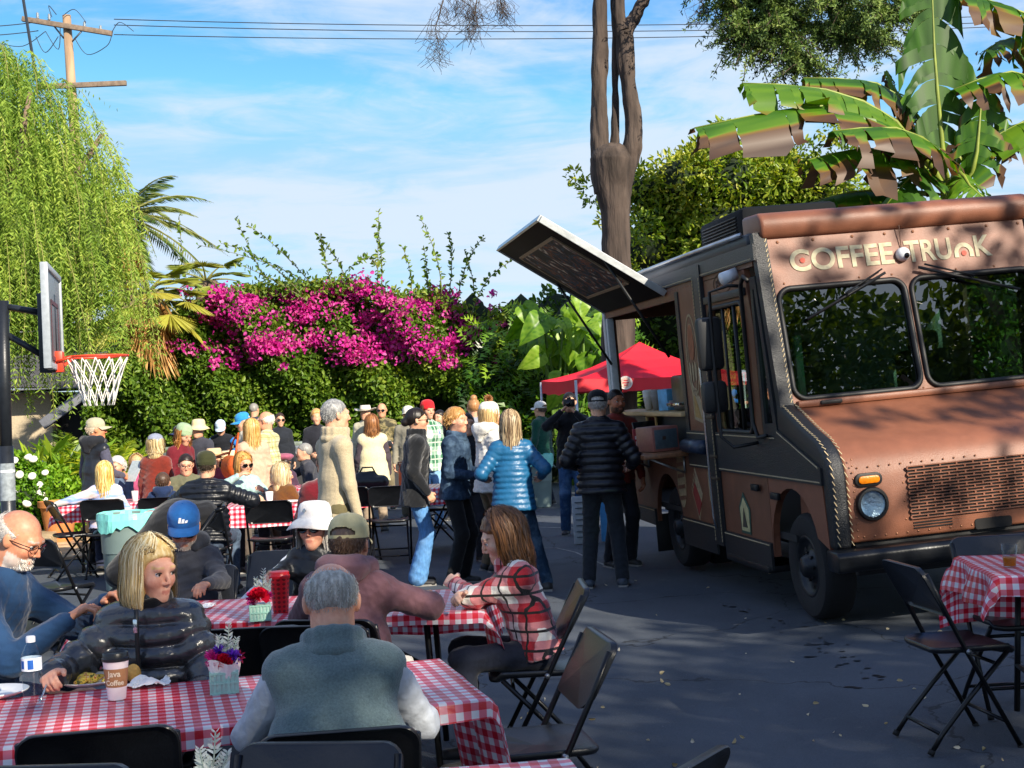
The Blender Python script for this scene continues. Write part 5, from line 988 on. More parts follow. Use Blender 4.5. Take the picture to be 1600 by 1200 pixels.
em = MB(); em.ext([(.115 * math.cos(t), .105 * math.sin(t)) for t in [i * math.pi / 12 for i in range(24)]], .004, Fm); eo = em.obj('emblem', mat('emblem_white', '#e8d8d0', .6), tent); Fm2 = Fm.copy(); Fm2.translation = Fm.translation + nn_ * .006
MB().ext([(.09 * math.cos(t), .08 * math.sin(t)) for t in [i * math.pi / 12 for i in range(24)]], .004, Fm2).obj('emblem_disc', mat('emblem_tan', '#d9b7a4', .6), eo); Fm2.translation = Fm.translation + nn_ * .012; [MB().ext([(x * (1 - .4 * abs(k)), y + .036 * k) for x, y in rrect(.11, .018, .006)], .004, Fm2).obj('emblem_bar', mat('emblem_red', '#c8323c', .6), eo) for k in (-1, 0, 1)]
# ------------------------------------------------------------------ coffee truck
def make_truck():
    th, ph = R(9.07), R(2.9); U0 = Vector((math.cos(th), math.sin(th), 0)); V_ = Vector((-math.sin(th), math.cos(th), 0)); Z_ = Vector((0, 0, 1))
    U_ = U0 * math.cos(ph) + Z_ * math.sin(ph); W_ = Z_ * math.cos(ph) - U0 * math.sin(ph)
    root = empty('coffee_truck', (0, 0, 0), 0, 'brown leather-look coffee step van with open serving hatch', 'truck')
    M4 = Matrix((U_, V_, W_)).transposed().to_4x4(); M4.translation = Vector((2.075, 9.12, .05)); root.matrix_world = M4
    cop = mat('copper_wrap', '#80503a', .46, .12, 9, .22, 160, spec=.45, wear_dapple=('#643f2e', 1.6, .75)); cop2 = mat('brown_wrap', '#6f452f', .5, .16, 7, .22, 150, wear_dapple=('#54331f', 1.8, .6))
    blk = mat('black_leather', '#15181d', .42, .25, 40, .55, 130, spec=.5); rub = mat('rubber', '#0c0d0f', .55, .2, 30, .1); st_m = mat('stitch', '#c2ae88', .8, .15); chrome = mat('chrome', '#c8ccd0', .12, .05, metal=1); dm = mat('dark_metal', '#1a1c1f', .45, .2, 20, .1, metal=.4); sil = mat('worn_aluminium', '#b4b8ba', .35, .15, 6, .1, metal=.8)
    cream = mat('cream_print', '#c9b88f', .6, .15, 30); inn = mat('cabin_grey', '#93a89e', .6, .2, 4); dk = mat('interior_dark', '#17181a', .7, .2, 6)
    def panel(name, outer, holes, fr, d, m, par=root, bev=0):
        bm = bmesh.new(); 
        for lp in [outer] + holes:
            vs = [bm.verts.new((p[0], p[1], 0)) for p in lp]
            for i in range(len(vs)): bm.edges.new((vs[i], vs[(i + 1) % len(vs)]))
        bmesh.ops.triangle_fill(bm, use_beauty=True, use_dissolve=False, edges=bm.edges[:], normal=(0, 0, 1))
        r = bmesh.ops.extrude_face_region(bm, geom=bm.faces[:]); bmesh.ops.translate(bm, verts=[e for e in r['geom'] if isinstance(e, bmesh.types.BMVert)], vec=(0, 0, d)); bmesh.ops.recalc_face_normals(bm, faces=bm.faces); bm.transform(fr)
        me = bpy.data.meshes.new(name); bm.to_mesh(me); bm.free(); me.materials.append(m); return link(bpy.data.objects.new(name, me), par)
    def fr(o, x, y):                    # frame with origin o, axes x and y, normal x cross y
        x = Vector(x).normalized(); y = Vector(y).normalized(); F = Matrix((x, y, x.cross(y))).transposed().to_4x4(); F.translation = Vector(o); return F
    def box(name, c, d, m, par=root, bev=.008, rot=None): return MB().box(c, d, rot).obj(name, m, par, bevel=bev)
    def tube(name, pts, r, m, par=root, n=8, closed=False): mb = MB(); mb.tube(pts, r, n, closed=closed); return mb.obj(name, m, par, smooth=True)
    def off(poly, c): return [(p[0] + c[0], p[1] + c[1]) for p in poly]
    SIDE = fr((0, 0, 0), (0, 1, 0), (0, 0, 1))            # 2-D (v, w); normal +u, into the body
    BW, LEN, SK, TOP = 2.2, 6.0, .40, 2.66
    def arch(vc, r, a0=0, a1=180, n=14, wc=.42): return [(vc + r * math.cos(R(a0 + (a1 - a0) * i / n)), wc + r * math.sin(R(a0 + (a1 - a0) * i / n))) for i in range(n + 1)]
    # ---- side facing the tables
    outer = [(2.40, SK), (3.56, SK)] + arch(4.02, .46, 180, 0) + [(4.48, SK), (LEN, SK), (LEN, TOP), (2.40, TOP)]
    panel('side_panel', outer, [[(3.18, 1.10), (5.86, 1.10), (5.86, 2.44), (3.18, 2.44)]], SIDE, .04, cop2)
    f_arch = [(.10, .56), (.14, .98), (1.20, .98), (1.20, SK)] + arch(.74, .47, 0, 160, 14, .46)
    panel('front_fender', f_arch, [], SIDE, .05, cop)
    # door with its window
    door = panel('door', [(1.21, SK), (2.32, SK), (2.32, 2.52), (1.30, 2.52), (1.21, 2.1)], [off(rrect(.84, .98, .07), (1.80, 1.80))], SIDE, .045, cop2)
    pane = panel('door_pane', rrect(.82, .96, .06), [], fr((.03, 1.80, 1.80), (0, 1, 0), (0, 0, 1)), .006, glassmat('door_glass', '#cfe0d4', 2.4, .7), door); tube('window_gasket', [(-.008, 1.80 + p[0], 1.80 + p[1]) for p in rrect(.84, .98, .07)], .02, rub, door, 6, True); tube('pane_divider', [(-.004, 1.88, 1.33), (-.004, 1.88, 2.27)], .012, rub, door, 6); tube('pane_divider', [(-.004, 1.60, 1.33), (-.004, 1.60, 2.27)], .016, rub, door, 6)
    box('door_handle', (-.03, 1.42, .90), (.03, .14, .05), dm, door); box('hinge_latch', (-.02, 1.02, .86), (.03, .16, .05), dm); box('door_header', (-.012, 1.80, 2.36), (.03, 1.0, .06), blk, door)
    # quarter window ahead of the door
    panel('quarter_frame', [(.90, 1.30), (1.20, 1.30), (1.20, 2.45), (1.08, 2.45)], [[(.98, 1.38), (1.15, 1.38), (1.15, 2.36), (1.12, 2.36)]], SIDE, .04, blk); panel('quarter_glass', [(.98, 1.38), (1.15, 1.38), (1.15, 2.36), (1.12, 2.36)], [], fr((.02, 0, 0), (0, 1, 0), (0, 0, 1)), .005, glassmat('door_glass'))
    # ---- black leather trim with stitching
    stx = []
    def band(name, pts, w=None, depth=.02, x=-.02):
        return panel(name, pts, [], fr((x, 0, 0), (0, 1, 0), (0, 0, 1)), depth, blk)
    band('trim_band', [(.10, .985), (.10, 1.10), (.86, 1.34), (.92, 1.30), (2.34, 1.30), (2.34, .985)]); band('trim_band', [(2.56, .985), (2.56, 1.30), (3.16, 1.30), (3.16, .985)]); band('trim_pillar', [(2.33, SK - .03), (2.55, SK - .03), (2.55, TOP), (2.33, TOP)], depth=.03, x=-.03); band('lower_skirt', [(2.56, SK - .12), (3.52, SK - .12), (3.56, .52), (2.56, .52)]); band('lower_skirt', [(4.50, SK - .04), (LEN, SK - .02), (LEN, .52), (4.50, .52)]); band('lower_skirt', [(1.22, SK - .1), (2.32, SK - .1), (2.32, .50), (1.22, .50)])
    band('roof_trim', [(1.0, TOP - .10), (LEN, TOP - .10), (LEN, TOP + .02), (1.0, TOP + .02)]); band('hatch_trim', [(3.08, 1.0), (3.17, 1.0), (3.17, 2.5), (3.08, 2.5)], depth=.012, x=-.012); band('tail_trim', [(5.90, SK), (LEN, SK), (LEN, TOP), (5.90, TOP)], depth=.014, x=-.014).data.materials[0] = mat('white_jamb', '#b9c0c4', .5, .1)
    def stitch(a, b, n, x=-.023, r=.0045, ang=.5):
        a, b = Vector((x, *a)), Vector((x, *b)); d = (b - a).normalized(); pp = Vector((0, -d.z, d.y))
        for i in range(n): c = a.lerp(b, (i + .5) / n); h = (b - a).length / n * .36; stx.append(([c - d * h - pp * h * ang * .5, c + d * h + pp * h * ang * .5], r * .72))
    for a, b, n in (((.92, 1.28), (2.30, 1.28), 40), ((.12, 1.005), (2.30, 1.005), 56), ((2.58, 1.28), (3.14, 1.28), 18), ((2.58, 1.005), (3.14, 1.005), 18), ((.13, 1.10), (.86, 1.325), 24), ((1.24, .485), (2.30, .485), 40), ((2.58, .505), (3.5, .505), 34), ((4.52, .505), (5.9, .505), 44), ((1.05, TOP - .085), (5.9, TOP - .085), 120)): stitch(a, b, n)
    for v0 in (2.35, 2.53): stitch((v0, SK), (v0, TOP - .1), 70, -.034)
    for z in (1.42, 1.10, .92): box('pillar_strap', (-.028, 2.44, z), (.022, .24, .025), mat('strap', '#4a3c2c', .6), bev=.003)
    tube('grab_rail', [(-.075, 2.36, 2.2), (-.085, 2.36, 1.9), (-.085, 2.36, .62), (-.07, 2.36, .52)], .012, chrome); MB().tube([(-.04, 2.58, 1.17), (-.04, 3.14, 1.17)], .06, 14).obj('leather_roll', mat('blue_black_leather', '#1a2a40', .35, .2, 20, .3), root, smooth=True)
    # ---- front: bonnet
    prof = [(.82, 1.50), (.40, 1.335), (.20, 1.265), (.09, 1.20), (.03, 1.12), (.0, 1.02), (.0, .60), (.90, .60)]
    bon = MB(); bon.ext(prof, BW - .22, fr((.11, 0, 0), (0, 1, 0), (0, 0, 1))); bon.obj('bonnet', cop, root, bevel=.02, seg=3)
    for s, u0 in ((0, -.005), (1, BW - .115)):
        pr2 = [(.88, 1.545), (.40, 1.36), (.19, 1.29), (.065, 1.215), (.0, 1.125), (-.022, 1.02), (-.022, .565), (.11, .565), (.13, .985), (.2, 1.06), (.9, 1.30)]; MB().ext(pr2, .12, fr((u0, 0, 0), (0, 1, 0), (0, 0, 1))).obj('corner_trim', blk, root, bevel=.035, seg=3)
    line = [(.86, 1.535), (.40, 1.355), (.19, 1.285), (.07, 1.215), (.004, 1.125), (-.022, 1.02), (-.024, .58)]
    for (a, b) in zip(line[:-1], line[1:]):
        for u0, sg in ((.105, 1), (.012, -1)):
            n = max(2, int(math.dist(a, b) / .042))
            for i in range(n):
                p, q = [Vector((u0, a[0] + (b[0] - a[0]) * t, a[1] + (b[1] - a[1]) * t)) for t in ((i + .12) / n, (i + .80) / n)]; o = Vector((.010, -.007, .006)); stx.append(([p + o * .4 - Vector((.008, 0, 0)), q + o * .4 + Vector((.008, 0, 0))], .0036))
    smb = MB()
    for pts, r in stx: smb.tube(pts, r, 4)
    so_ = smb.obj('stitching', st_m, root); so_['kind'] = 'stuff'
    # ---- windscreen wall
    sl = Vector((0, .24, 1.22)).normalized(); FR = fr((0, .80, 1.49), (1, 0, 0), sl); FH = 1.27
    wins = [off(rrect(.95, .80, .09, 6), (.60, .455)), off(rrect(.95, .80, .09, 6), (1.61, .455))]
    panel('windscreen_wall', [(.09, 0), (BW - .09, 0), (BW - .09, FH), (.09, FH)], wins, FR @ Matrix.Translation((0, 0, -.04)), .04, cop)
    gl = glassmat('windscreen_glass', '#b4d6c8', 2.6, .6)
    for i, c in enumerate((.60, 1.61)):
        panel('windscreen_pane', rrect(.94, .79, .088, 6), [], FR @ Matrix.Translation((c, .455, -.02)), .006, gl); tube('windscreen_gasket', [FR @ Vector((c + p[0], .455 + p[1], .004)) for p in rrect(.96, .81, .095, 6)], .021, rub, root, 6, True)
    for u0 in (0, BW - .10): panel('corner_pillar', [(u0, -.02), (u0 + .10, -.02), (u0 + .10, FH + .02), (u0, FH + .02)], [], FR @ Matrix.Translation((0, 0, -.06)), .075, blk)
    box('centre_strip', FR @ Vector((1.105, FH - .2, .004)), (.006, .004, .38), mat('seam', '#5a3826', .6), bev=0)
    stz = MB()
    for i in range(34): p = FR @ Vector((.085, .03 + i * .037, .018)); stz.tube([p + Vector((-.006, 0, 0)), p + Vector((.008, .006, .024))], .0036, 4)
    stz.obj('stitching', st_m, root)['kind'] = 'stuff'
    # bar between bonnet and windscreen, bonnet vent, roof cap
    box('cowl', (BW / 2, .80, 1.505), (BW - .24, .10, .05), cop, bev=.015); box('bonnet_catch', (.36, .745, 1.505), (.16, .03, .03), rub, bev=.01)
    MB().ext([(1.03, 2.70), (1.00, 2.74), (.985, 2.80), (1.0, 2.86), (1.06, 2.90), (1.4, 2.91), (1.4, 2.70)], BW - .10, fr((.05, 0, 0), (0, 1, 0), (0, 0, 1))).obj('roof_cap', cop, root, bevel=.03, seg=4)
    # ---- lettering on the forehead
    def text(s, size, F, m, name='lettering', bold=.012, sp=1.0, wid=None):
        cu = bpy.data.curves.new('t', 'FONT'); cu.body = s; cu.size = size; cu.extrude = .002; cu.offset = bold; cu.space_character = sp; o = bpy.data.objects.new('t', cu); COL.objects.link(o); bpy.context.view_layer.update()
        me = bpy.data.meshes.new_from_object(o.evaluated_get(bpy.context.evaluated_depsgraph_get())); bpy.data.objects.remove(o)
        if wid: xs_ = [v.co.x for v in me.vertices]; me.transform(Matrix.Translation((-min(xs_), 0, 0))); me.transform(Matrix.Diagonal((wid / (max(xs_) - min(xs_)), 1, 1, 1)))
        me.transform(F); me.materials.clear(); me.materials.append(m); me.name = name
        return link(bpy.data.objects.new(name, me), root)
    letc = mat('letter_cream', '#bfb494', .75, .25, 22); ty = .985
    text('COFFEE', .222, FR @ Matrix.Translation((.25, ty, .004)), letc, bold=.005, wid=.79); text('TRU', .222, FR @ Matrix.Translation((1.13, ty, .004)), letc, bold=.005, wid=.36); text('K', .222, FR @ Matrix.Translation((1.675, ty, .004)), letc, bold=.005, wid=.13)
    ac = [(1.585 + .075 * math.cos(R(a)), ty + .035 + .075 * math.sin(R(a))) for a in range(0, 181, 15)]; ai = [(1.585 + .043 * math.cos(R(a)), ty + .035 + .043 * math.sin(R(a))) for a in range(180, -1, -15)]
    MB().ext([(1.66, ty)] + ac + [(1.51, ty), (1.542, ty)] + ai + [(1.628, ty)], .004, FR @ Matrix.Translation((0, 0, .002))).obj('lettering', letc, root); rd = mat('letter_red', '#b04a38', .7, .1)
    for c in ((.345, ty + .075), (1.585, ty + .03)): MB().ext([(c[0] + .02 * math.cos(t), c[1] + .02 * math.sin(t)) for t in [i * math.pi / 8 for i in range(16)]], .003, FR @ Matrix.Translation((0, 0, .003))).obj('letter_dot', rd, root)
    # ---- rivets
    rv = MB()
    def rivet(p, n, r=.009):
        n = Vector(n).normalized(); F = fr(p, n.orthogonal(), n.cross(n.orthogonal())); a = MB().lathe([(r, 0), (r * .8, r * .45), (0, r * .6)], 7); rv.add([F @ Vector(q) for q in a.v], a.f)
    nf = FR.to_3x3() @ Vector((0, 0, 1))
    for u in (.18, .45, .75, 1.0, 1.22, 1.5, 1.8, 2.05): rivet(FR @ Vector((u, 1.21, .001)), nf, .012); rivet(FR @ Vector((u, .90, .001)), nf)
    for i in range(12): rivet(FR @ Vector((1.105 + (.02 if i % 2 else -.02), .05 + .068 * i, .001)), nf, .007)
    for i in range(30): rivet(FR @ Vector((.15 + .065 * i, .022, .001)), nf, .006)
    for i in range(13): rivet((.16, -.001, .64 + .042 * i), (0, -1, 0), .007)
    for i in range(12): rivet((.20 + .075 * i, .012, 1.085), (0, -1, .2), .007); rivet((.20 + .075 * i, -.001, .635), (0, -1, 0), .008)
    for z in (.72, .84, .96): rivet((.50, -.001, z), (0, -1, 0), .007)
    for i in range(40): rivet((-.001, 2.7 + .08 * i, 2.52), (-1, 0, 0), .006)
    rv.obj('rivets', mat('rivet', '#9c6a4c', .35, .1, metal=.4), root, smooth=True)['kind'] = 'stuff'
    # ---- grille: slotted sheet over a dark radiator
    gx0, gx1, gz0, gz1 = .53, BW - .53, .72, 1.06; box('radiator', ((gx0 + gx1) / 2, -.004, (gz0 + gz1) / 2 + .0), (gx1 - gx0, .006, gz1 - gz0), mat('radiator_black', '#060607', .8), bev=0)
    gm = MB(); rows = 17; ph_ = (gz1 - gz0) / rows; pw = .115
    for i in range(rows + 1): gm.box(((gx0 + gx1) / 2, -.013, gz0 + ph_ * i), (gx1 - gx0, .010, ph_ * .33))
    for i in range(rows):
        x = gx0 + (pw * .5 if i % 2 else 0)
        while x < gx1 + .001: gm.box((x, -.0125, gz0 + ph_ * (i + .5)), (.011, .009, ph_ * .7)); x += pw
    gm.obj('grille', cop, root)
    for x0 in (gx0, gx1 - .30):
        for i in range(3): box('vent_slot', (x0 + .15, -.003, .655 + .018 * i), (.27, .006, .008), mat('radiator_black', '#060607', .8), bev=0)
    MB().ext(rrect(.26, .07, .02), .006, fr((BW / 2, -.001, .635), (1, 0, 0), (0, 0, 1))).obj('crank_opening', mat('radiator_black', '#060607', .8), root)
    # ---- lamps
    for u in (.27, BW - .27):
        Fh = fr((u, -.002, .845), (1, 0, 0), (0, 0, 1))
        a = MB().lathe([(.085, .0), (.108, .0), (.112, .018), (.104, .034), (.088, .036), (.085, .022)], 28, cap=False); a.v = [tuple(Fh @ Vector(p)) for p in a.v]; ho = a.obj('headlight', rub, root, smooth=True, auto=40)
        a = MB().lathe([(.088, .020), (.075, .030), (.04, .038), (0, .041)], 28); a.v = [tuple(Fh @ Vector(p)) for p in a.v]; a.obj('lens', glassmat('lamp_lens', '#f4fbff', 1.5, .96), ho, smooth=True)
        a = MB().lathe([(.088, .018), (.06, .009), (.03, .005), (0, .004)], 28, cap=False); a.v = [tuple(Fh @ Vector(p)) for p in a.v]; a.obj('reflector', mat('reflector', '#eef2f4', .22, .1, 40, .6, 45, metal=.6), ho, smooth=True)
        MB().ext(rrect(.19, .088, .042), .022, fr((u - .01, .002, 1.005), (1, 0, 0), (0, -.05, 1))).obj('turn_signal', rub, root, bevel=.006); MB().ext(rrect(.145, .05, .024), .014, fr((u - .01, -.017, 1.005), (1, 0, 0), (0, -.05, 1))).obj('signal_lens', mat('amber', '#d8780c', .25, .15, 60, .2), root, bevel=.006)
    # ---- bumper, tow eye, underside
    MB().ext([(-.16, .44), (-.185, .47), (-.185, .545), (-.16, .575), (.02, .575), (.02, .44)], BW + .12, fr((-.06, 0, 0), (0, 1, 0), (0, 0, 1))).obj('bumper', mat('bumper_black', '#16191d', .32, .3, 12, .1, metal=.35), root, bevel=.012); tube('tow_eye', [(.52 + .03 * math.cos(t), -.06, .36 + .03 * math.sin(t)) for t in [i * math.pi / 6 for i in range(12)]], .009, dm, root, 6, True)
    box('chassis', (BW / 2, 3.0, .44), (1.3, 5.8, .16), dk); box('floor', (BW / 2, 3.4, .56), (BW - .1, 5.1, .05), dk, bev=0); box('axle', (BW / 2, .74, .36), (1.7, .12, .12), dk); box('axle', (BW / 2, 4.02, .36), (1.7, .16, .16), dk); box('door_step', (.10, 1.76, .30), (.28, 1.0, .05), dm); box('mud_flap', (.16, 4.55, .28), (.34, .015, .36), rub, bev=.004); box('front_valance', (BW / 2, .06, .5), (BW - .3, .05, .24), dk)
    # ---- wheels
    def wheel(u, v, sgn, dual=False):
        Fw = fr((u, v, .375), (0, -1 if sgn < 0 else 1, 0), (0, 0, 1))
        def lt(prof, n=32): a = MB().lathe(prof, n, cap=False); a.v = [tuple(Fw @ Vector(p)) for p in a.v]; return a
        t = lt([(.215, -.02), (.26, .0), (.345, -.008), (.368, -.03), (.375, -.06), (.375, -.19), (.36, -.225), (.26, -.24), (.215, -.22)]).obj('wheel', mat('tyre', '#141416', .8, .25, 40, .3), root, smooth=True, auto=35)
        lt([(.218, -.02), (.205, -.012), (.19, -.03), (.165, -.065), (.12, -.05), (.085, -.02), (.07, .015), (.04, .03), (.0, .03)]).obj('rim', mat('rim_steel', '#26292d', .4, .3, 20, .15, metal=.5), t, smooth=True)
        for i in range(8):
            a = lt([(.011, 0), (.011, .018), (0, .02)], 6); c = Fw.to_3x3() @ Vector((.095 * math.cos(i * math.pi / 4), .095 * math.sin(i * math.pi / 4), -.035)); MB().add([Vector(p) + c for p in a.v], a.f).obj('lug_nut', dm, t)
        for i in range(6):
            a = lt([(.026, -.052), (.0, -.05)], 10); c = Fw.to_3x3() @ Vector((.145 * math.cos(i * math.pi / 3 + .3), .145 * math.sin(i * math.pi / 3 + .3), .0)); MB().add([Vector(p) + c for p in a.v], a.f).obj('hand_hole', dk, t)
        return t
    wheel(.055, .74, -1); wheel(.06, 4.02, -1); wheel(.32, 4.02, -1); wheel(BW - .055, .74, 1); wheel(BW - .06, 4.02, 1)
    # ---- far side, rear, roof
    panel('far_side_panel', [(.95, SK), (LEN, SK), (LEN, TOP), (.95, TOP)], [[(1.35, 1.35), (2.2, 1.35), (2.2, 2.3), (1.35, 2.3)]], fr((BW, 0, 0), (0, 1, 0), (0, 0, 1)), -.04, cop2); panel('far_fender', f_arch, [], fr((BW - .05, 0, 0), (0, 1, 0), (0, 0, 1)), .05, cop)
    panel('rear_panel', [(.04, SK), (BW - .04, SK), (BW - .04, TOP), (.04, TOP)], [[(.12, 1.35), (1.55, 1.35), (1.55, 2.42), (.12, 2.42)]], fr((0, LEN - .04, 0), (1, 0, 0), (0, 0, 1)), -.03, cop2)
    box('hatch_jamb', (.03, 5.88, 1.76), (.07, .10, 1.36), mat('white_jamb', '#b9c0c4', .5, .1)); box('roof', (BW / 2, 3.6, TOP + .055), (BW + .02, 4.86, .12), mat('roof_grey', '#3b3f45', .5, .15, 5), bev=.045); tube('drip_rail', [(-.02, 1.25, TOP + .11), (-.025, 3.5, TOP + .115), (-.02, 6.0, TOP + .11)], .018, sil)
    acu = box('air_conditioner', (.62, 2.45, TOP + .25), (.80, 1.15, .28), mat('ac_black', '#0e1115', .8, .2, 8, spec=.2), bev=.05)
    for i in range(7): box('vent_slat', (.212, 2.45, TOP + .17 + .026 * i), (.012, .9, .010), rub, acu, .002)
    box('partition', (BW / 2 + .35, 2.42, 1.6), (1.35, .04, 2.0), inn, bev=0); box('ceiling_liner', (BW / 2, 3.56, TOP - .02), (BW - .12, 4.74, .02), mat('liner', '#9db0a8', .7), bev=0)
    # ---- cab: seats, wheel, dashboard
    for u in (.55, 1.62):
        s_ = box('seat', (u, 1.65, 1.0), (.48, .45, .14), dk, bev=.04); box('backrest', (u, 1.9, 1.42), (.46, .12, .78), dk, s_, .05); box('headrest', (u, 1.88, 1.88), (.26, .09, .16), dk, s_, .04)
    box('dashboard', (BW / 2, 1.05, 1.38), (BW - .2, .34, .16), dk, bev=.04); tube('steering_wheel', [(1.58 + .21 * math.cos(t), 1.28 + .12 * math.sin(t), 1.56 + .16 * math.sin(t)) for t in [i * math.pi / 12 for i in range(24)]], .014, rub, root, 6, True); box('instrument_post', (.32, 1.2, 1.75), (.06, .05, .5), mat('pale_post', '#c8d2cc', .5), bev=.01)
    # ---- wipers, cameras
    def wiper(a, b, piv): tube('wiper', [FR @ Vector((*a, .05)), FR @ Vector((*b, .03))], .011, rub, root, 6); tube('wiper_arm', [FR @ Vector((*piv, .03)), FR @ Vector((piv[0] * .5 + b[0] * .5, piv[1] * .5 + b[1] * .5, .065)), FR @ Vector((*((a[0] + b[0]) / 2, (a[1] + b[1]) / 2), .055))], .007, rub, root, 6)
    wiper((.93, .905), (.30, .62), (.92, .94)); wiper((1.19, .925), (1.95, .70), (1.25, .95))
    a = MB().lathe([(.052, 0), (.052, .02), (.046, .045), (.03, .062), (0, .07)], 20); F = FR @ Matrix.Translation((1.105, 1.04, .0)); a.v = [tuple(F @ Vector(p)) for p in a.v]; wc = mat('camera_white', '#dcdfe2', .35, .03); co = a.obj('dome_camera', wc, root, smooth=True); a = MB().lathe([(.022, .05), (.018, .066), (0, .074)], 14); F = FR @ Matrix.Translation((1.113, 1.018, .006)); a.v = [tuple(F @ Vector(p)) for p in a.v]; a.obj('camera_lens', mat('cam_lens', '#0a0a0c', .1), co, smooth=True)
    sc_ = tube('side_camera', [(-.03, 1.42, 2.50), (-.14, 1.40, 2.47)], .048, wc, root, 14); tube('camera_mount', [(.0, 1.47, 2.54), (-.05, 1.44, 2.51)], .02, wc, sc_, 8)
    # ---- mirrors
    mr = tube('mirror_bracket', [(-.02, 1.30, 2.40), (-.14, 1.28, 2.41), (-.24, 1.42, 2.38), (-.25, 1.43, 1.95), (-.25, 1.43, 1.30), (-.18, 1.36, 1.22), (-.02, 1.28, 1.24)], .013, rub, root, 8)
    box('mirror_head', (-.25, 1.50, 2.0), (.20, .10, .40), mat('mirror_black', '#101317', .5, .2, 20), mr, .04); box('mirror_head', (-.25, 1.50, 1.60), (.20, .10, .24), mat('mirror_black', '#101317', .5, .2, 20), mr, .04)
    tube('mirror_loop', [(-.06, 1.06, 2.42), (-.07, 1.12, 2.46), (-.07, 1.2, 2.40), (-.06, 1.24, 1.4), (-.05, 1.18, 1.28), (-.05, 1.0, 1.30)], .016, rub, root, 8)
    # ---- serving hatch: awning, counters, picture
    ang = R(35); aw = Vector((-math.cos(ang), 0, math.sin(ang))); FA = fr((-.02, 3.45, 2.50), (0, 1, 0), aw); AL, AWd = 2.38, 1.30
    awn = MB().ext([(0, 0), (AL, 0), (AL, AWd), (0, AWd)], .03, FA).obj('awning', mat('awning_black', '#0c0b0b', .7, .2, spec=.15), root, bevel=.004); dn_ = FA.to_3x3() @ Vector((0, 0, 1)); sgn = -1 if dn_.z > 0 else 1
    # FA normal points down-side when sgn == 1
    topz = -.016 if sgn == 1 else .034
    MB().ext([(-.015, -.01), (AL + .015, -.01), (AL + .015, AWd + .015), (-.015, AWd + .015)], .014, FA @ Matrix.Translation((0, 0, topz - .0))).obj('awning_top', mat('white_skin', '#d9dce0', .4, .08, 6), awn, bevel=.003)
    for c, d in (((AL / 2, AWd + .012), (AL + .04, .022)), ((-.012, AWd / 2), (.022, AWd)), ((AL + .012, AWd / 2), (.022, AWd))): MB().ext(off(rrect(*d, .004, 1), c), .055, FA @ Matrix.Translation((0, 0, -.012 if sgn == 1 else -.012))).obj('awning_edge', sil, awn)
    def art():
        m, nt, bs, N, L = nodes('dark_painting'); tc = N('ShaderNodeTexCoord'); n1 = N('ShaderNodeTexNoise'); n1.inputs['Scale'].default_value = 3.4; n1.inputs['Detail'].default_value = 4; n1.inputs['Distortion'].default_value = 2.5; L(tc.outputs['Object'], n1.inputs['Vector']); rp = N('ShaderNodeValToRGB'); L(n1.outputs[0], rp.inputs[0]); e = rp.color_ramp.elements
        e[0].position = .38; e[0].color = (*lin('#08090a'), 1); e[1].position = .66; e[1].color = (*lin('#c8c4ba'), 1)
        for p, c in ((.46, '#0c0e12'), (.49, '#2a4a66'), (.52, '#100c0a'), (.56, '#8a4c34'), (.59, '#14100e')): q = e.new(p); q.color = (*lin(c), 1)
        L(rp.outputs[0], bs.inputs['Base Color']); bs.inputs['Roughness'].default_value = .55; bs.inputs['Specular IOR Level'].default_value = .2; return m
    zu = .031 if sgn == 1 else -.006; pc = MB().ext([(.32, .30), (AL - .32, .30), (AL - .32, AWd - .22), (.32, AWd - .22)], .005, FA @ Matrix.Translation((0, 0, zu))).obj('awning_picture', art(), awn)
    for c, d in (((AL / 2, .29), (AL - .6, .03)), ((AL / 2, AWd - .21), (AL - .6, .03)), ((.31, (AWd + .08) / 2), (.03, AWd - .5)), ((AL - .31, (AWd + .08) / 2), (.03, AWd - .5))): MB().ext(off(rrect(*d, .004, 1), c), .014, FA @ Matrix.Translation((0, 0, zu if sgn == 1 else zu - .009))).obj('picture_frame', mat('old_gold', '#8a7458', .5, .2, 20), awn)
    for v0 in (.06, AL - .06): p = FA @ Vector((v0, .62, .01)); tube('gas_strut', [p, (-.01, 3.45 + v0 + (.0 if v0 < 1 else .0), 1.95)], .013, rub, root, 6)
    woodm = mat('counter_wood', '#7a5236', .45, .3, 5, .15, 40, stretch=(8, 1, 8), coat=.3); box('counter', (-.20, 4.5, 1.10), (.44, 2.7, .045), woodm, bev=.01); box('inner_ledge', (.10, 4.5, 1.44), (.30, 2.66, .04), mat('ledge_maple', '#b79a6c', .5, .2, 5, stretch=(6, 1, 6)), bev=.006); box('hatch_board', (.06, 4.52, 1.28), (.02, 2.66, .28), mat('hatch_black', '#24262a', .6, .15, 6), bev=0)
    for v0 in (3.35, 4.6, 5.6): tube('counter_bracket', [(-.01, v0, .92), (-.32, v0, 1.075)], .010, sil); tube('counter_bracket', [(-.01, v0, .92), (-.01, v0, 1.075)], .010, sil)
    # ---- printed emblems on the side (flat decals)
    def decal(name, poly, m, x=-.003, d=.003, par=root): return MB().ext(poly, d, fr((x - .0, 0, 0), (0, 1, 0), (0, 0, 1))).obj(name, m, par)
    def ell(c, rx, ry, n=28): return [(c[0] + rx * math.cos(2 * math.pi * i / n), c[1] + ry * math.sin(2 * math.pi * i / n)) for i in range(n)]
    def ring(name, c, rx, ry, t, m): return panel(name, ell(c, rx, ry), [ell(c, rx - t, ry - t)], fr((-.004, 0, 0), (0, 1, 0), (0, 0, 1)), .003, m)
    fade = mat('faded_print', '#9a8666', .7, .25, 30); ring('round_emblem', (2.82, 1.93), .17, .36, .02, fade); ring('round_emblem', (2.82, 1.93), .12, .28, .012, fade)
    SID = fr((-.004, 2.95, 0), (0, -1, 0), (0, 0, 1))
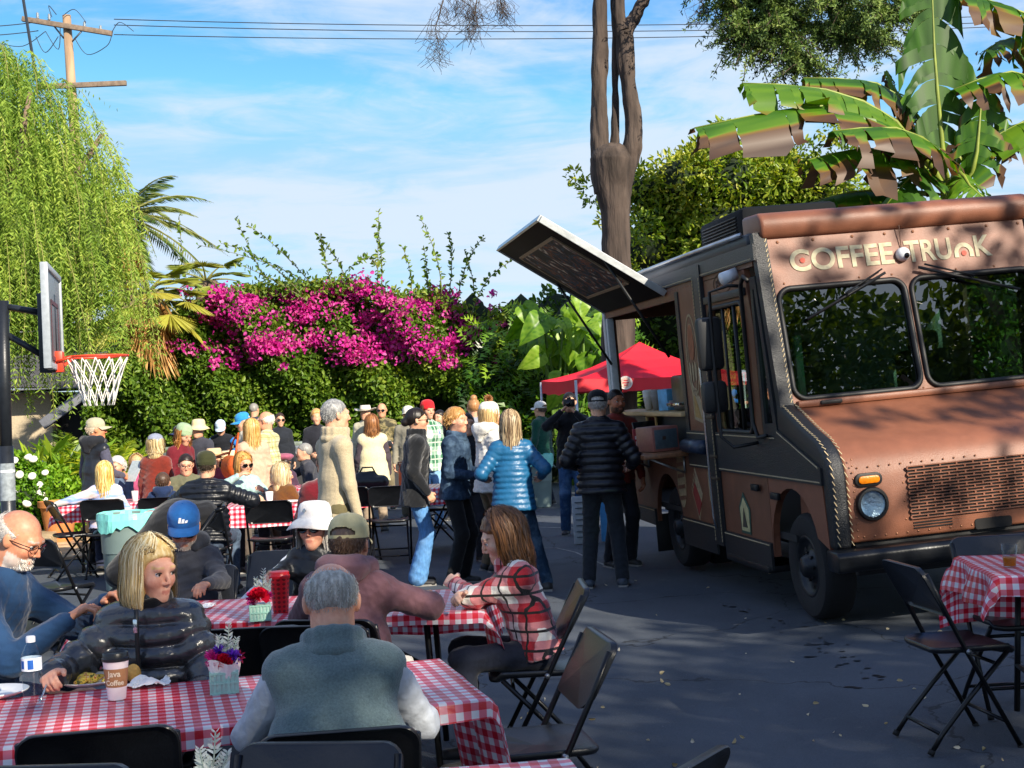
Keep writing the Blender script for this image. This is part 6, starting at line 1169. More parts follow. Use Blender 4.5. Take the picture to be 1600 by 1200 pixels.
    def stext(s, size, v, w, m, rot=0, name='emblem_lettering'): return text(s, size, fr((-.006, v, w), (0, -math.cos(R(rot)), math.sin(R(rot))), (0, math.sin(R(rot)), math.cos(R(rot)))), m, name, .002)
    stext('CO', .085, 2.88, 1.6, fade); decal('emblem_field', ell((2.82, 2.05), .085, .15), mat('rust_print', '#8a5030', .7, .25, 20), -.006)
    for k in range(3): decal('emblem_figure', ell((2.90 - .075 * k, 1.80), .026, .085), fade, -.007)
    decal('oval_emblem', ell((3.52, .86), .13, .26), fade); 
    for i in range(4): decal('oval_bar', [(3.42 + .0 * i, .68 + .10 * i), (3.62, .66 + .10 * i), (3.62, .695 + .10 * i), (3.42, .715 + .10 * i)], cop2, -.006)
    decal('diamond_emblem', [(3.05, .52), (3.22, .78), (3.08, 1.0 - .02), (2.90, .76)], fade); decal('diamond_field', [(3.05, .56), (3.18, .76), (3.10, .85), (2.94, .68)], mat('emblem_crimson', '#8a2c26', .6, .2, 20), -.006); 
    for k in range(4): decal('diamond_bar', [(3.085 + .030 * k, .955 - .046 * k), (3.062 + .030 * k, .905 - .046 * k), (3.072 + .030 * k, .893 - .046 * k), (3.095 + .030 * k, .943 - .046 * k)], cop2, -.007)
    decal('stamp_emblem', [(2.58, .62), (2.70, .72), (2.70, .95), (2.64, .98), (2.58, .90)], fade)
    decal('pennant_emblem', [(2.66, 1.36), (2.92, 1.40), (2.92, 1.72), (2.68, 1.56)], fade); decal('pennant_field', [(2.70, 1.40), (2.88, 1.42), (2.88, 1.64)], mat('ochre_print', '#9a7a42', .7, .2, 20), -.006)
    tn = [(1.68, .52), (1.90, .52), (1.92, .72), (1.80, .84), (1.66, .72)]; decal('lodge_badge', tn, mat('badge_green', '#2f4a3c', .7), -.006); decal('badge_field', [(1.70, .54), (1.88, .54), (1.89, .71), (1.80, .80), (1.69, .71)], mat('badge_cream', '#b3a878', .7, .2, 20), -.009); decal('badge_tent', [(1.74, .57), (1.85, .57), (1.80, .72)], mat('badge_ink', '#3a3426', .7), -.012)
    dkl = mat('debossed_print', '#4a2d1e', .6, .1); panel('upper_door_panel', [(1.10, 2.525), (2.33, 2.525), (2.33, TOP - .1), (1.10, TOP - .1)], [], SIDE, .03, cop2); stext('ROMA', .075, 1.98, 2.44, dkl, 14); ring('shield_emblem', (1.82, 2.47), .24, .085, .010, dkl)
    return root, M4
TRUCK, TM = make_truck()
def tw(u, v, w): return TM @ Vector((u, v, w))
TROT = TM.to_3x3().to_4x4()
def truck_thing(name, label, cat, u, v, w, rz=0):
    o = empty(name, tw(u, v, w), 0, label, cat); o.rotation_euler = (TM.to_3x3() @ Matrix.Rotation(rz, 3, 'Z')).to_euler(); return o
# things standing on the counters
t = truck_thing('cash_box', 'small pinkish brown metal cash box on the truck counter', 'box', -.18, 3.55, 1.125, .2); MB().box((0, 0, .11), (.26, .34, .22)).obj('case', mat('cash_pink', '#8f5a50', .45, .12), t, bevel=.012); MB().box((0, -.172, .11), (.22, .006, .17)).obj('front_plate', mat('steel_blue', '#5a6a72', .35, metal=.5), t, bevel=.002); MB().box((-.02, -.178, .12), (.03, .008, .03)).obj('latch', mat('lash', '#3a2a22'), t)
t = truck_thing('menu_card', 'red and white menu card in a stand on the truck counter', 'menu card', -.24, 3.95, 1.125, .1); MB().box((0, 0, .10), (.13, .02, .20)).obj('card', mat('card_red', '#9c2a30', .5, .1), t, bevel=.002); MB().box((0, -.012, .12), (.10, .004, .03)).obj('card_stripe', mat('card_white', '#d8d2cc', .6), t); MB().box((0, -.012, .06), (.09, .004, .05)).obj('card_stripe', mat('card_white', '#d8d2cc', .6), t); MB().box((0, 0, .005), (.15, .08, .012)).obj('foot', mat('lash', '#3a2a22'), t)
t = truck_thing('card_reader_stand', 'black tablet stand beside the red menu card on the counter', 'tablet stand', -.14, 4.12, 1.125, .3); MB().box((0, 0, .16), (.24, .02, .2), Matrix.Rotation(R(-18), 3, 'X')).obj('tablet', mat('tablet_black', '#0f1013', .3), t, bevel=.008); MB().box((0, .03, .04), (.12, .1, .08)).obj('foot', mat('tablet_black', '#0f1013', .3), t, bevel=.01)
t = truck_thing('framed_sign', 'small sign in a gold frame hanging under the hatch ledge', 'sign', -.01, 4.35, 1.15, R(-90) + 0); gd = mat('gold_frame', '#b8955a', .4, .15, 20, metal=.3)
for c, d in (((0, 0, .01), (.36, .02, .025)), ((0, 0, .27), (.36, .02, .025)), ((-.17, 0, .14), (.025, .02, .24)), ((.17, 0, .14), (.025, .02, .24))): MB().box(c, d).obj('frame', gd, t, bevel=.003)
MB().box((0, .004, .14), (.32, .006, .24)).obj('mirror_glass', mat('dark_mirror', '#2a3034', .08, .2, metal=.8), t)
for i, (v, lb, c) in enumerate(((4.9, 'stack of white paper cups at the back of the hatch ledge', '#dcd8d0'), (4.6, 'grey paper cup stack in the middle of the hatch ledge', '#8e8a86'))):
    t = truck_thing('paper_cups', lb, 'cups', .12, v, 1.462); MB().lathe([(.035, 0), (.048, .13), (.051, .135)] + [(.048 + .001 * k, .14 + .012 * k) for k in range(5)] + [(.04, .2)], 16).obj('cups', mat('cup' + c, c, .6, .05), t, smooth=True)
t = truck_thing('napkin_box', 'blue printed box on the hatch ledge beside the cups', 'box', .12, 4.15, 1.462, .4); MB().box((0, 0, .1), (.14, .14, .2)).obj('carton', mat('carton_blue', '#5f9fc4', .6, .3, 12), t, bevel=.006); MB().box((0, -.072, .06), (.1, .004, .06)).obj('print', mat('card_white', '#d8d2cc', .6), t)
t = truck_thing('espresso_machine', 'dark espresso machine on the hatch ledge near the cab', 'coffee machine', .22, 3.6, 1.462); MB().box((0, 0, .16), (.3, .5, .32)).obj('body', mat('tablet_black', '#0f1013', .3), t, bevel=.03); MB().box((-.12, 0, .06), (.2, .4, .03)).obj('drip_tray', mat('chrome', '#c8ccd0'), t, bevel=.005)
# ------------------------------------------------------------------ printed fabrics
def plaid(name, ground_c, block, line, sc=.16, line2=None):
    if name in MATS: return MATS[name]
    m, nt, bs, N, L = nodes(name); tc = N('ShaderNodeTexCoord'); mp = N('ShaderNodeMapping'); mp.inputs['Rotation'].default_value = (0, 0, R(8)); L(tc.outputs['Object'], mp.inputs[0]); sp = N('ShaderNodeSeparateXYZ'); L(mp.outputs[0], sp.inputs[0])
    def mth(op, a, b=None):
        n = N('ShaderNodeMath'); n.operation = op
        for i, v in enumerate((a, b)):
            if v is None: continue
            if isinstance(v, (int, float)): n.inputs[i].default_value = v
            else: L(v, n.inputs[i])
        return n.outputs[0]
    h = mth('ADD', sp.outputs[0], mth('MULTIPLY', sp.outputs[1], .9)); z = sp.outputs[2]
    fx, fz = mth('FRACT', mth('DIVIDE', h, sc)), mth('FRACT', mth('DIVIDE', z, sc)); bx_, bz = mth('GREATER_THAN', fx, .5), mth('GREATER_THAN', fz, .5)
    def lines(f): return mth('MAXIMUM', mth('LESS_THAN', mth('ABSOLUTE', mth('SUBTRACT', f, .25)), .035), mth('LESS_THAN', mth('ABSOLUTE', mth('SUBTRACT', f, .75)), .035))
    ln_ = mth('MAXIMUM', lines(fx), lines(fz))
    def mx(f, a, b):
        n = N('ShaderNodeMix'); n.data_type = 'RGBA'; L(f, n.inputs[0])
        for i, c in ((6, a), (7, b)):
            if isinstance(c, str): n.inputs[i].default_value = (*lin(c), 1)
            else: L(c, n.inputs[i])
        return n.outputs[2]
    mid = '#' + ''.join('%02x' % ((int(ground_c[i:i + 2], 16) + int(block[i:i + 2], 16)) // 2) for i in (1, 3, 5)); c = mx(bx_, mx(bz, ground_c, mid), mx(bz, mid, block)); c = mx(ln_, c, line); L(c, bs.inputs['Base Color']); bs.inputs['Roughness'].default_value = .9; bs.inputs['Sheen Weight'].default_value = .3
    no = N('ShaderNodeTexNoise'); no.inputs['Scale'].default_value = 160; L(tc.outputs['Object'], no.inputs['Vector']); bp = N('ShaderNodeBump'); bp.inputs['Strength'].default_value = .4; bp.inputs['Distance'].default_value = .008; L(no.outputs[0], bp.inputs['Height']); L(bp.outputs[0], bs.inputs['Normal']); MATS[name] = m; return m
def blotch(name, cols, scale=6, z=False):
    if name in MATS: return MATS[name]
    m, nt, bs, N, L = nodes(name); tc = N('ShaderNodeTexCoord'); no = N('ShaderNodeTexNoise'); no.inputs['Scale'].default_value = scale; no.inputs['Detail'].default_value = 4; mp = N('ShaderNodeMapping'); mp.inputs['Scale'].default_value = (.25, .25, 1.6) if z else (1, 1, 1); L(tc.outputs['Object'], mp.inputs[0]); L(mp.outputs[0], no.inputs['Vector']); rp = N('ShaderNodeValToRGB'); rp.color_ramp.interpolation = 'EASE' if z else 'CONSTANT'; L(no.outputs[0], rp.inputs[0]); e = rp.color_ramp.elements
    while len(e) < len(cols): e.new(.5)
    for i, c in enumerate(cols): e[i].position = .36 + .28 * i / (len(cols) - 1); e[i].color = (*lin(c), 1)
    L(rp.outputs[0], bs.inputs['Base Color']); bs.inputs['Roughness'].default_value = .85; MATS[name] = m; return m
girl_plaid = plaid('red_white_plaid', '#b51f2a', '#ece6dc', '#1c1614', .17); green_plaid = plaid('green_white_plaid', '#2c6a4a', '#dfe2d8', '#b8c4b4', .22); yellow_plaid = plaid('yellow_plaid', '#b3ad72', '#d8d2a4', '#8a8a54', .12); camo = blotch('camouflage', ['#3a3626', '#6a6244', '#8a7c54', '#54502e'], 14); tie = blotch('pastel_stripes', ['#e2dde6', '#86a6e0', '#e6c9c4', '#9fd0d8'], 5, True)
P = {}
def pp(key, *a, **k): P[key] = person(*a, **k)
SK1, SK2, SK3 = '#d9a082', '#cf8f70', '#b87a58'
# ---- seated at the two front tables
pp('old', 'bearded man in glasses and navy sweatshirt with knife and fork at left edge', 45, 789, 5.75, -97, pose='sit', lean=20, pitch=26, yaw=-4, skin='#cf8d6c', hair=('fringe', '#bdb6ae'), beard='#cfcac2', eye='clear', top=('#1d3a5c', 'plain'), kind='sweatshirt', legs=('#1c2c48', 'denim'), R_=(.12, .50, .89), L_=(-.10, .58, .93), rn=(-.2, .3, -1), ln=(.2, .2, -1), curl=([.35, .6, .7, .7], [.35, .6, .7, .7]), lod=0, seed=1, elder=True, fat=1.08, thick=.026)
pp('blonde', 'blonde woman in shiny black quilted jacket turning her head right', 236, 841, 5.22, 176, pose='sit', lean=3, yaw=58, pitch=5, fem=True, skin='#dba288', hair=('bob', '#cfae6c', '#f3e3b6', .175), top=('#2c2e33', 'gloss'), kind='quilted_jacket', puff=.078, thick=.040, collar=('#0b0b0d', 'fleece', .034, 1), R_=(.25, .34, .80), L_=(-.22, .28, .66), rn=(-.5, .3, -.7), curl=([.55, .7, .8, .8], .4), lod=0, seed=2, legs=('#22262e', 'plain'))
pp('bluecap', 'man in blue baseball cap and sunglasses wearing a dark grey hoodie', 285, 781, 7.6, 178, pose='sit', lean=8, pitch=22, yaw=12, skin='#cf9273', hair=('short', '#8e8a86'), hat_=('cap', '#1f5c9c'), beard='#b4aca4', eye='sun', top=('#3b3d45', 'plain'), kind='hoodie', hood=('#33363d', 'plain'), R_=(.22, .40, .80), L_=(-.20, .42, .80), rn=(0, 0, -1), ln=(0, 0, -1), lod=0, seed=3, fat=1.1)
pp('vest', 'balding man in grey-green fleece vest seen from behind at the nearest table', 515, 869, 4.28, 8, pose='sit', lean=21, pitch=24, skin='#d69c80', hair=('fringe', '#96968f', '#d2d2cc'), top=('#aeb4bd', 'plain'), vest=('#5a6c6e', 'fleece', ''), kind='shirt', collar=('#5a6c6e', 'fleece', .03), R_=(.20, .46, .80), L_=(-.20, .46, .80), rp=(.55, -.3, -.9), lp=(-.55, -.3, -.9), lod=0, seed=4, fat=1.27, elder=True, legs=('#39445c', 'denim'), rn=(0, 0, -1), ln=(0, 0, -1), thick=.026)
pp('mauve', 'man in mauve hoodie and khaki cap seen from behind', 545, 797, 6.12, -12, pose='sit', lean=15, pitch=4, skin='#cf9273', hair=('short', '#5a4638'), hat_=('cap', '#cbbd8c'), top=('#6b4b51', 'plain'), kind='hoodie', hood=('#75555b', 'plain'), R_=(.30, .40, .80), L_=(-.2, .42, .80), rp=(1, -.25, -.35), lod=0, seed=5, fat=1.14, legs=('#dedad4', 'plain'), thick=.03)
pp('bucket', 'smiling woman in white bucket hat and sunglasses with grey hair', 490, 784, 7.7, 174, pose='sit', lean=4, yaw=-6, pitch=-3, fem=True, skin='#d79c80', hair=('long', '#b5b1a8', '#dedad0', .2), hat_=('bucket', '#e6e3de'), eye='sun', top=('#15171b', 'nylon'), R_=(.18, .36, .8), L_=(-.2, .36, .8), lod=0, seed=6)
pp('girl', 'girl with long brown hair in red and white plaid jacket sitting sideways', 770, 797, 6.5, 92, pose='sit', lean=14, pitch=20, yaw=6, fem=True, skin='#e2b297', hair=('curly', '#5a3820', '#95643a', .36), top=(girl_plaid, 'mat'), kind='plaid_jacket', thick=.024, hem=.1, R_=(-.10, .34, .80), L_=(.10, .37, .84), rp=(1, -.1, -.5), lp=(-1, -.1, -.5), lod=0, seed=7, legs=('#1d2230', 'plain'), collar=(girl_plaid, 'mat', .02))
# ---- people standing in the lot
pp('fleece_w', 'woman with sunglasses in black fleece and light blue wide jeans', 651, 637, 13.1, -82, fem=True, hair=('low_bun', '#1a1411'), eye='sun', top=('#15171b', 'fleece'), hem=.17, legs=('#5685b8', 'denim'), split=.03, shoes='#1a1a1c', R_=(.2, .10, .86), L_=(-.22, .06, .86), lod=1, seed=8, collar=('#15171b', 'fleece', .05), thick=.03, curl=(.4, .4))
pp('denim_w', 'woman with short strawberry blonde hair in dark denim jacket and black trousers', 713, 637, 13.0, -112, fem=True, skin='#dca184', hair=('pixie', '#a8763c', '#d9ae70'), top=('#26384e', 'denim'), kind='denim_jacket', hem=.10, legs=('#101114', 'plain'), R_=(.08, .24, 1.0), L_=(-.06, .26, 1.02), lod=1, seed=9, collar=('#26384e', 'denim', .03, 1), thick=.026)
pp('pompom', 'woman in cream pompom beanie and white jumper behind the denim jacket', 765, 627, 13.9, -62, fem=True, hat_=('pompom', '#e2ddd2'), hair=('long', '#c0a06c', None, .08), top=('#dedbd4', 'fleece'), kind='jumper', legs=('#6a5a44', 'plain'), hood=('#dedbd4', 'fleece'), R_=(.1, .25, 1.1), lod=1, seed=10)
pp('blue_w', 'woman with long streaked hair in blue quilted jacket seen from behind', 796, 643, 12.3, 4, fem=True, hair=('long', '#7a6248', '#cbb48e', .33), top=('#1d5c86', 'nylon'), kind='quilted_jacket', puff=.048, thick=.026, hem=.16, legs=('#1f354c', 'denim'), feet={1: nv(.26, .05, 0), -1: nv(-.04, 0, 0)}, R_=(.26, .12, 1.0), L_=(-.24, .18, 1.0), lod=1, seed=11)
pp('puffer', 'man in black cap and black puffer jacket at the serving counter', 933, 606, 12.4, -6, hat_=('cap', '#101114'), hair=('short', '#a39d96'), top=('#10131b', 'nylon'), kind='puffer_jacket', puff=.066, thick=.034, hem=.12, legs=('#23282f', 'plain'), shoes='#39434f', R_=(.26, .24, 1.05), L_=(-.22, .22, 1.06), lod=1, seed=12, feet={1: nv(.15, .02, 0), -1: nv(-.14, -.02, 0)})
pp('photographer', 'photographer in dark jacket raising a camera to his face', 889, 612, 17.0, 176, hair=('short', '#17120f'), top=('#17181d', 'plain'), legs=('#2b4a70', 'denim'), shoes='#2a2c30', R_=(.10, .26, 1.50), L_=(-.07, .27, 1.48), rp=(.8, -.1, -.8), lp=(-.8, -.1, -.8), curl=(.6, .6), lod=1, seed=13)
pp('rust_man', 'dark-haired man in rust jacket behind the black puffer jacket', 962, 607, 13.7, 205, hair=('short', '#1a1310'), skin='#a9694a', beard='#3a2a22', top=('#74281f', 'plain'), legs=('#1c1f26', 'plain'), lod=1, seed=14)
pp('green_man', 'man in white cap and dark green jacket under the canopy edge', 843, 626, 22.0, 52, hat_=('cap', '#d9d8d4'), hair=('short', '#5a4a3c'), top=('#16473a', 'fleece'), legs=('#1b2130', 'plain'), R_=(.2, .3, 1.0), lod=1, seed=15)
pp('tan', 'grey-haired man in tan fleece and olive trousers standing among the tables', 524, 622, 10.5, -58, yaw=-6, hair=('short', '#7e7e7e', '#bcbcb8'), top=('#b3a486', 'fleece'), legs=('#625a3e', 'plain'), collar=('#b3a486', 'fleece', .045), lod=0, seed=16, R_=(.22, .10, .84), L_=(-.2, .12, .86), thick=.016, hem=.12, folds=.3, fat=.9)
pp('redbeanie', 'person in red beanie and green plaid jacket beyond the woman in black fleece', 668, 624, 18.5, -150, hat_=('beanie', '#d01e28'), fem=True, hair=('long', '#6a4830', None, .2), top=(green_plaid, 'mat'), legs=('#7ba2c8', 'denim'), lod=1, seed=17, hem=.14)
pp('creamvest', 'woman with curly auburn hair in long cream fleece vest', 580, 650, 18.6, 8, fem=True, hair=('curly', '#6e4528', '#a87040', .2), top=('#453c44', 'plain'), vest=('#ded2a8', 'fleece', ''), legs=('#93826e', 'plain'), hem=.18, thick=.04, lod=1, seed=18)
pp('cowboy', 'man in pale wide-brimmed hat standing by the hedge', 570, 632, 23, 165, hat_=('wide', '#d9d3c6', '#8a8072'), hair=('short', '#9a948c'), top=('#c2bba6', 'plain'), legs=('#8a8274', 'plain'), lod=2, seed=19)
pp('camo', 'bald man in sunglasses and camouflage jacket holding papers by the hedge', 596, 629, 22.4, 176, hair=('none', '#b89a88'), eye='sun', top=(camo, 'mat'), legs=('#7a7058', 'plain'), R_=(.15, .3, 1.05), L_=(-.2, .3, 1.05), lod=2, seed=20, skin='#d69a78')
pp('darkjacket', 'fair-haired person in dark jacket left of the tan fleece', 494, 639, 20.5, 190, fem=True, hair=('pixie', '#c29250', '#e0be84'), top=('#22232b', 'plain'), legs=('#22232b', 'plain'), lod=2, seed=21, R_=(.1, .28, 1.0))
pp('yellowshirt', 'bald man with glasses in pale yellow plaid shirt facing left', 414, 642, 17.0, 76, hair=('fringe', '#d8d0c4'), eye='clear', top=(yellow_plaid, 'mat'), legs=('#6a6458', 'plain'), skin='#dc9a78', lod=1, seed=22, R_=(.1, .3, 1.0), L_=(-.2, .3, 1.0))
pp('beigecoat', 'long-haired blonde woman in dusty pink coat standing in front of the yellow shirt', 392, 656, 15.9, 30, fem=True, hair=('long', '#b8883e', '#e3c27c', .24), top=('#c9a48c', 'plain'), legs=('#5a5048', 'plain'), hem=.26, lod=1, seed=23)
pp('ponytail', 'dark-haired woman with ponytail and sunglasses far back by the hedge', 437, 645, 23, 200, fem=True, hair=('ponytail', '#3a2a20'), eye='sun', top=('#22262e', 'plain'), legs=('#22262e', 'plain'), lod=2, seed=24)
pp('skycap', 'person in sky blue cap looking down left of the bald man', 375, 643, 19.0, 110, hat_=('cap', '#2f8ac6'), hair=('short', '#d4c4b0'), top=('#cbc3b2', 'plain'), legs=('#54504a', 'plain'), pitch=15, lod=2, seed=25)
pp('greyhead', 'grey-haired man in navy standing farthest back in the buffet line', 397, 629, 25, -20, hair=('short', '#8a8680'), top=('#283040', 'plain'), legs=('#283040', 'plain'), lod=2, seed=26)
pp('server', 'server in blue shirt, dark apron and pale cap bending over the buffet', 343, 655, 23.5, 180, lean=16, pitch=28, hat_=('cap', '#c2d4e6'), hair=('short', '#6a5a4a'), top=('#2474c4', 'plain'), vest=('#1b1d24', 'plain', ''), legs=('#1b1d24', 'plain'), R_=(.22, .36, 1.0), L_=(-.22, .36, 1.0), rp=(1, -.3, -.3), lp=(-1, -.3, -.3), lod=2, seed=27)
pp('greenbeanie', 'woman in pale green beanie and maroon top with curly auburn hair', 290, 661, 16.6, -125, fem=True, lean=14, pitch=20, hat_=('beanie', '#98ae8a'), hair=('curly', '#8a5628', '#c48a48', .16), top=('#681a26', 'plain'), legs=('#2a2a30', 'plain'), lod=1, seed=28)
pp('sunhat', 'person in beige sun hat behind the green beanie', 309, 656, 19.5, 160, hat_=('bucket', '#dac69a'), hair=('short', '#5a4a3a'), top=('#3a3b45', 'plain'), legs=('#3a3b45', 'plain'), lod=2, seed=29)
pp('navycap', 'person in navy cap left of the green beanie', 281, 664, 18.4, 130, hat_=('cap', '#1b2a4c'), hair=('short', '#8a6a4a'), top=('#2b2d36', 'plain'), legs=('#2b2d36', 'plain'), lod=2, seed=30)
pp('rustsweater', 'person in rust sweater and grey cap standing with back turned', 243, 678, 15.8, -8, fem=True, hat_=('cap', '#878da0'), hair=('curly', '#b09868', '#d8c79c', .10), top=('#73291d', 'fleece'), kind='sweater', legs=('#2a2624', 'plain'), hem=.2, lod=1, seed=31)
pp('hoodieman', 'man in tan cap and dark hooded vest standing by the flower bed', 150, 651, 15.6, -38, yaw=-34, hat_=('cap', '#ada68c'), hair=('short', '#c9b8a0'), skin='#d08a64', top=('#4b4b5c', 'plain'), vest=('#20232a', 'nylon', ''), hood=('#20232a', 'plain'), legs=('#14161a', 'plain'), shoes='#e4e2de', R_=(.16, .26, 1.02), lod=1, seed=32)
pp('weston', 'person in pale cap and khaki jacket left of the red beanie', 637, 633, 20.5, 170, hat_=('cap', '#d1cdc2'), hair=('short', '#6a5a4a'), top=('#8a8576', 'plain'), legs=('#5a564c', 'plain'), lod=2, seed=33)
pp('darkhair', 'dark-haired person in black to the right of the red beanie', 686, 641, 20, 150, hair=('short', '#1c1612'), top=('#23262d', 'plain'), legs=('#23262d', 'plain'), lod=2, seed=34)
pp('bunhead', 'person with light brown hair bun behind the cream beanie', 739, 622, 17.5, 10, fem=True, hair=('bun', '#a4764a'), top=('#8d93a0', 'plain'), legs=('#33363e', 'plain'), lod=1, seed=35)
pp('behind_denim', 'brown-haired man just behind the woman in denim jacket', 729, 646, 14.7, -160, hair=('short', '#3a2a20'), top=('#2a2b32', 'plain'), legs=('#2a2b32', 'plain'), lod=1, seed=36)
# ---- people seated farther back
pp('tiedye', 'girl with wavy blonde hair in pastel striped top stretching out an arm', 163, 722, 14.9, 6, pose='sit', fem=True, lean=4, hair=('long', '#d0a04a', '#f2dc98', .26), top=(tie, 'mat'), L_=(-.52, .0, .78), lp=(-.5, -.6, -.4), lod=1, seed=37, legs=('#2a3048', 'plain'))
pp('silver', 'silver-haired woman in blue-grey top facing the blonde girl', 182, 713, 16.3, 165, pose='sit', fem=True, hair=('pixie', '#bcb8b0', '#e4e0d8'), top=('#56677f', 'plain'), lod=1, seed=38)
pp('pinktop', 'fair woman in raspberry top left of the rust sweater', 213, 710, 16.9, 190, pose='sit', fem=True, hair=('long', '#c09a68', '#dcc090', .16), top=('#a84a6c', 'plain'), lod=1, seed=39)
pp('boy', 'small boy in navy hooded top with cropped brown hair', 254, 736, 14.8, 4, pose='sit', hair=('short', '#4a3628'), top=('#1b2c4e', 'plain'), hood=('#1b2c4e', 'plain'), legs=('#2a2c34', 'plain'), lod=1, seed=40, headsc=.92, R_=(.2, .3, .75), L_=(-.2, .3, .75))
pp('olivebeanie', 'man in olive beanie and black quilted jacket seen from behind', 322, 704, 12.9, -4, pose='sit', lean=10, hat_=('beanie', '#34361f'), hair=('short', '#3a3026'), top=('#12151c', 'nylon'), kind='quilted_jacket', puff=.055, thick=.036, R_=(.34, .40, .86), L_=(-.25, .38, .8), rp=(1, -.1, -.4), lp=(-1, -.1, -.4), lod=1, seed=41, legs=('#3c4658', 'denim'), fat=1.1)
pp('darkglasses', 'dark-haired man with glasses in olive jacket facing the boy', 290, 709, 15.5, 195, pose='sit', pitch=10, hair=('short', '#241812'), eye='clear', top=('#64644e', 'plain'), lod=1, seed=42)
pp('eating', 'blonde woman in sunglasses and pale teal jacket eating at the middle table', 381, 707, 15.0, -158, pose='sit', fem=True, pitch=8, yaw=20, hair=('bob', '#b5803a', '#dcae68', .10), eye='sun', top=('#9dbcb8', 'denim'), R_=(.10, .26, 1.0), L_=(-.14, .34, .84), lod=1, seed=43)
pp('longhair', 'long-haired woman in cream top right beside the woman eating', 404, 702, 16.2, -70, pose='sit', fem=True, hair=('long', '#a87a3c', '#d0a764', .3), top=('#d9d5cb', 'plain'), lod=1, seed=44)
pp('hatpair1', 'person in tan brimmed hat and plum top at the crowded table', 333, 699, 16.6, 165, pose='sit', hat_=('wide', '#d6b188', '#a8845c'), hair=('short', '#7a5a40'), top=('#84384a', 'plain'), lod=2, seed=45)
pp('hatpair2', 'person in straw hat directly left of the blonde woman eating', 356, 703, 17.2, 150, pose='sit', hat_=('wide', '#e0c79c', '#b89a6c'), hair=('short', '#7a5a40'), top=('#c6b69c', 'plain'), lod=2, seed=46)
pp('beret', 'person in mauve beret and dark purple top with back turned', 441, 705, 17.2, 25, pose='sit', fem=True, hat_=('beret', '#98546c'), hair=('ponytail', '#3a2a28'), top=('#473246', 'plain'), lod=2, seed=47)
pp('velvet', 'woman with ash blonde bob in brown velvet jacket', 441, 724, 14.5, -20, yaw=-50, pose='sit', fem=True, hair=('bob', '#c0a878', '#e6d8b4', .13), top=('#65401c', 'fleece'), lod=1, seed=48)
pp('leaning', 'person in charcoal jacket eating behind the brown velvet jacket', 474, 692, 18.2, 100, pose='sit', lean=14, hair=('short', '#8a8884'), top=('#393b44', 'plain'), R_=(.1, .34, .95), lod=2, seed=49)
pp('maroon', 'person in maroon jacket mostly hidden behind the tan fleece', 508, 700, 11.9, 20, pose='sit', hair=('short', '#6a5a4c'), top=('#651420', 'fleece'), legs=('#9fb0c4', 'denim'), lod=1, seed=50)
# ------------------------------------------------------------------ tables with gingham cloths
def gingham():
    m, nt, bs, N, L = nodes('red_gingham'); uv = N('ShaderNodeUVMap'); uv.uv_map = 'UVMap'; sp = N('ShaderNodeSeparateXYZ'); L(uv.outputs[0], sp.inputs[0])
    def mth(op, a, b):
        n = N('ShaderNodeMath'); n.operation = op
        for i, v in enumerate((a, b)):
            if isinstance(v, (int, float)): n.inputs[i].default_value = v
            else: L(v, n.inputs[i])
        return n.outputs[0]
    fx, fy = [mth('LESS_THAN', mth('FRACT', mth('DIVIDE', sp.outputs[i], .052), 0), .5) for i in (0, 1)]; c = mth('MULTIPLY', mth('ADD', fx, fy), .5); rp = N('ShaderNodeValToRGB'); rp.color_ramp.interpolation = 'CONSTANT'; e = rp.color_ramp.elements; e[0].color = (*lin('#f3eff3'), 1); e[0].position = 0; e[1].position = .75; e[1].color = (*lin('#de1730'), 1); q = e.new(.3); q.color = (*lin('#ee7a8e'), 1); L(c, rp.inputs[0]); L(rp.outputs[0], bs.inputs['Base Color'])
    bs.inputs['Roughness'].default_value = .30; bs.inputs['Specular IOR Level'].default_value = .55; tc = N('ShaderNodeTexCoord'); no = N('ShaderNodeTexNoise'); no.inputs['Scale'].default_value = 9; no.inputs['Detail'].default_value = 5; L(tc.outputs['Object'], no.inputs['Vector']); bp = N('ShaderNodeBump'); bp.inputs['Strength'].default_value = .35; bp.inputs['Distance'].default_value = .02; cr = [mth('LESS_THAN', mth('ABSOLUTE', mth('SUBTRACT', mth('FRACT', mth('DIVIDE', sp.outputs[i], .31), 0), .5), 0), .012) for i in (0, 1)]; L(mth('ADD', mth('MULTIPLY', mth('ADD', cr[0], cr[1]), .12), no.outputs[0]), bp.inputs['Height']); L(bp.outputs[0], bs.inputs['Normal'])
    tr = N('ShaderNodeBsdfTranslucent'); L(rp.outputs[0], tr.inputs[0]); mx = N('ShaderNodeMixShader'); mx.inputs[0].default_value = .22; L(bs.outputs[0], mx.inputs[1]); L(tr.outputs[0], mx.inputs[2]); L(mx.outputs[0], nt.nodes['Material Output'].inputs[0]); return m
GING = gingham(); leg_m = mat('table_leg_steel', '#1b1d20', .4, .2, metal=.3); TABH = .735
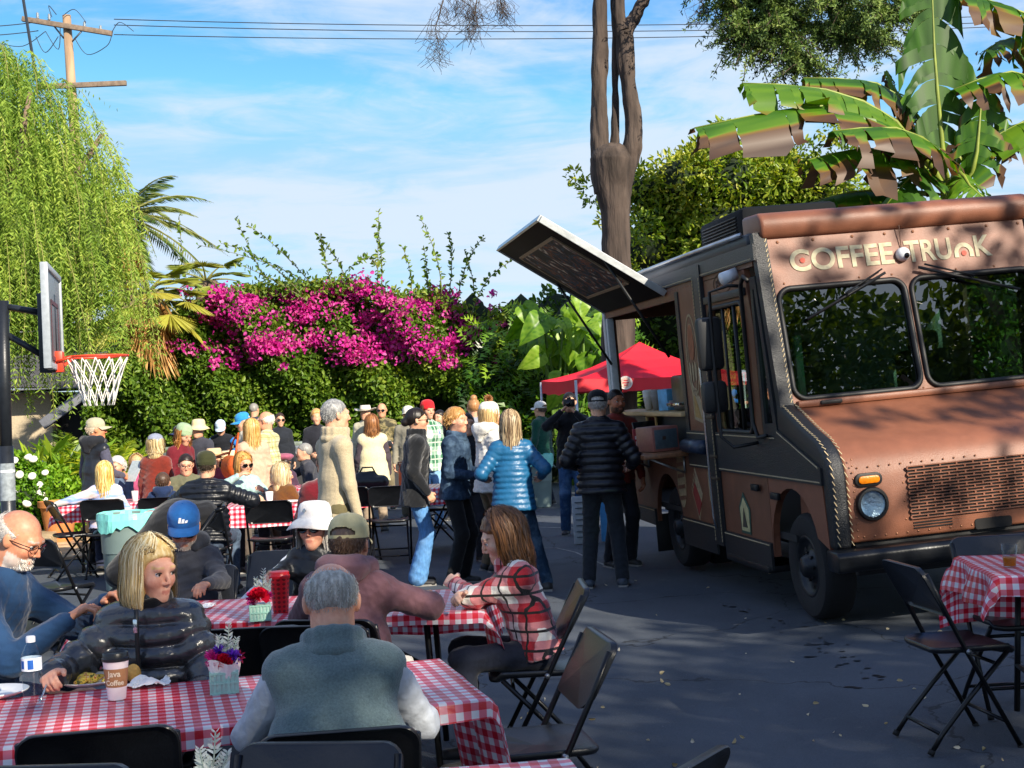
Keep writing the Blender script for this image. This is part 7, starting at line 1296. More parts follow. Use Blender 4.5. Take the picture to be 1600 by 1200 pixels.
def folding_table(c, rot, oh, lbl, clbl, size=(1.83, .76), seed=0):
    x, y = c; z0 = ground(x, y); L_, D_ = size; g = np.random.default_rng(seed)
    t = empty('folding_table', (x, y, z0), R(rot), lbl, 'table', 'folding tables'); MB().box((0, 0, TABH - .022), (L_, D_, .04)).obj('table_top', mat('table_plastic', '#b9b6ae', .6, .05), t, bevel=.012)
    for s in (-1, 1):
        for q in (-1, 1): limbs('leg', [([(s * L_ * .36, q * D_ * .38, TABH - .04), (s * L_ * .38, q * D_ * .38, .0)], .015)], leg_m, t, 8)
        limbs('leg_brace', [([(s * L_ * .375, -D_ * .38, .22), (s * L_ * .375, D_ * .38, .22)], .012)], leg_m, t, 6); limbs('folding_strut', [([(s * L_ * .37, 0, .4), (s * L_ * .12, 0, TABH - .05)], .010)], leg_m, t, 6)
    l, r, nr, fa = oh; us = np.unique(np.concatenate([np.linspace(-L_ / 2 - l, -L_ / 2, 9), np.linspace(-L_ / 2, L_ / 2, 34), np.linspace(L_ / 2, L_ / 2 + r, 12)])); ts = np.unique(np.concatenate([np.linspace(-D_ / 2 - nr, -D_ / 2, 8), np.linspace(-D_ / 2, D_ / 2, 16), np.linspace(D_ / 2, D_ / 2 + fa, 9)]))
    v = []; uvs = []; ph = g.random(6) * 6.28
    for tt in ts:
        for u in us:
            du = max(0, abs(u) - L_ / 2); dt = max(0, abs(tt) - D_ / 2); su = 1 if u > 0 else -1; st_ = 1 if tt > 0 else -1; px = max(-L_ / 2, min(L_ / 2, u)); py = max(-D_ / 2, min(D_ / 2, tt)); h = math.hypot(du, dt); z = TABH + .006
            if h > 0:
                a = math.atan2(dt, du); rip = (.030 * math.sin(u * 15 + ph[0]) if dt > du else .030 * math.sin(tt * 16 + ph[1])) * min(1, h / .14); fl = .018 + .16 * h + rip; corner = math.sin(2 * a) * h * .25; z -= max(0, h * .97 - .012); px += su * (du / h) * (fl + corner); py += st_ * (dt / h) * (fl + corner)
            else: z += .0015 * math.sin(9 * u + ph[2]) * math.sin(11 * tt + ph[3])
            v.append((px, py, z)); uvs.append((u + 5, tt + 5))
    nu = len(us); f = [(j * nu + i, j * nu + i + 1, (j + 1) * nu + i + 1, (j + 1) * nu + i) for j in range(len(ts) - 1) for i in range(nu - 1)]
    o = mesh_obj('tablecloth', v, f, GING, None, smooth=True); ul = o.data.uv_layers.new(name='UVMap')
    idx = np.empty(len(o.data.loops), np.int32); o.data.loops.foreach_get('vertex_index', idx); ul.data.foreach_set('uv', np.array(uvs, np.float32)[idx].ravel())
    o.location = (x, y, z0); o.rotation_euler = (0, 0, R(rot)); tag(o, clbl, 'tablecloth', 'red gingham tablecloths'); return t
def on(c, rot, u, t_):                   # point on a table top
    a = R(rot); x = c[0] + u * math.cos(a) - t_ * math.sin(a); y = c[1] + u * math.sin(a) + t_ * math.cos(a); return Vector((x, y, ground(*c) + TABH + .008))
TA, TB, TR, TF = ((-1.10, 4.65), 15), ((-1.10, 6.77), 0), ((3.02, 6.42), -5), ((-.763, 3.207), 8)
folding_table(*TA, (.3, .42, .075, .2), 'folding table where the blonde woman sits', 'gingham cloth under the coffee cup and water bottle', seed=1)
folding_table(*TB, (.3, .22, .065, .25), 'folding table in front of the man in the blue cap', 'gingham cloth under the red tumbler', seed=2)
folding_table(*TR, (.18, .3, .10, .36), 'folding table in front of the truck bumper', 'gingham cloth under the glass of orange juice', seed=3)
folding_table(*TF, (.2, .06, .1, .06), 'folding table nearest the camera, mostly below the frame', 'sliver of gingham cloth at the bottom edge of the photo', seed=4)
TC, TD, TE, TG = ((-2.75, 14.2), 4), ((-1.25, 15.9), -3), ((-4.05, 15.6), 2), ((-2.9, 17.0), 0)
folding_table(*TC, (.2, .25, .22, .2), 'folding table at the right of the olive beanie', 'gingham cloth hanging behind the lone black chair', seed=5); folding_table(*TD, (.25, .2, .2, .2), 'folding table behind the woman in black fleece', 'gingham cloth under the orange bottle', seed=6); folding_table(*TE, (.2, .2, .2, .2), 'folding table where the boy and the blonde girl sit', 'gingham cloth in front of the boy and the blonde girl', seed=7); folding_table(*TG, (.2, .2, .2, .2), 'folding table of the brimmed hats farther back', 'gingham cloth at the crowded table of brimmed hats', seed=8)
# ------------------------------------------------------------------ folding chairs
chb = mat('chair_plastic', '#16181c', .34, .2, 30, .12, 120, spec=.5); cht = mat('chair_tube', '#121316', .3, .2, 20, metal=.35)
def make_chair():
    r = empty('folding_chair', (0, 0, 0), 0)
    v, f = [], []; n = 15; m = 9
    # moulded back: curved sheet with rounded corners and a raised rim
    out = rrect(.445, .225, .055, 5); bk = MB(); k = len(out)
    def B(x, z, off): return (x, -.185 - .55 * (z - .70) + .35 * x * x * -1 + .040 - off, z)
    rings = []
    for sc, off in ((1, -.010), (1, .012), (.975, .017), (.93, .012), (.88, .003), (.0001, .003)): rings.append([B(p[0] * sc, .715 + p[1] * sc, off) for p in out])
    rings.insert(0, [B(p[0] * .94, .715 + p[1] * .94, -.011) for p in out]); rings.insert(0, [B(p[0] * .0001, .715 + p[1] * .0001, -.004) for p in out])
    vv = [p for g in rings for p in g]; ff = [(i * k + j, i * k + (j + 1) % k, (i + 1) * k + (j + 1) % k, (i + 1) * k + j) for i in range(len(rings) - 1) for j in range(k)]; bk.add(vv, ff); bk.obj('backrest', chb, r, smooth=True, auto=50)
    st = MB(); o2 = rrect(.40, .40, .075, 5); rings = []
    for sc, z in ((.0001, .432), (.86, .428), (.97, .432), (1.0, .442), (1.0, .452), (.975, .458), (.9, .452), (.0001, .446)): rings.append([(p[0] * sc, .03 + p[1] * sc, z - (.018 if p[1] * sc > .15 else 0) + .012 * (p[0] * sc / .2) ** 2) for p in o2])
    k = len(o2); st.add([p for g in rings for p in g], [(i * k + j, i * k + (j + 1) % k, (i + 1) * k + (j + 1) % k, (i + 1) * k + j) for i in range(len(rings) - 1) for j in range(k)]); st.obj('seat', chb, r, smooth=True, auto=50)
    for s in (-1, 1):
        limbs('front_leg', [([(s * .212, -.205, .80), (s * .214, -.14, .66), (s * .216, -.035, .45), (s * .218, .205, .0)], .0115)], cht, r, 8); limbs('rear_leg', [([(s * .185, .17, .432), (s * .185, -.02, .235), (s * .187, -.15, .09), (s * .19, -.215, .0)], .0115)], cht, r, 8)
        for y, x in ((.205, .218), (-.215, .19)): limbs('foot_cap', [([(s * x, y + (-.012 if y > 0 else .012), .022), (s * x, y, .0)], .0155)], mat('foot_rubber', '#0a0a0b', .7), r, 8)
        limbs('pivot', [([(s * .20, -.03, .45), (s * .232, -.03, .45)], .012)], mat('zinc', '#8d9094', .35, metal=.8), r, 8)
    limbs('cross_rung', [([(-.215, .135, .13), (.215, .135, .13)], .009)], cht, r, 6); limbs('cross_rung', [([(-.187, -.155, .085), (.187, -.155, .085)], .009)], cht, r, 6); limbs('cross_rung', [([(-.185, .12, .38), (.185, .12, .38)], .009)], cht, r, 6); return r
CHAIR = make_chair(); used = [False]
def chair(x, y, rot, label):
    o = CHAIR if not used[0] else copy_tree(CHAIR); used[0] = True; o.location = (x, y, ground(x, y)); o.rotation_euler = (0, 0, R(rot)); tag(o, label, 'chair', 'black folding chairs'); return o
def seat_under(k, label): r = P[k]['root']; return chair(r.location.x, r.location.y, math.degrees(r.rotation_euler.z), label)
def at_px(px, Y): return (px - 800) / FPX * Y - .0437 * 0
chair(-1.24, 4.14, 12, 'empty black folding chair nearest the water bottle'); seat_under('vest', 'black folding chair under the man in the fleece vest'); chair(-.57, 3.44, 172, 'black folding chair at bottom centre in front of the fleece vest'); chair(-1.22, 3.32, 176, 'black folding chair back in the bottom left corner'); chair(.19, 3.42, 58, 'black folding chair corner showing at the bottom edge of the asphalt')
chair(.06, 5.08, 100, 'empty black folding chair beside the hanging cloth corner'); seat_under('girl', 'black folding chair under the girl in plaid'); chair(1.96, 6.45, -82, 'empty black folding chair at the left end of the juice table'); chair(2.42, 6.96, 184, 'black folding chair behind the glass of juice'); chair(-1.10, 5.86, 4, 'black folding chair directly behind the blonde woman'); chair(-.82, 5.84, -4, 'black folding chair between the blonde woman and the mauve hoodie'); seat_under('mauve', 'black folding chair under the man in the mauve hoodie')
chair(-2.36, 13.5, 3, 'lone empty black folding chair right of the olive beanie'); seat_under('olivebeanie', 'black folding chair under the man in the olive beanie'); chair(-1.36, 15.0, 6, 'black folding chair in front of the table with the orange bottle'); chair(-.86, 16.3, 82, 'black folding chair partly behind the woman in black fleece'); chair(-1.75, 15.15, -8, 'black folding chair beside the olive trousers of the tan fleece'); chair(-4.72, 14.9, -60, 'black folding chair the blonde girl rests her arm on'); chair(-3.42, 10.4, -28, 'empty black folding chair behind the bearded man'); seat_under('blonde', 'black folding chair under the blonde woman'); seat_under('bluecap', 'black folding chair under the man in the blue cap'); seat_under('bucket', 'black folding chair under the woman in the bucket hat'); seat_under('old', 'black folding chair under the bearded man')
seat_under('tiedye', 'black folding chair under the blonde girl in pastel'); seat_under('boy', 'black folding chair under the small boy')
# ------------------------------------------------------------------ on the front table
def thing(name, label, cat, loc, rz=0, group=None): return empty(name, loc, R(rz), label, cat, group)
white = mat('white_paper', '#e9e7e4', .6, .04, 12); plate_m = mat('foam_plate', '#e6e5e2', .45, .03)
pA = lambda px, py: gp(px, py, TABH + .008)
b = thing('water_bottle', 'clear plastic water bottle with blue label at front left', 'bottle', pA(52, 1105)); wat = glassmat('pet_water', '#f0f5f8', 1.5, .97)
pr = [(.0, .003), (.024, .0), (.031, .008), (.032, .02)] + [(.030 + (.0022 if i % 2 else 0), .028 + .009 * i) for i in range(10)] + [(.0325, .125), (.0325, .165), (.031, .172), (.028, .185), (.018, .205), (.0125, .214), (.0125, .222)]
MB().lathe(pr, 28).obj('bottle', wat, b, smooth=True); MB().lathe([(.0331, .124), (.0331, .166)], 28, cap=False).obj('label', mat('bottle_label', '#dfe6ee', .4), b, smooth=True); MB().lathe([(.0155, .216), (.0155, .232), (.013, .236), (0, .236)], 20).obj('cap', mat('cap_white', '#f2f2f2', .4), b, smooth=True, auto=40)
lb = MB()
for a0, a1, z0, z1 in ((205, 232, .132, .158), (150, 183, .130, .161)):
    n = 5; lb.add([(.0336 * math.sin(R(a0 + (a1 - a0) * i / n)), .0336 * math.cos(R(a0 + (a1 - a0) * i / n)), z) for z in (z0, z1) for i in range(n + 1)], [(i, i + 1, n + 2 + i, n + 1 + i) for i in range(n)])
lb.obj('label_print', mat('label_blue', '#1f57a8', .4), b)
def plate(loc, label, r=.115):
    t = thing('paper_plate', label, 'plate', loc); MB().lathe([(0, .004), (r * .62, .004), (r * .7, .007), (r * .96, .020), (r, .020), (r * .985, .016), (r * .7, .001), (0, .0)], 36, cap=False).obj('plate', plate_m, t, smooth=True); return t
def food(name, label, c, n, sx, cols, seed, size=.016, h=.018):
    g = np.random.default_rng(seed); t = thing(name, label, 'food', c); S_ = Sdf()
    for i in range(n): a = g.normal(size=2) * sx; S_.ell((a[0], a[1], .008 + h * g.random() * math.exp(-(a @ a) / (sx * sx))), rotm('Z', g.random() * 180), (size * g.uniform(.6, 1.2), size * g.uniform(.4, .9), size * .5), .006)
    V, F = S_.build(.0035); np_mesh('serving', V, F, blotch(name + '_mix', cols, 60), t); return t
c = pA(140, 1068); plate(c, 'white plate of egg breakfast in front of the blonde woman', .12); food('egg_scramble', 'yellow egg and green vegetable serving on the white plate', c + Vector((.0, .0, .004)), 46, .032, ['#5a5a2c', '#d8ae34', '#e8c85c', '#c8702c', '#e6d29a'], 1, .018, .03)
plate(pA(-8, 1087), 'white plate at the left edge of the front table', .115)
cup = thing('coffee_cup', 'white paper coffee cup with brown sleeve and black lid', 'cup', pA(183, 1092)); MB().lathe([(.0, .002), (.029, .0), (.0300, .004), (.0425, .128), (.0435, .132), (.041, .132)], 36).obj('cup', mat('cup_white', '#f0e6e6', .55, .03), cup, smooth=True, auto=40)
MB().lathe([(.0455, .130), (.0455, .140), (.043, .142), (.042, .155), (.040, .158), (.036, .152), (0, .151)], 36).obj('lid', mat('lid_black', '#16181b', .35), cup, smooth=True, auto=40)
sl_ = [(.0345, .044), (.0352, .044), (.0412, .106), (.0405, .106)]; MB().lathe([(.0346, .044), (.0412, .106)], 36, cap=False).obj('sleeve', mat('kraft', '#a5764f', .8, .12, 60), cup, smooth=True)
def wrap_text(s, size, ang, z, r0, m, parent, name, rot0=0):
    cu = bpy.data.curves.new('t', 'FONT'); cu.body = s; cu.size = size; cu.extrude = .0003; cu.offset = .0006; cu.align_x = 'CENTER'; o = bpy.data.objects.new('t', cu); COL.objects.link(o); bpy.context.view_layer.update(); me = bpy.data.meshes.new_from_object(o.evaluated_get(bpy.context.evaluated_depsgraph_get())); bpy.data.objects.remove(o)
    for v in me.vertices:
        zz = z + v.co.y; r = r0(zz) + .0005 + v.co.z; a = ang + v.co.x / r; v.co = (r * math.sin(a), -r * math.cos(a), zz)
    me.materials.clear(); me.materials.append(m); return link(bpy.data.objects.new(name, me), parent)
rs = lambda z: .0346 + (z - .044) / .062 * .0066 + .0004
for s, z, sz in (('Java', .081, .028), ('Coffee', .052, .024)): wrap_text(s, sz, .1, z, rs, mat('sleeve_print', '#e4d6bc', .8), cup, 'sleeve_lettering')
rl = thing('bread_roll', 'golden bread roll standing on the napkin behind the cup', 'bread', pA(209, 1066)); S_ = Sdf(); S_.ell((0, 0, .032), np.eye(3), (.026, .020, .034), .01); S_.ell((.004, -.006, .030), np.eye(3), (.02, .02, .028), .01); V, F = S_.build(.003, (.002, 120, 3)); np_mesh('crust', V, F, mat('crust', '#c99a4a', .7, .25, 40, .3, 90), rl)
def crumple(name, label, loc, rx, ry, seed, hgt=.03, m=white):
    g = np.random.default_rng(seed); n = 16; t = thing(name, label, 'napkin', loc); v = []
    for j in range(n):
        for i in range(n):
            a, b_ = (i / (n - 1) - .5) * 2, (j / (n - 1) - .5) * 2; e = 1 - .35 * (a * b_) ** 2; v.append((rx * a * e + g.normal() * .003, ry * b_ * e + g.normal() * .003, .004 + hgt * (.5 + .5 * math.sin(3.1 * a + 2 * b_ + seed)) * (.35 + .65 * abs(math.sin(2.7 * b_ - 1.3 * a))) + g.random() * .004))
    mesh_obj('sheet', v, [(j * n + i, j * n + i + 1, (j + 1) * n + i + 1, (j + 1) * n + i) for j in range(n - 1) for i in range(n - 1)], m, t); return t
crumple('paper_napkin', 'crumpled white napkin behind the coffee cup', pA(232, 1072), .075, .06, 2)
def posy(loc, label, fl, seed, foliage=True, wrap_=True, sc=1.0):
    g = np.random.default_rng(seed); t = thing('flower_basket', label, 'flower basket', loc, 12); mint = mat('mint_plastic', '#a6d8c6', .45, .06); w = .048 * sc; h = .072 * sc
    for k in range(4):
        a = k * math.pi / 2; Rm = Matrix.Rotation(a, 3, 'Z'); mb = MB()
        for i in range(7): x0 = (-1 + 2 * i / 6) * w * .94; mb.box(Rm @ Vector((x0, -w * .97, h / 2)), (.0065 * sc, .003, h), Rm)
        for z in (.003, h * .5, h - .004): mb.box(Rm @ Vector((0, -w * .97, z)), (2 * w, .0045, .007), Rm)
        mb.obj('basket_side', mint, t)
    MB().box((0, 0, h * .5), (1.84 * w, 1.84 * w, h * .96)).obj('liner', mat('mint_inner', '#c3e2d6', .6), t)
    if wrap_:
        pr = MB(); n = 28; v = [(w * (r_ + .10 * math.sin(5 * q + 1)) * math.cos(q), w * (r_ + .10 * math.sin(5 * q + 1)) * math.sin(q), z + .010 * math.sin(3 * q + 2) * (z > h)) for z, r_ in ((h * .7, .95), (h, 1.05), (h + .036 * sc, 1.22)) for q in [2 * math.pi * i / n for i in range(n)]]
        mesh_obj('paper_wrap', v, [(j * n + i, j * n + (i + 1) % n, (j + 1) * n + (i + 1) % n, (j + 1) * n + i) for j in range(2) for i in range(n)], white, t)
    for i, (dx, dy, dz, r, col, ty) in enumerate(fl):
        c = np.array([dx, dy, h + dz]) * sc; n = 60 if ty == 'daisy' else 44; d = unit(g.normal(size=(n, 3)) + nvec(0, -.35, .55)); m = leafmat('petal' + col, [col, col, '#' + ''.join('%02x' % min(255, int(int(col[j:j + 2], 16) * 1.35 + 12)) for j in (1, 3, 5))], .25, .55, .2)
        if ty == 'rose': leaves(c + d * r * .25 * sc, d * .6 + nvec(0, -.2, .5), r * .95 * sc, 1.0, .5, name='rose', mat_=m, parent=t, curl=-.3)
        else: leaves(np.tile(c, (n, 1)), d, r * sc, .28, name='aster', mat_=m, parent=t)
    if foliage:
        for k in range(3):
            px_, d = [], []; base = np.array([.0 + .012 * k, .012, h + .03]) * sc; ax = un(nvec(.25 * (k - .6), 0, 1)); L = (.085, .12, .075)[k] * sc
            for q in np.linspace(.15, 1, 9):
                for s in (-1, 1): px_.append(base + ax * L * q); d.append(nvec(s * .8, .1 * g.normal(), .7))
            leaves(np.array(px_), np.array(d), np.tile(np.repeat(np.linspace(.034, .014, 9), 2), 1) * sc, .42, name='dusty_miller', mat_=leafmat('silver_leaf', ['#b8c4b8', '#dfe4dc'], .2), parent=t); limbs('stem', [([base, base + ax * L], .002)], mat('stem_grey', '#a8b4a4', .7), t, 5)
    return t
MG, PU, RE, PK = '#b0206c', '#6a3aa8', '#b0102a', '#c84a8a'
posy(pA(351, 1080), 'mint berry basket of purple and red flowers near the fleece vest', [(-.03, -.02, .035, .034, MG, 'daisy'), (0, -.025, .03, .028, RE, 'rose'), (.032, -.015, .045, .032, PU, 'daisy'), (-.012, .01, .06, .03, PU, 'daisy'), (.05, .0, .04, .028, '#8a1840', 'daisy'), (-.04, .01, .05, .026, PK, 'daisy')], 1)
posy(gp(407, 968, TABH + .008), 'white berry basket with a red rose beside the red tumbler', [(-.005, -.03, .03, .042, '#c00f2c', 'rose'), (-.035, -.01, .035, .032, MG, 'daisy'), (.032, -.01, .032, .032, MG, 'daisy'), (.0, .02, .05, .03, '#8a2a9a', 'daisy'), (-.035, -.02, .01, .026, PK, 'daisy')], 2, wrap_=False)
posy(on(*TF, .03, .0), 'flower basket with dusty miller at the bottom edge of the photo', [(.02, -.02, .02, .03, MG, 'daisy'), (-.02, .0, .02, .03, PU, 'daisy')], 3)
# tumbler with a diamond pattern
def diamonds():
    m, nt, bs, N, L = nodes('tumbler_red'); tc = N('ShaderNodeTexCoord'); sp = N('ShaderNodeSeparateXYZ'); L(tc.outputs['Object'], sp.inputs[0]); at = N('ShaderNodeMath'); at.operation = 'ARCTAN2'; L(sp.outputs[0], at.inputs[0]); L(sp.outputs[1], at.inputs[1])
    def w(s):
        a = N('ShaderNodeMath'); a.operation = 'MULTIPLY'; L(at.outputs[0], a.inputs[0]); a.inputs[1].default_value = 5 * s; b = N('ShaderNodeMath'); b.operation = 'MULTIPLY_ADD'; L(sp.outputs[2], b.inputs[0]); b.inputs[1].default_value = 150; L(a.outputs[0], b.inputs[2]); c = N('ShaderNodeMath'); c.operation = 'SINE'; L(b.outputs[0], c.inputs[0]); return c.outputs[0]
    mu = N('ShaderNodeMath'); mu.operation = 'MULTIPLY'; L(w(1), mu.inputs[0]); L(w(-1), mu.inputs[1]); gt = N('ShaderNodeMath'); gt.operation = 'GREATER_THAN'; L(mu.outputs[0], gt.inputs[0]); gt.inputs[1].default_value = .25; mx = N('ShaderNodeMix'); mx.data_type = 'RGBA'; L(gt.outputs[0], mx.inputs[0]); mx.inputs[6].default_value = (*lin('#d01a26'), 1); mx.inputs[7].default_value = (*lin('#7a0c14'), 1); L(mx.outputs[2], bs.inputs['Base Color']); bs.inputs['Roughness'].default_value = .3; return m
tb = thing('tumbler', 'tall red diamond patterned tumbler on the second table', 'tumbler', gp(439, 957, TABH + .008)); MB().lathe([(.0, .0), (.034, .0), (.036, .01), (.045, .165), (.043, .165)], 32).obj('cup', diamonds(), tb, smooth=True, auto=40); MB().lathe([(.048, .160), (.049, .172), (.046, .176), (.045, .190), (.040, .193), (0, .19)], 32).obj('lid', mat('lid_red', '#c8161f', .35), tb, smooth=True, auto=40)
# white jacket slung beside the bucket-hat woman
wj = thing('white_jacket', 'white cloth jacket slumped on a chair left of the bucket hat', 'jacket', (at_px(425, 8.3), 8.3, 0)); S_ = Sdf(); S_.cap((-.12, 0, .52), (.10, .02, .83), .10, .035, .05, nv(1, 0, 0), 1.3); S_.cap((-.2, 0, .46), (.0, 0, .62), .10, .09, .08); V, F = S_.build(.01, (.012, 22, 4)); np_mesh('cloth', V, F, cloth('#e4e6e8', 'plain'), wj); np_mesh('sleeve', *Sdf().cap((.05, -.06, .74), (-.10, -.1, .5), .045, .04, .02).build(.01, (.01, 30, 5)), cloth('#e4e6e8', 'plain'), wj)
chair(at_px(420, 8.35), 8.4, 178, 'black folding chair holding the white jacket')
# cutlery of the bearded man
sv = mat('steel_cutlery', '#b9bcc0', .22, .1, metal=.9)
for key, q, lb, nm in (('old', 1, 'table knife in the bearded man\'s near hand', 'knife'), ('old', -1, 'fork in the bearded man\'s far hand', 'fork'), ('blonde', 1, 'fork in the blonde woman\'s hand', 'fork')):
    I_ = P[key]; w_ = I_['wr'][q]; e_ = I_['el'][q]; f_ = un(w_ - e_); Mw = I_['root'].matrix_basis; rt_ = Matrix.Translation(I_['root'].location) @ Matrix.Rotation(I_['root'].rotation_euler.z, 4, 'Z'); a = rt_ @ Vector(w_ + f_ * .075 + nv(0, 0, -.022)); dd = (rt_.to_3x3() @ Vector(f_ + nv(0, 0, -.55))).normalized(); t = thing(nm, lb, 'cutlery', a); mb = MB(); mb.tube([-dd * .05, dd * .02, dd * .10], [.0045, .004, .003], 6); mb.obj('handle', sv, t, smooth=True)
    if nm == 'fork':
        s_ = dd.orthogonal().normalized()
        for k in (-1.5, -.5, .5, 1.5): MB().tube([dd * .10 + s_ * .003 * k, dd * .155 + s_ * .004 * k], .0014, 5).obj('tine', sv, t)
    else: MB().tube([dd * .09, dd * .14, dd * .18], [.004, .006, .002], 6).obj('blade', sv, t)
crumple('paper_napkin', 'small white napkin under the hand of the man in the blue cap', gp(318, 950, TABH + .008), .06, .04, 5, .015); plate(gp(150, 960, TABH + .008), 'white plate in front of the bearded man', .12)
# ------------------------------------------------------------------ on the right-hand table
j = thing('juice_glass', 'clear plastic glass of orange juice', 'glass', gp(1578, 886, TABH + .008 + ground(3, 6.4))); gl_ = glassmat('clear_plastic', '#f4f6f6', 1.35, .93); MB().lathe([(.026, .0), (.0275, .003), (.036, .105), (.0345, .105), (.0265, .006), (0, .006)], 28, cap=False).obj('glass', gl_, j, smooth=True); MB().lathe([(0, .007), (.0262, .007), (.0295, .044), (0, .044)], 28, cap=False).obj('juice', mat('orange_juice', '#f08a10', .3, .1, 30), j, smooth=True, auto=40)
# ------------------------------------------------------------------ farther tables
for i, (px, py, Yt, lb) in enumerate(((195, 800, TE, 'white plate by the blonde girl'), (280, 797, TE, 'white plate in front of the boy'))): plate(on(*Yt, -.4 + .75 * i, -.1), lb, .12)
for i, (u, t_, lb, c) in enumerate(((-.15, -.1, 'clear cup in front of the blonde girl', '#d9d2d0'), (.1, .05, 'pinkish cup between the blonde girl and the boy', '#c08a8a'))):
    k_ = thing('drinking_cup', lb, 'cup', on(*TE, u, t_)); MB().lathe([(.028, 0), (.038, .11), (.036, .11), (.027, .006), (0, .006)], 20, cap=False).obj('cup', mat('cup' + c, c, .4), k_, smooth=True)
plate(on(*TC, .45, -.1), 'white plate in front of the woman eating', .13); k_ = thing('drinking_cup', 'white cup held near the woman eating', 'cup', on(*TC, .25, .05)); MB().lathe([(.03, 0), (.04, .11), (.038, .11), (.029, .006), (0, .006)], 20, cap=False).obj('cup', white, k_, smooth=True)
ob = thing('sports_bottle', 'orange insulated bottle on the table behind the black fleece', 'bottle', on(*TD, -.02, -.12)); MB().lathe([(.036, 0), (.037, .01), (.037, .20), (.030, .22), (.026, .225)], 20).obj('flask', mat('orange_flask', '#d0571c', .35, .05), ob, smooth=True, auto=40); MB().lathe([(.028, .225), (.028, .26), (.02, .265)], 16).obj('cap', mat('flask_cap', '#8a3a1c', .4), ob, smooth=True); limbs('carry_loop', [([(-.04, 0, .25), (-.03, 0, .285), (.03, 0, .285), (.04, 0, .25)], .006)], mat('flask_cap', '#8a3a1c', .4), ob, 6)
bg_ = thing('black_bag', 'soft black bag on the table beside the orange bottle', 'bag', on(*TD, -.42, -.05)); S_ = Sdf(); S_.cap((-.16, 0, .08), (.16, 0, .07), .085, .08, .03, nv(0, 1, 0), 1.2); S_.cap((-.08, 0, .15), (.06, 0, .16), .04, .04, .04); S_.clip((0, 0, .0), (0, 0, -1)); V, F = S_.build(.012, (.008, 26, 2)); np_mesh('bag', V, F, cloth('#15161a', 'nylon'), bg_); limbs('handle', [([(-.1, 0, .16), (-.05, -.02, .24), (.06, -.02, .24), (.1, 0, .15)], .010)], chb, bg_, 6)
# ------------------------------------------------------------------ bins, stroller, buffet
def bin_(px, py, Y, w, h, label, liner):
    x = at_px(px, Y); t = thing('trash_can', label, 'trash can', (x, Y, ground(x, Y))); gm_ = mat('bin_grey', '#6d7f7c', .5, .12, 6, .1)
    MB().lathe([(w * .40, 0), (w * .42, .01), (w * .48, h * .86), (w * .5, h * .88), (w * .52, h * .88), (w * .52, h), (w * .49, h), (w * .47, h * .5)], 36, cap=False).obj('barrel', gm_, t, smooth=True, auto=35)
    for s in (-1, 1): limbs('handle', [([(s * w * .5, -.08, h * .80), (s * w * .57, -.08, h * .76), (s * w * .57, .08, h * .76), (s * w * .5, .08, h * .80)], .012)], gm_, t, 6)
    n = 48; g = random.Random(int(px)); v = []
    for z, r_ in ((h * .80, .535), (h * .93, .542), (h + .012, .53), (h + .008, .49), (h * .7, .45)):
        for i in range(n): a = 2 * math.pi * i / n; k = 1 + .018 * math.sin(9 * a + z * 9) + .012 * g.uniform(-1, 1); v.append((w * r_ * k * math.cos(a), w * r_ * k * math.sin(a), z + (.03 * math.sin(4 * a + 1) + .02 * g.uniform(-1, 1) if z < h * .85 else .006 * g.uniform(-1, 1))))
    mesh_obj('bag_liner', v, [(j * n + i, j * n + (i + 1) % n, (j + 1) * n + (i + 1) % n, (j + 1) * n + i) for j in range(4) for i in range(n)], mat('liner_teal', liner, .35, .12, 10, .3, 30), t, smooth=False)
bin_(193, 800, 13.7, .56, .74, 'grey trash can with aqua liner behind the man in the blue cap', '#7fd6cc'); bin_(832, 730, 21.6, .5, .8, 'trash can with aqua liner beside the canopy leg', '#6fcabf')
sX, sY = at_px(232, 9.6), 9.6; stl = thing('stroller', 'folded black baby stroller leaning behind the man in the blue cap', 'stroller', (sX, sY, 0), 10); fab = cloth('#17181c', 'plain')
S_ = Sdf(); S_.cap((-.24, 0, .62), (.16, .02, .98), .10, .13, .06, nv(0, 1, 0), 1.7); S_.cap((.10, 0, .95), (.34, 0, 1.0), .12, .09, .06, nv(0, 1, 0), 1.7); V, F = S_.build(.014, (.012, 22, 6)); np_mesh('hood', V, F, fab, stl); S_ = Sdf(); S_.cap((-.05, 0, .6), (-.28, 0, .46), .09, .06, .05, nv(0, 1, 0), 2.0); V, F = S_.build(.014, (.01, 25, 8)); np_mesh('seat', V, F, fab, stl)
for s in (-.2, .2):
    limbs('frame_tube', [([(.42, s, 1.02), (.12, s, .62), (-.36, s, .16)], .014)], cht, stl, 8); limbs('frame_tube', [([(.0, s, .6), (.34, s, .14)], .014)], cht, stl, 8)
    for x in (-.38, .36): MB().lathe([(.03, -.02), (.12, -.025), (.14, 0), (.12, .025), (.03, .02)], 24).obj('wheel', mat('tyre', '#141416'), stl, smooth=True).matrix_local = Matrix.Translation((x, s, .14)) @ Matrix.Rotation(R(90), 4, 'X')
limbs('handle_bar', [([(.42, -.2, 1.02), (.47, -.2, 1.04), (.47, .2, 1.04), (.42, .2, 1.02)], .016)], cht, stl, 8)
S_ = Sdf(); S_.cap((.0, -.2, .72), (-.1, -.24, .55), .07, .06, .03); V, F = S_.build(.012, (.008, 30, 9)); np_mesh('side_pouch', V, F, fab, stl)
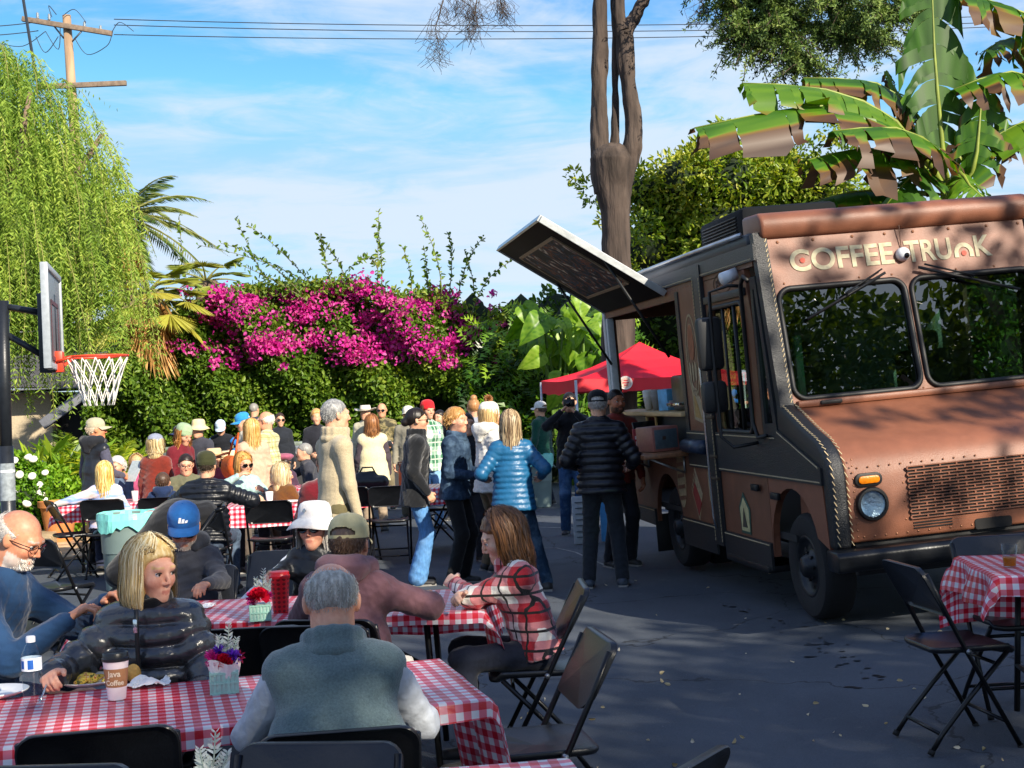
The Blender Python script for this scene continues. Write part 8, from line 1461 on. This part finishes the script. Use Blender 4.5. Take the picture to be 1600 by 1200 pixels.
for k, (px, w) in enumerate(((455, 2.4), (620, 1.8), (330, 1.8))):
    y = 24.2; x = at_px(px, y); t = thing('buffet_table', ('long white buffet table in front of the hedge behind the tan fleece', 'white serving table by the camouflage jacket', 'white serving table in front of the blue server')[k], 'table', (x, y, 0)); MB().box((0, 0, .90), (w, .7, .04)).obj('table_top', white, t, bevel=.01); MB().box((0, .02, .58), (w - .04, .62, .6)).obj('table_skirt', mat('skirt_cloth', '#3a3a3c' if k == 0 else '#6a6660', .9), t)
    for i in range(3):
        tr_ = thing('serving_tray', ('foil tray at the %s of the long buffet' if k == 0 else ('foil tray at the %s of the table by the camouflage jacket' if k == 1 else 'foil tray at the %s of the blue server\'s table')) % ('left', 'middle', 'right')[i], 'tray', (x - w / 3 + i * w / 3, y - .05, .92)); MB().box((0, 0, .06), (w / 3 - .1, .4, .12)).obj('pan', mat('foil', '#a8acb0', .3, .15, 20, .2, metal=.8), tr_, bevel=.02); MB().box((0, 0, .15), (w / 3 - .14, .34, .07)).obj('cover', mat('foil_lid', '#8f9a8e', .35, .2, 10, metal=.3), tr_, bevel=.02)
# ------------------------------------------------------------------ things people carry
def world_of(I_, p): return Matrix.Translation(I_['root'].location) @ Matrix.Rotation(I_['root'].rotation_euler.z, 4, 'Z') @ Vector(p)
I_ = P['photographer']; a = world_of(I_, I_['hp'] + nv(0, .17, -.01)); cm = thing('camera', 'black camera held up by the photographer', 'camera', a, 176); cb_ = mat('camera_black', '#101114', .45, .1); MB().box((0, 0, 0), (.14, .06, .095)).obj('body', cb_, cm, bevel=.012); limbs('lens_barrel', [([(0, .03, -.005), (0, .13, -.005)], .04)], cb_, cm, 20); limbs('lens_glass', [([(0, .125, -.005), (0, .133, -.005)], .033)], mat('cam_lens', '#0a0a0c', .1), cm, 20); MB().box((0, 0, .055), (.05, .05, .03)).obj('viewfinder', cb_, cm, bevel=.008)
I_ = P['redbeanie']; a = world_of(I_, I_['P'] + I_['up'] * .28 - I_['fw'] * .2); bp_ = thing('backpack', 'bright blue backpack on the person in the red beanie', 'backpack', a, -150); S_ = Sdf(); S_.cap((0, 0, -.14), (0, 0, .14), .09, .085, .03, nv(1, 0, 0), 1.5); S_.cap((0, -.08, -.1), (0, -.08, .0), .05, .05, .03, nv(1, 0, 0), 2); V, F = S_.build(.014, (.006, 24, 3)); np_mesh('bag', V, F, cloth('#1c66c4', 'nylon'), bp_); limbs('strap', [([(.09, .08, .16), (.11, .2, .2), (.12, .3, .05)], .015)], cloth('#1c66c4', 'nylon'), bp_, 6); limbs('strap', [([(-.09, .08, .16), (-.11, .2, .2), (-.12, .3, .05)], .015)], cloth('#1c66c4', 'nylon'), bp_, 6)
I_ = P['beigecoat']; a = world_of(I_, I_['P'] + I_['up'] * .2 + nv(-.24, .05, 0)); t = thing('shoulder_bag', 'orange leather shoulder bag on the dusty pink coat', 'bag', a, 30); S_ = Sdf(); S_.cap((0, -.1, 0), (0, .1, 0), .09, .09, .03, nv(0, 0, 1), 1.5); V, F = S_.build(.013); np_mesh('bag', V, F, cloth('#c2571c', 'leather'), t); limbs('strap', [([(0, -.12, .1), (.08, -.04, .38), (.06, .08, .3), (0, .12, .1)], .012)], cloth('#c2571c', 'leather'), t, 6)
I_ = P['pompom']; a = world_of(I_, I_['P'] + I_['up'] * .26 + nv(.12, .2, 0)); t = thing('handbag', 'mustard yellow handbag carried by the cream pompom beanie', 'bag', a, -62); S_ = Sdf(); S_.cap((-.06, 0, -.05), (.06, 0, .05), .06, .06, .03, nv(0, 0, 1), 1.7); V, F = S_.build(.012); np_mesh('bag', V, F, cloth('#b5861e', 'leather'), t); limbs('strap', [([(-.08, 0, .06), (-.1, -.1, .3), (.08, 0, .1)], .012)], cloth('#b5861e', 'leather'), t, 6)
I_ = P['camo']; a = world_of(I_, I_['P'] + nv(-.1, .42, .12)); t = thing('paper_sheet', 'sheet of white paper held by the camouflage jacket', 'paper', a, 170); MB().box((0, 0, 0), (.24, .3, .003), Matrix.Rotation(R(25), 3, 'X')).obj('sheet', white, t)
I_ = P['hoodieman']; a = world_of(I_, I_['wr'][1] + nv(-.02, .16, .04)); t = thing('paper_sheet', 'pale paper held by the man in the dark hooded vest', 'paper', a, -38); MB().box((0, 0, 0), (.2, .26, .003), Matrix.Rotation(R(60), 3, 'X')).obj('sheet', mat('pale_paper', '#b8c4c8', .6), t)
sg = thing('sandwich_board', 'small blue and white sign on the ground behind the black puffer jacket', 'sign', (at_px(925, 16.0), 16.0, ground(at_px(925, 16.0), 16)), 8)
MB().box((-.15, 0, .27), (.28, .03, .54), Matrix.Rotation(R(-8), 3, 'X')).obj('panel', mat('sign_pale', '#aeb9be', .6, .1), sg, bevel=.01); MB().box((.16, .02, .27), (.26, .03, .52), Matrix.Rotation(R(-8), 3, 'X')).obj('panel', mat('sign_blue', '#3f8fc8', .6, .2, 8), sg, bevel=.01)
for i in range(7): MB().box((-.15, -.05 + .01 * i, .08 + .065 * i), (.22, .006, .012), Matrix.Rotation(R(-8), 3, 'X')).obj('printed_line', mat('sign_line', '#5f6c74', .7), sg)
# small clothing details on the nearest figures
I_ = P['bluecap']; hp, HF = I_['hp'], I_['HF']; capo = [c for c in I_['root'].children if c.name.startswith('cap')][0]
for i, (x0, h_) in enumerate(((-.018, .013), (-.001, .021), (.016, .028))):
    mb = MB(); pts = []
    for (dx, dz) in ((-.006, 0), (.008, 0), (.002, h_), (-.0105, h_)):
        X_ = x0 + dx; Z_ = .068 + dz; r_ = .105 - max(0, Z_ - .075) * .55; y_ = 1.12 * math.sqrt(max(1e-5, (.0945 - max(0, Z_ - .06) * .26) ** 2 - (X_ / .93) ** 2)) - .008; pts.append((X_, y_, Z_))
    mb.add(pts, [(0, 1, 2, 3)]); xf(mb, hp, HF).obj('cap_logo_stripe', mat('logo_white', '#eceff2', .6), capo)
I_ = P['blonde']; zp = MB(); N_, up, fw, P0 = I_['N'], I_['up'], I_['fw'], I_['P']
zl = [P0 + up * (.06 + .40 * t) + fw * (.155 + .010 * math.sin(3 * t)) for t in np.linspace(0, 1, 8)]; zp.tube([tuple(q) for q in zl], .009, 6); zp.obj('zip', mat('zip_black', '#0b0b0d', .5), I_['root'], smooth=True); MB().box(tuple(zl[-2] + fw * .014), (.016, .008, .05)).obj('zip_pull', mat('chrome', '#c8ccd0'), I_['root'], bevel=.003)
I_ = P['bucket']; MB().lathe([(.008, 0), (.011, .003), (.008, .006), (0, .006)], 14).obj('hat_badge', mat('steel_cutlery', '#b9bcc0'), [c for c in I_['root'].children if c.name.startswith('bucket')][0]).matrix_local = Matrix.Translation(Vector(I_['hp'] + I_['HF'] @ nv(.02, .093, .10))) @ Matrix(I_['HF']).to_4x4() @ Matrix.Rotation(R(-90), 4, 'X')
print('script', round(time.time() - T0, 1))
